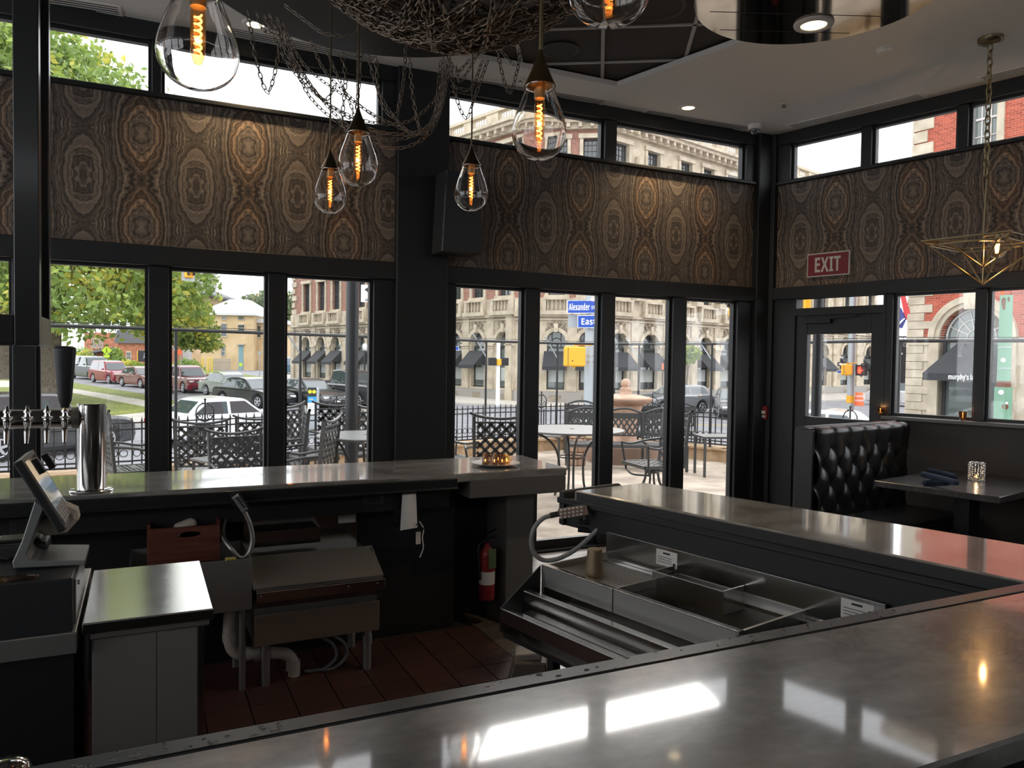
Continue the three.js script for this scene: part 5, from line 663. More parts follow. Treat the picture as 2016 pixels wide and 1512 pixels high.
function bench(p, turn, n, label) {                                    // arched lattice backs, seat and legs; faces +z
  const t = thing('patio_bench', label, 'bench', p, turn, 'cast metal benches round the fountain'), u = 0.6, W = n * u, sy = 0.4;
  for (let k = 0; k < n; k++) {
    const x0 = -W / 2 + k * u + 0.03, x1 = x0 + u - 0.06, A = (x) => 0.86 + 0.07 * Math.sin(Math.PI * (x - x0) / (x1 - x0)), g = [], top = []; for (let i = 0; i <= 10; i++) { const x = x0 + (x1 - x0) * i / 10; top.push([x, A(x), -0.28]); } const rim = tube(top, 0.02, 20, 6);
    for (let i = 0; i < 7; i++) for (let s = 0; s < 2; s++) { const xa = x0 + (x1 - x0) * (i / 6), xb = x0 + (x1 - x0) * Math.max(0, Math.min(1, (i + (s ? 2.2 : -2.2)) / 6)); g.push(bar([xa, 0.5, -0.26], [xb, 0.8, -0.28], 0.026, 0.008, V3(0, 0, 1))); }
    g.push(bar([x0, 0.5, -0.26], [x1, 0.5, -0.26], 0.02, 0.025), bar([x0, 0.78, -0.28], [x1, 0.78, -0.28], 0.02, 0.03), bar([x0, 0.82, -0.28], [x1, 0.82, -0.28], 0.01, 0.07)); mesh('back_panel', g, M.castAlu, t); mesh('back_rail', rim, M.castAlu, t);
    const sl = []; for (let i = 0; i < 8; i++) sl.push(bar([x0, sy, -0.24 + i * 0.066], [x1, sy, -0.24 + i * 0.066], 0.034, 0.01)); for (let i = 0; i < 6; i++) sl.push(bar([x0 + 0.05 + i * 0.085, sy - 0.004, -0.25], [x0 + 0.05 + i * 0.085, sy - 0.004, 0.24], 0.02, 0.008)); mesh('seat_grid', sl, M.tableTop, t);
  }
  mesh('seat_rail', [bar([-W / 2, sy - 0.02, 0.25], [W / 2, sy - 0.02, 0.25], 0.03, 0.045), bar([-W / 2, sy - 0.02, -0.26], [W / 2, sy - 0.02, -0.26], 0.03, 0.045)], M.castAlu, t);
  for (let k = 0; k <= n; k++) for (const z of [-0.27, 0.24]) mesh('leg', [bar([-W / 2 + k * u, z < 0 ? 0.88 : sy, z], [-W / 2 + k * u, 0.02, z], 0.04, 0.04), ball(0.028, [-W / 2 + k * u, 0.03, z], 8)], M.castAlu, t);
}
{
  let p = spot(1235, 11.9); bench(p, toCam(p) + 0.12, 3, 'triple arched lattice bench in front of the fountain'); p = spot(1245, 14.0); bench(p, toCam(p) + 0.1, 4, 'arched lattice bench row behind the fountain');
  const f = spot(1233, 12.98), t = thing('patio_fountain', 'pink sandstone fountain with a ball finial on the patio', 'fountain', f);
  mesh('basin', lathe([[0.68, 0], [0.68, 0.26], [0.62, 0.3], [0.55, 0.26], [0.5, 0.12], [0, 0.1]], [0, 0, 0], 40), M.brickRed, t); mesh('pedestal', lathe([[0.28, 0.1], [0.2, 0.3], [0.2, 0.7], [0.3, 0.94]], [0, 0, 0], 24), M.pinkStone, t); mesh('bowl', lathe([[0, 0.94], [0.3, 0.94], [0.42, 0.98], [0.46, 1.04], [0.45, 1.07], [0.2, 1.12], [0, 1.12]], [0, 0, 0], 8), M.pinkStone, t); mesh('ball_finial', [ball(0.085, [0, 1.3, 0], 24), lathe([[0.13, 1.1], [0.1, 1.14], [0.09, 1.18], [0.1, 1.22], [0.05, 1.25]], [0, 0, 0], 20)], M.pinkStone, t);
  const s = spot(1137, 12.3), b = thing('stone_pedestal', 'rough reddish stone pedestal behind the round table', 'pedestal', s); for (let j = 0; j < 5; j++) for (let i = 0; i < 5; i++) { const a = (i + (j % 2) * 0.5) / 5 * 6.283; mesh('stone', put(rbox(0.15, 0.105, 0.1, 0.02, [0, 0, 0]), [Math.cos(a) * 0.1, 0.055 + j * 0.108, Math.sin(a) * 0.1], [0, -a + Math.PI / 2 + rnd(-0.1, 0.1), 0]), M.pinkStone, b); } mesh('core', cyl(0.1, 0.1, 0.54, [0, 0.27, 0]), M.pinkStone, b);
  // awning posts
  for (const [px, d, r, label] of [[693, 9.35, 0.078, 'thick round black awning post standing on the patio by the round table'], [1609, 8.3, 0.052, 'round black awning post outside the exit door']]) { const q = spot(px, d), o = thing('awning_post', label, 'post', q); mesh('shaft', cyl(r, r, 3.15, [0, 1.575, 0], undefined, 20), M.iron, o); mesh('base_plate', cyl(r * 1.8, r * 1.8, 0.02, [0, 0.01, 0], undefined, 20), M.iron, o); }
  // heater lamp head under the awning, and round wire hoop sign
  let h = atDepth(438, 530, 7.6), o = thing('awning_lamp', 'small grey floodlight hanging from the window head outside', 'lamp', h); mesh('head', put(rbox(0.075, 0.05, 0.05, 0.008, [0, 0.0, 0]), [0, 0, 0], [0.5, 0.3, 0]), M.castAlu, o); mesh('arm', [rod([0, 0.02, 0], [-0.08, 0.05, 0.02], 0.008), rod([-0.08, 0.05, 0.02], [-0.08, 0.12, 0.02], 0.008), rod([-0.08, 0.12, 0.02], [-0.08, 0.12, ZW - 0.1 - h.z], 0.008)], M.galv, o);
  h = atDepth(952, 548, 7.7); o = thing('hanging_wire_hoop', 'thin black wire hoop hanging outside above the window head', 'hoop', h); mesh('hoop', put(torus(0.125, 0.006, [0, 0, 0], undefined, 36), [0, 0.03, 0], [0, 0.4, 0]), M.iron, o); mesh('hanger', rod([0, 0.15, 0], [0, 0.15, ZW - 0.1 - h.z], 0.005), M.iron, o);
  o = thing('paper_sack', 'blue paper bag on the ground behind the light post', 'bag', spot(345, 9.9).setY(PY)); mesh('bag', toCreasedNormals(extrude([[-0.07, 0], [0.07, 0], [0.06, 0.16], [-0.05, 0.17]], 0.1, 0.01), 0.5), std(lin(0.04, 0.12, 0.4), 0.7), o);
}
// ---------------------------------------------------------------- street ground
const slopeQ = new THREE.Quaternion().setFromUnitVectors(V3(0, 1, 0), GN);
function groundSlab(name, pts, dy, mat, thick = 0.06) {                // pts: world x, z corners; lies on the sloping street
  const g = extrude(pts.map(([x, z]) => [x, -z]), thick); g.rotateX(-Math.PI / 2); const P = g.attributes.position; for (let i = 0; i < P.count; i++) P.setY(i, P.getY(i) - thick + dy + groundY(P.getX(i), P.getZ(i))); g.computeVertexNormals(); return mesh(name, g, mat);
}
const gp = (l) => l.map(([px, py]) => XZ(onG(px, py)));
struct(groundSlab('street_ground', [[-160, -8.6], [-160, -260], [200, -260], [200, 40], [12, 40], [9, -6.2], [8, -8.6]], 0, M.asphalt, 0.4), 'grey asphalt street');
struct(groundSlab('lawn', gp([[-400, 732], [60, 740], [150, 757], [292, 780], [380, 801], [345, 806], [292, 792], [145, 768], [60, 752], [-400, 744]]), 0.1, M.grass, 0.1), 'grass verge along the street');
struct(groundSlab('sidewalk', gp([[-400, 744], [60, 752], [145, 768], [292, 792], [345, 806], [330, 814], [292, 806], [145, 777], [60, 765], [-400, 765]]), 0.09, M.walk, 0.1));
struct(groundSlab('lawn', gp([[-400, 765], [60, 765], [145, 777], [292, 806], [322, 812], [205, 824], [100, 830], [-400, 840]]), 0.1, M.grass, 0.1), 'leaf strewn lawn under the trees');
struct(groundSlab('sidewalk', gp([[205, 824], [322, 812], [345, 807], [362, 815], [330, 830], [200, 845], [-400, 862], [-400, 840], [100, 830]]), 0.09, M.walk, 0.1));
struct(groundSlab('lawn', gp([[180, 720], [292, 736], [420, 738], [530, 752], [530, 745], [420, 730], [300, 722], [180, 715]]), 0.08, M.grass, 0.1), 'far grass strip before the pale house');
struct(groundSlab('sidewalk', gp([[560, 738], [900, 778], [1090, 786], [1180, 786], [1460, 782], [1800, 772], [1800, 784], [1460, 796], [1180, 804], [1080, 803], [900, 796], [560, 746]]), 0.1, M.walk, 0.12));
for (const [a, b, w] of [[[560, 800], [900, 815], 0.14], [[1180, 832], [1450, 838], 0.14], [[60, 772], [420, 838], 0.12]]) { const A = onG(...a), B = onG(...b); const m = struct(mesh('road_line', bar(A.setY(A.y + 0.004), B.setY(B.y + 0.004), w, 0.006, GN), w > 0.13 ? M.yellowPaint : M.paint)); }
// ---------------------------------------------------------------- cars
function frustum(b, t) { // b, t: four corners each, same order (rear-left, front-left, front-right, rear-right)
  const q = (a, c, d, e) => [a, c, d, a, d, e], P = [...q(b[0], b[1], t[1], t[0]), ...q(b[2], b[3], t[3], t[2]), ...q(b[1], b[2], t[2], t[1]), ...q(b[3], b[0], t[0], t[3]), ...q(t[0], t[1], t[2], t[3])].flat();
  const g = new THREE.BufferGeometry(); g.setAttribute('position', new THREE.Float32BufferAttribute(P, 3)); g.computeVertexNormals(); return g;
}
function faceQuad(c, u0, u1, v0, v1, out) {                            // thin panel inset in a four cornered face
  const L = (a, b, k) => a.map((x, i) => x + (b[i] - x) * k), pt = (u, v) => L(L(c[0], c[1], u), L(c[3], c[2], u), v), p = [pt(u0, v0), pt(u1, v0), pt(u1, v1), pt(u0, v1)].map((q) => V3(...q)); const n = p[1].clone().sub(p[0]).cross(p[3].clone().sub(p[0])).normalize(); if (n.dot(V3(...out)) < 0) n.negate();
  const o = p.map((q) => q.clone().addScaledVector(n, 0.012)), i2 = p.map((q) => q.clone().addScaledVector(n, -0.01)), F4 = (a, b, d, e) => [a, b, d, a, d, e], A = [...F4(...o)]; for (let k = 0; k < 4; k++) A.push(...F4(i2[k], i2[(k + 1) % 4], o[(k + 1) % 4], o[k])); const g = new THREE.BufferGeometry(); g.setAttribute('position', new THREE.Float32BufferAttribute(A.flatMap((q) => [q.x, q.y, q.z]), 3)); g.computeVertexNormals(); return g;
}
const CARS = { sedan: { L: 4.7, W: 1.8, H: 1.45, belt: 0.9, hood: 0.74, deck: 0.92, g: [-0.40, 0.19, -0.24, 0.03] }, suv: { L: 4.7, W: 1.86, H: 1.7, belt: 1.0, hood: 0.92, deck: 1.0, g: [-0.485, 0.19, -0.43, 0.05] }, hatch: { L: 4.3, W: 1.8, H: 1.48, belt: 0.95, hood: 0.8, deck: 0.98, g: [-0.475, 0.2, -0.36, 0.03] }, van: { L: 5.0, W: 1.95, H: 1.75, belt: 1.0, hood: 0.85, deck: 1.0, g: [-0.49, 0.27, -0.46, 0.1] }, pickup: { L: 5.6, W: 2.0, H: 1.9, belt: 1.15, hood: 1.12, deck: 1.15, g: [-0.13, 0.2, -0.1, 0.08] } };
const rimGeo = (r) => { const g = [cyl(r * 0.62, r * 0.62, 0.03, [0, 0, 0], [Math.PI / 2, 0, 0], 20, true), cyl(r * 0.14, r * 0.14, 0.05, [0, 0, 0.02], [Math.PI / 2, 0, 0], 10), torus(r * 0.64, r * 0.06, [0, 0, 0.02], undefined, 22, 5)]; for (let i = 0; i < 5; i++) { const a = i * 1.2566 + 0.3; g.push(bar([Math.cos(a) * r * 0.1, Math.sin(a) * r * 0.1, 0.025], [Math.cos(a) * r * 0.64, Math.sin(a) * r * 0.64, 0.025], r * 0.2, 0.02, V3(0, 0, 1))); } return g; };
function car(type, color, px, py, heading, label, o = {}) {
  const c = CARS[type], { L, W, H, belt, hood, deck } = c, p = o.at ?? onG(px, py), t = thing(type === 'pickup' ? 'pickup_truck' : type === 'van' ? 'minivan' : type === 'suv' ? 'suv_car' : type === 'hatch' ? 'hatchback_car' : 'sedan_car', label, type === 'pickup' ? 'truck' : 'car', p, heading, 'cars on the street');
  const paint = phys(color, 0.3, { clearcoat: 0.9, clearcoatRoughness: 0.06 }), R = H > 1.6 ? 0.36 : 0.33, wx = L * 0.305, s = new THREE.Shape();
  s.moveTo(-L / 2 + 0.03, 0.3); s.lineTo(-L / 2, 0.55); s.lineTo(-L / 2 + 0.04, deck - 0.06); s.lineTo(-L / 2 + 0.14, deck); s.lineTo(L * c.g[0], deck + 0.01); s.lineTo(L * c.g[1], belt); s.quadraticCurveTo(L * 0.42, hood + 0.1, L / 2 - 0.16, hood - 0.03); s.lineTo(L / 2 - 0.03, hood - 0.18); s.lineTo(L / 2, 0.45); s.lineTo(L / 2 - 0.06, 0.24); s.lineTo(wx + R + 0.05, 0.2); s.absarc(wx, 0.3, R + 0.05, 0, Math.PI, false); s.lineTo(wx - R - 0.05, 0.2); s.lineTo(-wx + R + 0.05, 0.2); s.absarc(-wx, 0.3, R + 0.05, 0, Math.PI, false); s.lineTo(-wx - R - 0.05, 0.22); s.closePath();
  const bg = extrude(s, W - 0.16, 0.08); bg.translate(0, 0, -(W - 0.16) / 2); const body = mesh('body', toCreasedNormals(bg, 0.6), paint, t);
  const hb = W * 0.465, [a, b, d, e] = c.g.map((k) => k * L), y0 = Math.min(belt, deck) - 0.04, tap = (y) => 1 - 0.2 * Math.max(0, (y - y0) / (H - y0));
  const line = [new THREE.LineCurve(new THREE.Vector2(a, y0), new THREE.Vector2(d - (d - a) * 0.3, H - 0.1)), new THREE.QuadraticBezierCurve(new THREE.Vector2(d - (d - a) * 0.3, H - 0.1), new THREE.Vector2(d, H), new THREE.Vector2(d + 0.35, H)), new THREE.QuadraticBezierCurve(new THREE.Vector2(d + 0.35, H), new THREE.Vector2((d + e) / 2, H + 0.035), new THREE.Vector2(e - 0.15, H - 0.02)), new THREE.QuadraticBezierCurve(new THREE.Vector2(e - 0.15, H - 0.02), new THREE.Vector2(e + 0.1, H - 0.06), new THREE.Vector2(e + (b - e) * 0.3, H - 0.06 - (H - belt) * 0.3)), new THREE.LineCurve(new THREE.Vector2(e + (b - e) * 0.3, H - 0.06 - (H - belt) * 0.3), new THREE.Vector2(b, y0))].flatMap((q) => q.getPoints(5).slice(0, 5)); line.push(new THREE.Vector2(b, y0));
  const taper = (g) => { const P = g.attributes.position; for (let i = 0; i < P.count; i++) P.setZ(i, P.getZ(i) * tap(P.getY(i))); g.computeVertexNormals(); return g; };
  const cg = extrude(new THREE.Shape(line), 2 * hb - 0.12, 0.06); cg.translate(0, 0, -hb + 0.06); mesh('cabin', toCreasedNormals(taper(cg), 0.5), paint, t);
  const strip = (p, q, w, out) => { const A = [[p.x, p.y, -1], [q.x, q.y, -1], [q.x, q.y, 1], [p.x, p.y, 1]].map(([x, y, z]) => [x, y, z * w * hb * tap(y)]); return faceQuad([A[0], A[3], A[2], A[1]], 0, 1, 0, 1, out); }, mixp = (p, q, k) => new THREE.Vector2(p.x + (q.x - p.x) * k, p.y + (q.y - p.y) * k);
  const fT = new THREE.Vector2(e + (b - e) * 0.12, H - 0.06 - (H - belt) * 0.1), fB = new THREE.Vector2(b, y0); mesh('windshield', strip(mixp(fT, fB, 0.06), mixp(fT, fB, 0.86), 0.88, [1, 0.3, 0]), M.carGlass, t); const rT = new THREE.Vector2(d - (d - a) * 0.22, H - 0.06), rB = new THREE.Vector2(a, y0); mesh('rear_window', strip(mixp(rT, rB, 0.08), mixp(rT, rB, 0.72), 0.84, [-1, 0.3, 0]), M.carGlass, t);
  const yw = Math.max(belt, deck) + 0.05, yt = H - 0.11, xr = (y) => a + (d - a) * ((y - y0) / (H - y0)) + 0.14, xf = (y) => b - (b - e) * ((y - y0) / (H - y0)) - 0.16, mx = (a + b) / 2 + 0.05;
  for (const z of [-1, 1]) for (const [p0, p1, p2, p3] of [[xr(yw), mx - 0.05, mx - 0.05, xr(yt) + 0.05], [mx + 0.05, xf(yw), xf(yt), mx + 0.05]]) { const wg = extrude([[p0, yw], [p1, yw], [p2, yt], [p3, yt]], 0.012); wg.translate(0, 0, hb - 0.004); mesh('side_window', taper(z > 0 ? wg : wg.scale(1, 1, -1)), M.carGlass, t); }
  const tg = join([torus(R * 0.8, R * 0.22, [0, 0, 0], undefined, 22, 8), cyl(R * 0.66, R * 0.66, 0.12, [0, 0, -0.03], [Math.PI / 2, 0, 0], 20)]), rg = join(rimGeo(R));
  for (const x of [-wx, wx]) for (const z of [-1, 1]) { const w = new THREE.Mesh(tg, M.tyre); w.name = 'wheel'; w.position.set(x, R * 0.99, z * (W / 2 - 0.1)); if (z < 0) w.rotation.y = Math.PI; t.add(w); const r = new THREE.Mesh(rg, M.rim); r.name = 'rim'; r.position.z = 0.05; w.add(r); }
  for (const z of [-1, 1]) { mesh('headlight', put(rbox(0.3, 0.13, 0.36, 0.05, [0, 0, 0]), [L / 2 - 0.16, hood - 0.16, z * (W / 2 - 0.26)], [0, z * 0.35, 0]), M.headlight, t); mesh('taillight', put(rbox(0.14, 0.16, 0.36, 0.04, [0, 0, 0]), [-L / 2 + 0.06, deck - 0.17, z * (W / 2 - 0.24)], [0, -z * 0.2, 0]), M.taillight, t); mesh('mirror', [rbox(0.1, 0.12, 0.16, 0.04, [b - 0.28, belt + 0.1, z * (hb + 0.1)])], o.mirror ?? paint, t); mesh('door_line', bounds(-0.03, -0.02, 0.3, belt - 0.03, z * W / 2 - 0.012 * z, z * W / 2 + 0.0005 * z), M.trim, t); }
  mesh('grille', [rbox(0.06, 0.16, W * 0.46, 0.02, [L / 2 - 0.03, hood - 0.2, 0]), rbox(0.06, 0.12, W * 0.7, 0.02, [L / 2 - 0.015, 0.34, 0])], M.trim, t); mesh('grille_bar', [0, 1, 2].map((i) => rbox(0.03, 0.018, W * 0.44, 0.006, [L / 2 + 0.002, hood - 0.25 + i * 0.05, 0])), M.rim, t); mesh('licence_plate', [rbox(0.02, 0.13, 0.32, 0.004, [L / 2 + 0.012, 0.42, 0])], M.signWhite, t); mesh('licence_plate', [rbox(0.02, 0.13, 0.32, 0.004, [-L / 2 - 0.004, 0.62, 0])], M.signWhite, t); mesh('bumper', [rbox(0.1, 0.14, W * 0.92, 0.04, [-L / 2 + 0.03, 0.4, 0])], type === 'pickup' ? M.rim : paint, t);
  if (type === 'pickup') mesh('cargo_bed', [bounds(-L / 2 + 0.05, -0.16 * L, deck - 0.02, deck + 0.04, -W / 2 + 0.02, -W / 2 + 0.1), bounds(-L / 2 + 0.05, -0.16 * L, deck - 0.02, deck + 0.04, W / 2 - 0.1, W / 2 - 0.02), bounds(-L / 2 + 0.02, -L / 2 + 0.1, deck - 0.02, deck + 0.04, -W / 2 + 0.02, W / 2 - 0.02)], paint, t);
  t.quaternion.premultiply(slopeQ); return t;
}
{
  const f = onG(690, 806).sub(onG(200, 755)), h = Math.atan2(-f.z, f.x), lat = (px, d = 40) => { const p = fd(px, d); return Math.atan2(p.x, p.z); };
  const hd = (a) => h + a, RED = lin(0.26, 0.012, 0.025), MAROON = lin(0.13, 0.014, 0.012);
  car('pickup', lin(0.03, 0.05, 0.04), 184, 746, hd(0.0), 'dark green pickup truck near the crossing sign'); car('suv', RED, 222, 754, hd(0.0), 'red crossover behind the dark green pickup'); car('sedan', MAROON, 282, 762, hd(0.02), 'maroon sedan beside the pedestrian signal post'); car('suv', lin(0.19, 0.01, 0.022), 372, 771, hd(-0.12), 'dark red suv at the red roadside sign'); car('sedan', lin(0.30, 0.34, 0.31), 455, 781, hd(0.0), 'pale silver green sedan behind the black sedan');
  car('sedan', lin(0.02, 0.022, 0.025), 500, 799, hd(0.1), 'black sedan in front of the silver green sedan'); car('sedan', lin(0.013, 0.014, 0.016), 612, 800, hd(-0.02), 'black sedan with chrome grille beside the pay station'); car('pickup', lin(0.035, 0.037, 0.04), 690, 796, hd(0.05), 'black crew cab pickup truck in front of the arcade');
  car('sedan', lin(0.74, 0.75, 0.76), 452, 868, Math.atan2(-(onG(560, 850).z - onG(400, 862).z), onG(560, 850).x - onG(400, 862).x), 'white sedan close behind the patio fence'); car('suv', lin(0.03, 0.032, 0.034), 75, 893, Math.atan2(-(onG(200, 878).z - onG(60, 892).z), onG(200, 878).x - onG(60, 892).x), 'dark grey suv with bright alloy wheels behind the beer taps');
  car('van', lin(0.4, 0.42, 0.45), 152, 735, hd(Math.PI), 'silver minivan driving away past the tree trunk'); car('pickup', lin(0.06, 0.13, 0.2), 570, 736, hd(0.1), 'blue pickup truck at the corner of the arcade building'); car('suv', lin(0.5, 0.5, 0.5), 500, 720, hd(-0.3), 'silver suv parked in front of the pale house'); car('van', lin(0.6, 0.61, 0.62), 14, 736, hd(Math.PI), 'white van beyond the far left tree trunk');
  const r = fd(1340, 40), rh = Math.atan2(-(fd(1290, 40).z - r.z), fd(1290, 40).x - r.x); car('hatch', lin(0.2, 0.21, 0.22), 1324, 812, rh + 0.5, 'grey hatchback with red tail light behind the fountain'); car('sedan', lin(0.015, 0.016, 0.018), 1444, 820, toCam(fd(1432, 38)) - Math.PI / 2 + 0.1, 'black sedan facing in beside the grey hatchback');
  const sa = SIDE.clone(), sh = Math.atan2(-sa.z, sa.x); car('sedan', lin(0.74, 0.75, 0.76), 1668, 899, sh + 0.2, 'white sedan seen through the exit door glass'); car('suv', lin(0.62, 0.63, 0.64), 1785, 800, sh + Math.PI, 'white suv under the pub sign beside the brick building'); car('sedan', lin(0.6, 0.62, 0.62), 0, 0, sh + Math.PI, 'white sedan parked along the side street', { at: (() => { const p = sideP(3.4, 0, -10.5); return p.setY(groundY(p.x, p.z)); })() });
}
// ---------------------------------------------------------------- trees
function tree(name, label, base, trunkR, trunkH, blobs, leafN, leafS, tones, group = 'street trees', branches = 7) {
  const t = thing(name, label, 'tree', base, 0, group), g = []; const lean = rnd(-0.3, 0.3), crown = blobs[0];
  mesh('trunk', [tube([[0, -0.1, 0], [lean * 0.1, trunkH * 0.35, 0], [lean * 0.5, trunkH, 0]], trunkR, 16, 12), lathe([[trunkR * 1.7, 0], [trunkR * 1.15, trunkR * 0.9], [trunkR * 0.98, trunkR * 2]], [0, 0, 0], 14)], M.bark, t);
  for (let i = 0; i < branches; i++) { const b = blobs[i % blobs.length], a = rnd(0, 6.28), e = [b[0] + Math.cos(a) * b[3] * 0.6, b[1] + rnd(-0.2, 0.5) * b[4], b[2] + Math.sin(a) * b[3] * 0.6]; g.push(tube([[lean * 0.5, trunkH * rnd(0.7, 1), 0], [e[0] * 0.4 + rnd(-0.3, 0.3), trunkH + (e[1] - trunkH) * 0.5, e[2] * 0.4], e], trunkR * rnd(0.16, 0.34), 14, 6)); }
  mesh('branches', g, M.bark, t);
  const tot = blobs.reduce((s, b) => s + b[3] * b[3] * b[4], 0), pos = [], col = [], nor = []; const q = new THREE.Quaternion(), e = new THREE.Euler();
  for (const b of blobs) { const n = Math.round(leafN * b[3] * b[3] * b[4] / tot); for (let i = 0; i < n; i++) {
    const u = rnd(-1, 1), a = rnd(0, 6.283), rr = Math.pow(rnd(0.08, 1), 0.4), sq = Math.sqrt(1 - u * u), nz = 1 + 0.35 * noise.noise(Math.cos(a) * sq * 2.4 + b[0], u * 2.4 + b[1], Math.sin(a) * sq * 2.4); const x = b[0] + Math.cos(a) * sq * b[3] * rr * nz, y = b[1] + u * b[4] * rr * nz, z = b[2] + Math.sin(a) * sq * b[3] * rr * nz;
    q.setFromEuler(e.set(rnd(-1.2, 1.2), rnd(0, 6.28), rnd(-1.2, 1.2))); const s = leafS * rnd(0.7, 1.3), c = [[-s, 0, 0], [0, -s * 0.55, 0.06 * s], [s, 0, 0], [0, s * 0.55, 0.06 * s]].map((v) => V3(...v).applyQuaternion(q).add(V3(x, y, z))), nn = V3(0, 0, 1).applyQuaternion(q); const k = fbm(x * 0.35 + base.x, y * 0.35, z * 0.35, 3) + rnd(-0.12, 0.12), ti = k > 0.16 ? 2 : k > 0 ? 1 : 0, cc = tones[ti];
    for (const j of [0, 1, 2, 0, 2, 3]) { pos.push(c[j].x, c[j].y, c[j].z); nor.push(nn.x, nn.y, nn.z); col.push(...cc); } } }
  const lg = new THREE.BufferGeometry(); lg.setAttribute('position', new THREE.Float32BufferAttribute(pos, 3)); lg.setAttribute('normal', new THREE.Float32BufferAttribute(nor, 3)); lg.setAttribute('color', new THREE.Float32BufferAttribute(col, 3)); const m = mesh('foliage', lg, leafMat, t); m.userData.kind = 'stuff'; return t;
}
const leafMat = phys(0xffffff, 0.9, { vertexColors: true, side: THREE.DoubleSide, transmission: 0.4, thickness: 0 });
{
  const G1 = [[0.20, 0.30, 0.06], [0.34, 0.44, 0.08], [0.60, 0.56, 0.09]], G2 = [[0.24, 0.34, 0.07], [0.42, 0.48, 0.08], [0.70, 0.58, 0.08]], G3 = [[0.12, 0.17, 0.08], [0.19, 0.24, 0.11], [0.36, 0.27, 0.11]];
  tree('maple_tree', 'large green maple with yellow patches and a thick grey trunk', onG(98, 795), 0.5, 8, [[-1, 13, 0, 6.4, 5.2], [3, 7.0, -1, 4.8, 3.4], [-5, 7.5, 1, 4.6, 3.6], [1.6, 13.5, 1.0, 4.6, 3.2], [-3, 16.5, 0, 5.0, 4.0], [0.5, 5.0, 3, 3.0, 1.8], [5.6, 5.8, -4, 2.7, 2.4], [1.5, 10, -3, 5, 3]], 54000, 0.19, G1, undefined, 12);
  tree('maple_tree', 'green tree with a dark trunk at the far left lawn', onG(4, 748), 0.6, 8, [[-2, 11, 0, 6, 5], [-4, 7, 0, 5, 3]], 7000, 0.3, G1); tree('yellowing_maple', 'yellow green maple beside the traffic signal and the pale house', onG(330, 775), 0.28, 4, [[0.0, 5.0, 0, 2.3, 2.2], [1.3, 3.9, 0.4, 1.7, 1.2], [-1.6, 7.4, 0, 2.0, 1.6], [2.4, 3.2, 0, 0.9, 0.6]], 13000, 0.15, G2);
  tree('oak_tree', 'dark rusty green oak behind the pale house', fd(540, 118).setY(0), 0.5, 5, [[0, 8.5, 0, 5.5, 3.4], [-5, 7, 0, 3.6, 2.4], [4, 6, 0, 4.5, 4]], 7000, 0.36, G3); tree('leafy_tree', 'low leafy green tree before the brick church', fd(225, 92).setY(0.1), 0.2, 2, [[0, 1.6, 0, 1.0, 0.8]], 1200, 0.14, G1); tree('young_street_tree', 'small young green tree in front of the right arcade bays', (() => { const p = fd(1352, 49); return p.setY(groundY(p.x, p.z)); })(), 0.06, 2.4, [[0, 3.1, 0, 0.9, 0.6]], 1300, 0.13, G1, undefined, 4);
  const sh = (px, d, w, h, label) => { const p = fd(px, d); p.y = groundY(p.x, p.z); tree('garden_shrub', label, p, 0.05, 0.4, [[0, h * 0.5, 0, w, h * 0.55]], 1200, 0.14, G1, 'garden shrubs', 3); }; sh(256, 84, 1.4, 1.2, 'rounded green shrub in front of the brick church'); sh(235, 86, 1.0, 1.6, 'taller pale shrub beside the crossing sign'); sh(160, 86, 1.3, 2.4, 'dark green shrub left of the brick church'); sh(366, 70, 1.6, 1.7, 'dark purple tinged bush behind the red suv');
}
// ---------------------------------------------------------------- buildings across the street
function facade(root, a, b) { // group whose x runs from a to b along the wall, z towards the viewer
  const d = b.clone().sub(a).setY(0), g = new THREE.Group(); g.position.copy(a).setY(0); g.rotation.y = Math.atan2(-d.z, d.x); root.add(g); return { g, L: d.length(), d: d.normalize() };
}
const archPath = (x, y0, w, spring, P = THREE.Path) => { const s = new P(); s.moveTo(x - w / 2, y0); s.lineTo(x - w / 2, spring); s.absarc(x, spring, w / 2, Math.PI, 0, true); s.lineTo(x + w / 2, y0); s.closePath(); return s; };
const ringShape = (x, sp, w0, w1) => { const s = new THREE.Shape(); s.moveTo(x + w1 / 2, sp); s.absarc(x, sp, w1 / 2, 0, Math.PI, false); s.lineTo(x - w0 / 2, sp); s.absarc(x, sp, w0 / 2, Math.PI, 0, true); s.closePath(); return s; };
const rect = (x0, x1, y0, y1) => [[x0, y0], [x1, y0], [x1, y1], [x0, y1]];
const winGeo = (w, h, cols, rows) => { const f = [bounds(-w / 2, -w / 2 + 0.07, 0, h, -0.04, 0.04), bounds(w / 2 - 0.07, w / 2, 0, h, -0.04, 0.04), bounds(-w / 2, w / 2, 0, 0.07, -0.04, 0.04), bounds(-w / 2, w / 2, h - 0.07, h, -0.04, 0.04), bounds(-w / 2, w / 2, h * 0.5 - 0.035, h * 0.5 + 0.035, -0.03, 0.05)]; for (let i = 1; i < cols; i++) f.push(bounds(-w / 2 + w * i / cols - 0.018, -w / 2 + w * i / cols + 0.018, 0, h, -0.02, 0.03)); for (let i = 1; i < rows; i++) f.push(bounds(-w / 2, w / 2, h * i / rows - 0.016, h * i / rows + 0.016, -0.02, 0.03)); return join(f); };
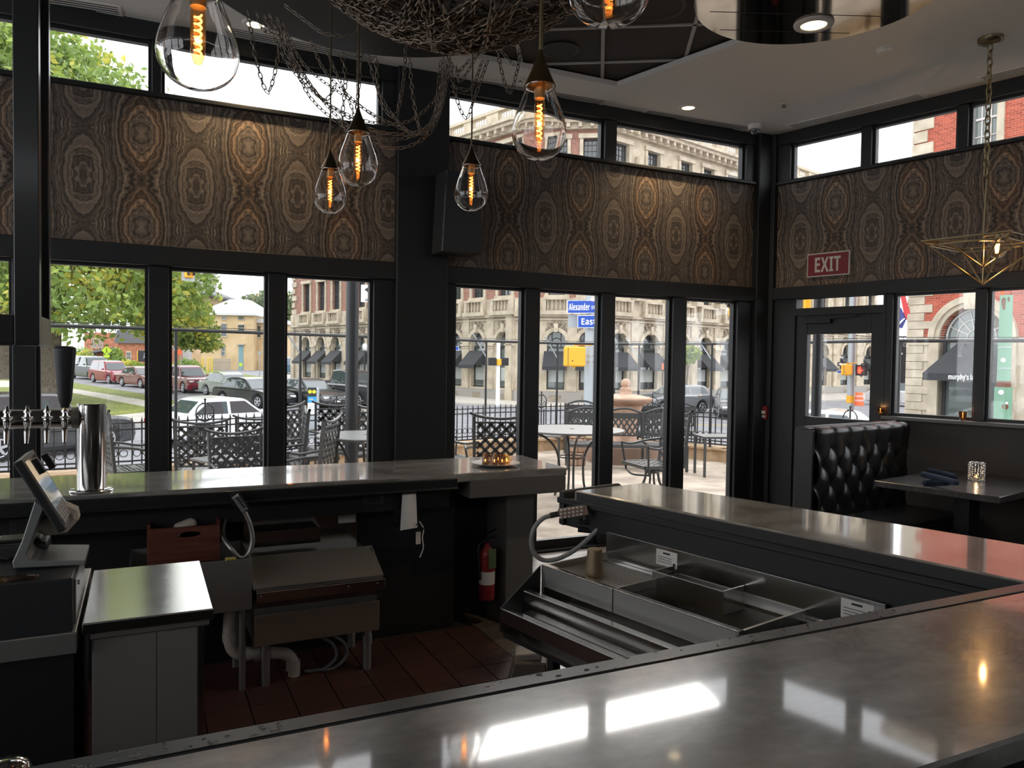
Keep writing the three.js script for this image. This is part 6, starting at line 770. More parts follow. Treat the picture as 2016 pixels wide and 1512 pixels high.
{
  const root = thing('arcade_building', 'long limestone and brick corner building with arched shopfronts and balustrades', 'building');
  const PA = fd(576, 68.5), PB = fd(1012, 46.4), PC = fd(1182, 45.6), PE0 = fd(1460, 55.5), PE = PC.clone().lerp(PE0, 2.45), y0 = -1.1;
  const part = (parent, name, geo, mat, p, turn = 0) => { const m = new THREE.Mesh(geo, mat); m.name = name; m.position.set(...p); m.rotation.y = turn; m.castShadow = m.receiveShadow = true; parent.add(m); return m; };
  const facetU = (fa, px) => { const n = V3(-fa.d.z, 0, fa.d.x), p = onPlane(px, horizonY(px), n, n.dot(fa.g.position)); return p.setY(0).sub(fa.g.position).dot(fa.d); };
  const sets = [[PA, PB, [604, 633, 662, 711, 752, 800, 850, 897, 940, 993], true], [PB, PC, [1094, 1158], true], [PC, PE, [1216, 1278, 1342, 1386, 1432, 1478, 1523, 1570, 1618, 1665, 1710], false]];
  sets.forEach(([a, b, pxs, brick], si) => {
    const fa = facade(root, a, b), g = fa.g, L = fa.L; g.name = ['side_wing', 'corner_bay', 'avenue_wing'][si];
    const us = pxs.map((px) => facetU(fa, px)), gaps = us.map((u, i) => Math.min(i ? u - us[i - 1] : 9, i < us.length - 1 ? us[i + 1] - u : 9)), ws = us.map((u, i) => Math.max(0.95, Math.min(1.75, gaps[i] * 0.56)));
    // ground storey with arched openings
    const holes = us.map((u, i) => archPath(u, y0 + 1.05, ws[i], 3.42 - ws[i] / 2)); mesh('ground_wall', extrude([[0, y0], [L, y0], [L, 4.35], [0, 4.35]], 0.5, 0, holes).translate(0, 0, -0.5), M.limestone, g);
    mesh('plinth', bounds(0, L, y0, y0 + 0.95, 0, 0.08), M.granite, g);
    us.forEach((u, i) => { const w = ws[i], sp = 3.42 - w / 2;
      const s = ringShape(u, sp, w + 0.04, w + 0.5); mesh('arch_moulding', new THREE.ExtrudeGeometry(s, { depth: 0.14, bevelEnabled: false, curveSegments: 12 }), M.limestone, g);
      mesh('keystone', extrude([[u - 0.1, 3.38], [u + 0.1, 3.38], [u + 0.15, 3.9], [u - 0.15, 3.9]], 0.26), M.limestone, g); mesh('carved_ornament', [-1, 1].flatMap((k) => [torus(0.13, 0.06, [u + k * 0.32, 3.78, 0.08], undefined, 12, 5), torus(0.1, 0.05, [u + k * 0.5, 3.52, 0.06], undefined, 12, 5), ball(0.12, [u + k * 0.18, 3.95, 0.1], 8), bar([u + k * 0.2, 3.6, 0.08], [u + k * 0.55, 3.95, 0.08], 0.1, 0.1)]), M.limestoneDark, g);
      if (i % 4 === 2 && si === 2) { mesh('door', [bounds(u - w / 2, u + w / 2, y0, 2.4, -0.42, -0.36), bounds(u - 0.03, u + 0.03, y0, 2.2, -0.36, -0.33)], M.sash, g); }
      const gw = mesh('shop_window', bounds(u - w / 2, u + w / 2, y0 + 1.05, 3.42, -0.34, -0.31), si === 0 || i === 0 ? M.shopGlass : M.farGlass, g); mesh('window_bars', [bounds(u - w / 2, u + w / 2, 2.42, 2.54, -0.3, -0.24), ...[-0.25, 0.25].map((k) => bounds(u + k * w - 0.025, u + k * w + 0.025, 2.5, 3.35, -0.3, -0.26)), torus(w * 0.27, 0.025, [u, 2.75, -0.28], undefined, 16, 4, Math.PI), bounds(u - w / 2, u - w / 2 + 0.06, y0 + 1.05, 2.5, -0.3, -0.25), bounds(u + w / 2 - 0.06, u + w / 2, y0 + 1.05, 2.5, -0.3, -0.25), bounds(u - w / 2, u + w / 2, y0 + 1.05, y0 + 1.12, -0.3, -0.24)], M.sash, g); mesh('window_blind', bounds(u - w / 2 + 0.08, u + w / 2 - 0.08, y0 + 1.5, 1.2, -0.305, -0.3), M.shadeWhite, g);
      if ((i + si) % 5 !== 4) { const aw = w / 2 + 0.16, q = [[u - aw * 0.86, 2.25, 0.02], [u + aw * 0.86, 2.25, 0.02], [u + aw, 1.35, 0.95], [u - aw, 1.35, 0.95]]; mesh('awning', [frustum([[u - aw, 1.35, 0.0], [u + aw, 1.35, 0.0], [u + aw, 1.35, 0.95], [u - aw, 1.35, 0.95]], [[u - aw, 2.25, 0], [u + aw, 2.25, 0], [u + aw, 2.2, 0.03], [u - aw, 2.2, 0.03]]), bounds(u - aw, u + aw, 1.13, 1.35, 0.93, 0.95)], M.awning, g); }
      mesh('basement_vent', bounds(u - 0.36, u + 0.36, y0 + 0.35, y0 + 0.72, 0.08, 0.1), M.limestoneDark, g);
      const pil = i < us.length - 1 ? (u + us[i + 1]) / 2 : Math.min(L - 0.3, u + gaps[i] / 2), pw = Math.max(0.34, Math.min(0.7, gaps[i] * 0.3)); mesh('pilaster', [bounds(pil - pw / 2, pil + pw / 2, y0 + 0.95, 2.55, 0, 0.12), bounds(pil - pw / 2 + 0.08, pil + pw / 2 - 0.08, y0 + 1.3, 2.2, 0.12, 0.15)], M.limestone, g); mesh('capital', [bounds(pil - pw / 2 - 0.06, pil + pw / 2 + 0.06, 2.55, 2.68, 0, 0.2), bounds(pil - pw / 2 - 0.03, pil + pw / 2 + 0.03, 2.4, 2.46, 0, 0.16)], M.limestone, g); mesh('upper_pier', bounds(pil - pw / 2, pil + pw / 2, 2.68, 4.3, 0, 0.1), M.limestone, g);
      // balustrade in front of the upper window
      const bw = Math.min(gaps[i] * 0.42, 0.95); mesh('balcony', [bounds(u - bw - 0.1, u + bw + 0.1, 4.42, 4.66, 0, 0.45), bounds(u - bw, u + bw, 5.3, 5.42, 0.12, 0.42), bounds(u - bw, u - bw + 0.22, 4.66, 5.3, 0.15, 0.4), bounds(u + bw - 0.22, u + bw, 4.66, 5.3, 0.15, 0.4)], M.limestone, g); const nb = 5, bl = []; for (let k = 0; k < nb; k++) bl.push(lathe([[0.03, 0], [0.07, 0.18], [0.03, 0.42], [0.05, 0.64]], [u - bw + 0.32 + (2 * bw - 0.64) * k / (nb - 1), 4.66, 0.28], 7)); mesh('balusters', bl, M.limestone, g); mesh('balcony_back', bounds(u - bw + 0.2, u + bw - 0.2, 4.66, 5.3, 0, 0.05), M.limestoneDark, g);
    });
    mesh('string_course', [bounds(0, L, 4.3, 4.44, -0.2, 0.28), bounds(0, L, 4.1, 4.2, -0.2, 0.12)], M.limestone, g);
    mesh('parapet_band', bounds(0, L, 4.44, 5.42, -0.3, 0.12), M.limestone, g);
    // upper storeys
    const fl = [[5.6, 8.0], [9.0, 11.2], [12.7, 14.8]], hw = us.map((u, i) => Math.min(0.62, gaps[i] * 0.26)), uh = []; for (const [ya, yb] of fl) us.forEach((u, i) => uh.push(rect(u - hw[i], u + hw[i], ya, yb)));
    mesh('upper_wall', extrude([[0, 5.42], [L, 5.42], [L, 15.3], [0, 15.3]], 0.4, 0, uh).translate(0, 0, -0.4), brick ? M.brickFar : M.limestone, g);
    fl.forEach(([ya, yb]) => us.forEach((u, i) => { const w = hw[i]; mesh('window_surround', [bounds(u - w - 0.2, u - w, ya - 0.1, yb + 0.2, 0, 0.1), bounds(u + w, u + w + 0.2, ya - 0.1, yb + 0.2, 0, 0.1), bounds(u - w - 0.28, u + w + 0.28, yb, yb + 0.26, 0, 0.18), bounds(u - w - 0.26, u + w + 0.26, ya - 0.22, ya, 0, 0.16)], M.limestone, g); const f = part(g, 'window', winGeo(w * 2, yb - ya, 4, 6), M.sash, [u, ya, -0.22]); part(g, 'pane', plain(bounds(-w, w, 0, yb - ya, -0.03, -0.01)), M.farGlass, [u, ya, -0.22]); if (!brick) { const pc = i < us.length - 1 ? (u + us[i + 1]) / 2 : null; if (pc !== null && ya < 6) mesh('column', [cyl(0.26, 0.3, 8.4, [pc, 10.0, 0.16], undefined, 16), bounds(pc - 0.36, pc + 0.36, 5.42, 5.72, -0.1, 0.5)], M.limestone, g); } }));
    mesh('cornice', [bounds(-0.2, L + 0.2, 15.3, 15.6, -0.4, 0.35), bounds(-0.3, L + 0.3, 15.6, 15.8, -0.4, 0.7), bounds(-0.35, L + 0.35, 15.8, 15.98, -0.4, 0.9)], M.limestone, g); const bk = []; for (let x = 0.3; x < L; x += 0.7) bk.push(bounds(x - 0.1, x + 0.1, 15.35, 15.6, 0.3, 0.65)); mesh('cornice_brackets', bk, M.limestone, g);
    const tb = []; us.forEach((u, i) => { for (let k = 0; k < 6; k++) tb.push(lathe([[0.03, 0], [0.08, 0.2], [0.035, 0.5], [0.06, 0.75]], [u - hw[i] + 2 * hw[i] * k / 5, 16.1, 0.0], 7)); }); mesh('roof_balusters', tb, M.limestone, g);
    const solid = []; let prev = 0; us.forEach((u, i) => { solid.push(bounds(prev, u - hw[i] - 0.12, 15.98, 16.9, -0.2, 0.15)); prev = u + hw[i] + 0.12; }); if (prev < L) solid.push(bounds(prev, L, 15.98, 16.9, -0.2, 0.15)); mesh('roof_parapet', [...solid, bounds(0, L, 16.86, 17.05, -0.25, 0.22), bounds(0, L, 15.98, 16.1, -0.2, 0.18)], M.limestone, g);
    if (si === 0) { for (let j = 0; j < 16; j++) mesh('quoin', bounds(-0.02, j % 2 ? 0.55 : 0.85, 5.45 + j * 0.6, 5.45 + j * 0.6 + 0.42, 0, 0.1), M.limestone, g); for (const u of [0.1, L - 0.5]) mesh('corner_pier', bounds(u - 0.1, u + 0.45, y0, 5.4, 0, 0.2), M.limestone, g); }
    if (si === 0) for (let j = 0; j < 9; j++) mesh('stone_joint', bounds(0, L, y0 + 1.2 + j * 0.42, y0 + 1.212 + j * 0.42, 0.0, 0.003), M.limestoneDark, g);
  });
  // body behind the facades so that the roof reads as solid
  const far = (p, k) => { const q = p.clone().setY(0); return [q.x * k, q.z * k]; };
  const bp = [XZ(PA.clone()), XZ(PB.clone()), XZ(PC.clone()), XZ(PE.clone()), [PE.x + 4, PE.z - 14], [PA.x + 12, PA.z - 16]]; const cx = bp.reduce((s, p) => s + p[0], 0) / 6, cz = bp.reduce((s, p) => s + p[1], 0) / 6; mesh('building_core', slab(bp.map(([x, z]) => [x + (cx - x) * 0.05, z + (cz - z) * 0.05]), y0, 15.9, 0.01), M.limestoneDark, root);
}
{ // red brick pub
  const dm = rayOf(50, 696).setY(0).normalize(), u = dm.clone().negate(), c = fd(1786, 27.5), root = thing('brick_pub_building', 'red brick pub with stone quoins, big arched window and black awning', 'building');
  const g = new THREE.Group(); g.name = 'street_facade'; g.position.copy(c); g.rotation.y = Math.atan2(-u.z, u.x); root.add(g); const n = V3(-dm.z, 0, dm.x), U = (px, py) => onPlane(px, py, n, n.dot(c)).sub(c).dot(u), Yy = (px, py) => onPlane(px, py, n, n.dot(c)).y, y0 = -1.6, L = 13;
  const ax = U(1914, 660), aw = (ax - U(1851, 664)) * 2, sp = Yy(1851, 667), sb = y0 + 0.5, top = 13.2, bandY = Yy(1850, 566);
  const wx0 = U(1913, 250), wx1 = U(1961, 240), wy0 = Yy(1935, 300), wy1 = wy0 + 2.3, hw = (wx1 - wx0) / 2 + 0.05;
  const x2 = ax + aw + 2.3, sb2 = sp - 0.02; mesh('stone_wall', extrude([[0, y0], [L, y0], [L, sp], [x2 + aw / 2, sp], [x2 + aw / 2, sb], [x2 - aw / 2, sb], [x2 - aw / 2, sp], [ax + aw / 2, sp], [ax + aw / 2, sb], [ax - aw / 2, sb], [ax - aw / 2, sp], [0, sp]], 0.4).translate(0, 0, -0.4), M.limestone, g);
  { const s3 = new THREE.Shape(); s3.moveTo(0, sp); s3.lineTo(ax - aw / 2, sp); s3.absarc(ax, sp, aw / 2, Math.PI, 0, true); s3.lineTo(x2 - aw / 2, sp); s3.absarc(x2, sp, aw / 2, Math.PI, 0, true); s3.lineTo(L, sp); s3.lineTo(L, bandY); s3.lineTo(0, bandY); s3.closePath(); mesh('brick_wall', new THREE.ExtrudeGeometry(s3, { depth: 0.4, bevelEnabled: false, curveSegments: 20 }).translate(0, 0, -0.4), M.brickPub, g); }
  const wxm = (wx0 + wx1) / 2, uh = [0, 1, 2].map((k) => rect(wxm - hw + k * 3.2, wxm + hw + k * 3.2, wy0, wy1)); mesh('upper_wall', extrude([[0, bandY], [L, bandY], [L, top], [0, top]], 0.4, 0, uh).translate(0, 0, -0.4), M.brickPub, g);
  mesh('string_course', [bounds(-0.05, L, bandY, bandY + 0.34, 0, 0.16), bounds(-0.08, L, bandY + 0.34, bandY + 0.44, 0, 0.26)], M.limestone, g);
  const ph = 0.285; for (let j = 0; y0 + j * ph < bandY - 0.1; j++) { const w = j % 2 ? 0.58 : 0.86; mesh('quoin', bounds(-0.03, w, y0 + j * ph + 0.008, y0 + (j + 1) * ph - 0.008, -0.2, 0.05, 0.008), M.limestone, g); } for (let j = 0; bandY + 0.5 + j * 0.42 < top; j++) mesh('quoin', bounds(-0.03, j % 2 ? 0.5 : 0.72, bandY + 0.5 + j * 0.42, bandY + 0.5 + j * 0.42 + 0.38, -0.2, 0.05, 0.008), M.limestone, g);
  for (let k = 0; k < 2; k++) { const x = ax + k * (aw + 2.3), s = ringShape(x, sp, aw + 0.3, aw + 0.72); const s2 = ringShape(x, sp, aw, aw + 0.34); mesh('arch_surround', [new THREE.ExtrudeGeometry(s, { depth: 0.16, bevelEnabled: false, curveSegments: 24 }), new THREE.ExtrudeGeometry(s2, { depth: 0.46, bevelEnabled: false, curveSegments: 24 }).translate(0, 0, -0.38)], M.limestone, g); mesh('keystone', extrude([[x - 0.16, sp + aw / 2 - 0.1], [x + 0.16, sp + aw / 2 - 0.1], [x + 0.22, sp + aw / 2 + 0.55], [x - 0.22, sp + aw / 2 + 0.55]], 0.26), M.limestone, g); mesh('jamb', [bounds(x - aw / 2 - 0.34, x - aw / 2, y0, sp, -0.3, 0.1), bounds(x + aw / 2, x + aw / 2 + 0.34, y0, sp, -0.3, 0.1)], M.limestone, g);
    mesh('fanlight_glass', new THREE.ExtrudeGeometry(archPath(x, sb, aw, sp, THREE.Shape), { depth: 0.02, bevelEnabled: false, curveSegments: 24 }).translate(0, 0, -0.3), M.shopGlass, g); const fb = [torus(aw * 0.46, 0.045, [x, sp, -0.26], undefined, 30, 4, Math.PI), torus(aw * 0.3, 0.022, [x, sp, -0.26], undefined, 30, 4, Math.PI), torus(aw * 0.14, 0.02, [x, sp, -0.26], undefined, 20, 4, Math.PI), bounds(x - aw / 2, x + aw / 2, sp - 0.12, sp, -0.28, -0.2)]; for (let i = 1; i < 7; i++) { const a = i / 7 * Math.PI; fb.push(rod([x + Math.cos(a) * aw * 0.14, sp + Math.sin(a) * aw * 0.14, -0.26], [x + Math.cos(a) * aw * 0.48, sp + Math.sin(a) * aw * 0.48, -0.26], 0.02, 5)); } mesh('fanlight_bars', fb, M.sashWhite, g); mesh('window_frame', [bounds(x - aw / 2, x - aw / 2 + 0.1, sb, sp, -0.3, -0.2), bounds(x + aw / 2 - 0.1, x + aw / 2, sb, sp, -0.3, -0.2), bounds(x - 0.04, x + 0.04, sb, sp - 0.1, -0.3, -0.22), bounds(x - aw / 2, x + aw / 2, sb, sb + 0.1, -0.3, -0.2)], M.sash, g); }
  for (let k = 0; k < 3; k++) { const f = mesh('window', winGeo(hw * 2, wy1 - wy0, 3, 4), M.sashWhite, g); f.position.set(wxm + k * 3.2, wy0, -0.2); mesh('pane', bounds(-hw, hw, 0, wy1 - wy0, -0.03, -0.01), M.shopGlass, g).position.copy(f.position); mesh('window_trim', [bounds(wxm + k * 3.2 - hw - 0.22, wxm + k * 3.2 - hw, wy0 - 0.2, wy1 + 0.2, 0, 0.06), bounds(wxm + k * 3.2 + hw, wxm + k * 3.2 + hw + 0.22, wy0 - 0.2, wy1 + 0.2, 0, 0.06), bounds(wxm + k * 3.2 - hw - 0.3, wxm + k * 3.2 + hw + 0.3, wy0 - 0.24, wy0, 0, 0.12)], M.limestone, g); }
  // black awning with the pub's name
  const aD = 1.1, pl2 = (px, py) => onPlane(px, py, n, n.dot(c) - aD), U2 = (px, py) => pl2(px, py).sub(c).dot(u), e0 = U2(1816, 745), e1 = ax + (ax - e0), ay0 = pl2(1816, 734).y, ay1 = Yy(1838, 676), av = 0.24; const q = mesh('awning', [frustum([[e0, ay0, 0], [e1, ay0, 0], [e1, ay0, aD], [e0, ay0, aD]], [[e0 + 0.55, ay1, 0], [e1 - 0.55, ay1, 0], [e1 - 0.55, ay1 - 0.02, 0.06], [e0 + 0.55, ay1 - 0.02, 0.06]]), bounds(e0, e1, ay0 - av, ay0, aD - 0.02, aD), bounds(e0, e0 + 0.02, ay0 - av, ay0, 0, aD), bounds(e1 - 0.02, e1, ay0 - av, ay0, 0, aD)], M.awning, g); const tx = text("murphy's law", 0.17, 0.01, (U2(1912, 745) - U2(1867, 745)) * 1.3); const tb2 = new THREE.Box3().setFromBufferAttribute(tx.attributes.position); tx.translate(U2(1867, 745) - tb2.min.x, ay0 - av / 2 - 0.01, aD); mesh('awning_lettering', tx, M.signWhite, g);
  mesh('awning_lamp', [tube([[e0 + 0.9, ay1 - 0.1, 0.1], [e0 + 1, ay1 - 0.05, 0.5], [e0 + 1.05, ay1 - 0.3, 0.75]], 0.025, 10, 5), put(new THREE.ConeGeometry(0.12, 0.18, 10), [e0 + 1.05, ay1 - 0.38, 0.75])], M.castAlu, g);
  mesh('cornice', bounds(-0.3, L, top, top + 0.5, -0.4, 0.5), M.limestone, g); mesh('building_core', bounds(0.1, L, y0, top, -9, -0.5), M.brickPub, g); mesh('side_wall', bounds(0.0, 0.1, y0, top, -9, -0.4), M.brickPub, g); mesh('plinth', bounds(0, L, y0, y0 + 0.5, -0.4, 0.08), M.limestone, g);
  // side street things: hanging pub sign, side awning and flag
  const sg = c.clone().addScaledVector(dm, 2.2).addScaledVector(V3(0, 0, -1), 0.3), s = thing('pub_sign', 'black hanging pub sign with a green shamrock beside the quoins', 'sign', (() => { const p = atDepth(1766, 684, 28.6); return p; })(), toCam(fd(1766, 28.6))); mesh('board', rbox(0.62, 0.62, 0.06, 0.02, [0, 0, 0]), M.awning, s); let tt = text("murphy's", 0.12, 0.008, 0.5); tt.translate(0, 0.21, 0.03); mesh('lettering', tt, M.signWhite, s); mesh('shamrock', [0, 1, 2].map((i) => ball(0.075, [Math.cos(i * 2.094 + 1.57) * 0.08, Math.sin(i * 2.094 + 1.57) * 0.08, 0.032], 12, [1, 1, 0.15])).concat([bar([0, -0.05, 0.034], [0.05, -0.17, 0.034], 0.03, 0.01, V3(0, 0, 1))]), std(lin(0.03, 0.35, 0.12), 0.6), s); tt = text('irish pub', 0.075, 0.008, 0.4); tt.translate(0, -0.24, 0.03); mesh('lettering', tt, M.signWhite, s); mesh('bracket', rod([-0.4, 0.4, 0], [0.5, 0.4, 0], 0.02), M.iron, s); mesh('bracket_link', [rod([-0.2, 0.3, 0], [-0.2, 0.4, 0], 0.01), rod([0.2, 0.3, 0], [0.2, 0.4, 0], 0.01)], M.iron, s);
  const ap = atDepth(1769, 730, 31), sa = thing('side_awning', 'small black shop awning below the pub sign', 'awning', ap, toCam(ap)); mesh('canopy', frustum([[-0.75, -0.2, -0.6], [0.5, -0.2, -0.6], [0.5, -0.2, 0.6], [-0.75, -0.2, 0.6]], [[0.2, 0.75, -0.55], [0.5, 0.75, -0.55], [0.5, 0.75, 0.5], [0.25, 0.75, 0.5]]), M.awning, sa); mesh('valance', bounds(-0.75, 0.5, -0.48, -0.2, 0.55, 0.6), M.awning, sa);
  const fp0 = atDepth(1768, 572, 27.6), fl = thing('hanging_flag', 'red, white and blue flag hanging furled beside the quoins', 'flag', fp0, toCam(fp0)); const wave = (pts, z0, th) => { const gg = extrude(pts, th, 0.01); const Pp = gg.attributes.position; for (let i = 0; i < Pp.count; i++) Pp.setZ(i, Pp.getZ(i) + z0 + 0.07 * Math.sin(Pp.getX(i) * 9 + Pp.getY(i) * 3)); gg.computeVertexNormals(); return gg; };
  mesh('pole', rod([-0.1, 0.5, 0], [0.42, -1.4, -0.2], 0.018), M.sashWhite, fl); mesh('red_field', wave([[-0.02, 0.4], [0.1, 0.42], [0.28, -0.35], [0.44, -0.9], [0.3, -1.05], [0.2, -0.8], [0.1, -0.3]], 0, 0.03), M.flagRed, fl); mesh('blue_field', wave([[-0.2, -0.5], [0.12, -0.62], [0.3, -1.02], [0.18, -1.35], [-0.2, -1.3]], -0.05, 0.03), M.flagBlue, fl); mesh('white_patch', wave([[-0.14, -0.6], [0.08, -0.7], [0.12, -0.95], [0.0, -1.05], [-0.12, -0.95]], -0.02, 0.035), M.signWhite, fl); mesh('white_stripe', [wave([[-0.05, -1.3], [0.02, -1.3], [0.26, -1.0], [0.2, -0.98]], -0.02, 0.035)], M.signWhite, fl);
  const gl = atDepth(1975, 780, 16), gpole = thing('utility_pole', 'chipped pale green steel utility pole with round stickers', 'pole', [gl.x, groundY(gl.x, gl.z), gl.z]); const gb = atDepth(1972, 762, 16).y - gpole.position.y, gt = atDepth(1990, 582, 16).y - gpole.position.y; mesh('lower_shaft', cyl(0.165, 0.175, gb, [0, gb / 2, 0], undefined, 8), M.greenPole, gpole); mesh('rusty_collar', cyl(0.125, 0.14, 0.13, [0, gb + 0.06, 0], undefined, 12), M.rust, gpole); mesh('upper_shaft', cyl(0.115, 0.125, gt - gb - 0.1, [0, (gt + gb + 0.1) / 2, 0], undefined, 12), M.greenPole, gpole); const tc = toCam(gl), dz = V3(Math.sin(tc), 0, Math.cos(tc)), sx = V3(dz.z, 0, -dz.x), st = (y, r, x = 0, m = M.signWhite, rr = 0.13) => { const p = dz.clone().multiplyScalar(rr).addScaledVector(sx, x); mesh('sticker', put(new THREE.CylinderGeometry(r, r, 0.006, 18), [p.x, y, p.z], [Math.PI / 2, 0, -tc]).applyMatrix4(new THREE.Matrix4()), m, gpole); const mm = gpole.children.at(-1); mm.geometry.rotateX(0); }; 
  for (const [py, r, x, m, rr] of [[709, 0.045, -0.02, M.signWhite, 0.118], [772, 0.05, -0.04, M.signWhite, 0.155], [800, 0.06, 0.04, M.rust, 0.155], [793, 0.03, 0.06, M.signWhite, 0.155]]) { const y = atDepth(1972, py, 16).y - gpole.position.y, p = dz.clone().multiplyScalar(rr).addScaledVector(sx, x), k = mesh('sticker', cyl(r, r, 0.008, [0, 0, 0], [Math.PI / 2, 0, 0], 18), m, gpole); k.position.set(p.x, y, p.z); k.rotation.y = tc; } for (const py of [684, 725]) { const y = atDepth(1980, py, 16).y - gpole.position.y; mesh('strap', cyl(0.128, 0.128, 0.02, [0, y, 0], undefined, 16, true), M.galv, gpole); } mesh('rust_stain', [[596, -0.06, 0.1], [606, -0.05, 0.06], [591, 0.05, 0.05]].map(([py, x, r]) => { const y = atDepth(1985, py, 16).y - gpole.position.y, p = dz.clone().multiplyScalar(0.114).addScaledVector(sx, x * 0.8); return put(new THREE.SphereGeometry(r * 0.4, 8, 6), [p.x, y, p.z], [0, tc, 0], [1, 2.4, 0.12]); }), M.rust, gpole);
}
{ // pale house, tower, church and grey block far left
  const at = (px, py, d) => atDepth(px, py, d), block = (name, label, px0, px1, d, yTop, yBase, dep, mat) => { const a = at(px0, horizonY(px0), d), b = at(px1, horizonY(px1), d), c = a.clone().lerp(b, 0.5), yb = at(px0, yBase, d).y - 1, yt = at((px0 + px1) / 2, yTop, d).y, w = a.distanceTo(b), t = thing(name, label, 'building', [c.x, yb, c.z], Math.atan2(-(b.z - a.z), b.x - a.x)); mesh('walls', bounds(-w / 2, w / 2, 0, yt - yb, -dep, 0), mat, t); return { t, w, h: yt - yb, X: (px) => { const q = at(px, horizonY(px), d); return q.clone().sub(c).dot(b.clone().sub(a).normalize()); }, Yv: (px, py) => at(px, py, d).y - yb }; };
  const win = (o, px0, px1, py0, py1, mat = M.farGlass) => { const x0 = o.X(px0), x1 = o.X(px1), m = (px0 + px1) / 2, y1 = o.Yv(m, py0), y0 = o.Yv(m, py1), f = mesh('window', [bounds(x0 - 0.08, x1 + 0.08, y1, y1 + 0.16, 0, 0.12), bounds(x0 - 0.08, x1 + 0.08, y0 - 0.12, y0, 0, 0.12), bounds(x0 - 0.08, x0, y0, y1, 0, 0.08), bounds(x1, x1 + 0.08, y0, y1, 0, 0.08), bounds(x0, x1, (y0 + y1) / 2 - 0.03, (y0 + y1) / 2 + 0.03, 0.03, 0.07)], M.limestone, o.t); mesh('pane', bounds(x0, x1, y0, y1, 0.01, 0.04), mat, f); };
  const hip = (o, over, hgt, mat, top = 0.25) => { const w = o.w / 2 + over, d = 9; return mesh('roof', [frustum([[-w, o.h, over], [w, o.h, over], [w, o.h, -d - over], [-w, o.h, -d - over]].map((p) => p), [[-w * top, o.h + hgt, -d * 0.4], [w * top, o.h + hgt, -d * 0.4], [w * top, o.h + hgt, -d * 0.6], [-w * top, o.h + hgt, -d * 0.6]]), bounds(-w, w, o.h - 0.25, o.h + 0.02, -d - over, over)], mat, o.t); };
  let o = block('pale_house', 'two storey pale stucco house with light hipped roof and chimney', 398, 499, 96, 617, 722, 9, M.housePaint); const rf = hip(o, 0.5, 2.0, M.roofPale, 0.3); mesh('chimney', bounds(o.X(448), o.X(464), o.h + 0.4, o.Yv(456, 602), -3.4, -2.4), M.brickFar, rf);
  for (const a of [[436, 446, 638, 662], [469, 481, 640, 651], [436, 443, 683, 700], [469, 480, 623, 629], [437, 445, 623, 629], [404, 410, 676, 690]]) win(o, ...a); mesh('door', bounds(o.X(470), o.X(479), 0.2, o.Yv(474, 679), 0, 0.06), std(lin(0.2, 0.34, 0.38), 0.6), o.t); mesh('door_hood', bounds(o.X(467), o.X(482), o.Yv(474, 679), o.Yv(474, 676), 0, 0.4), M.limestone, o.t);
  const wing = block('pale_house_wing', 'lower pale house wing with flat light roof', 499, 545, 97.5, 636, 722, 8, M.housePaint); mesh('roof', bounds(-wing.w / 2 - 0.2, wing.w / 2 + 0.4, wing.h, wing.h + 0.5, -8, 0.5), M.roofPale, wing.t); for (const a of [[505, 513, 642, 664], [523, 530, 640, 662], [524, 531, 684, 700]]) win(wing, ...a);
  const tw = block('square_tower', 'pale square tower with a shallow dark hipped roof', 378, 406, 118, 581, 722, 7, M.housePaint); hip(tw, 1.4, 1.1, M.roofDark, 0.12); for (const a of [[383, 386, 586, 592], [397, 400, 586, 592]]) win(tw, ...a);
  const gb = block('grey_apartment_block', 'tall plain grey apartment block behind the yellowing maple', 318, 371, 150, 470, 722, 14, M.granite); for (let r = 0; r < 6; r++) for (const k of [334, 344, 356, 364]) win(gb, k, k + 4, 524 + r * 24, 532 + r * 24);
  const ch = block('brick_church', 'orange brick church hall with narrow slit windows', 166, 262, 104, 655, 727, 10, M.brickChurch); for (const k of [182, 188, 194, 200]) win(ch, k, k + 2.2, 668, 684); win(ch, 176, 190, 697, 715, M.shopGlass); mesh('porch_roof', bar([ch.X(175), ch.Yv(175, 697), 1.2], [ch.X(240), ch.Yv(240, 686), 1.2], 2.4, 0.3), M.roofDark, ch.t);
  const ga = block('church_gable', 'brick church wing with a steep dark slate roof', 232, 300, 98, 676, 727, 9, M.brickChurch); mesh('roof', extrude([[-ga.w / 2 - 0.3, ga.h], [ga.w / 2 + 0.3, ga.h], [ga.w / 2 - 0.2, ga.h + 1.7], [-ga.w / 2 + 0.1, ga.h + 1.7]], 1, 0).translate(0, 0, -0.6), M.roofDark, ga.t); win(ga, 250, 258, 694, 708);
  const wf = thing('picket_gate', 'grey board fence in front of the pale house', 'fence', at(434, 714, 90), toCam(at(434, 714, 90))); for (let i = 0; i < 14; i++) mesh('board', bounds(-1.1 + i * 0.16, -1.0 + i * 0.16, -0.9, 0.5, 0, 0.03), M.granite, wf); mesh('rail', bounds(-1.1, 1.2, 0.0, 0.08, -0.05, 0), M.granite, wf);
  for (const [px, label] of [[398, 'yellow bollard left of the board fence'], [410, 'yellow bollard beside the parked machine'], [417, 'yellow bollard nearest the board fence']]) { const p = at(px, 716, 84), b = thing('bollard', label, 'bollard', [p.x, p.y - 0.9, p.z], 0, 'yellow bollards'); mesh('post', cyl(0.11, 0.11, 1.5, [0, 0.75, 0], undefined, 12), std(lin(0.7, 0.5, 0.1), 0.6), b); mesh('cap', ball(0.11, [0, 1.5, 0], 12), std(lin(0.7, 0.5, 0.1), 0.6), b); }
}
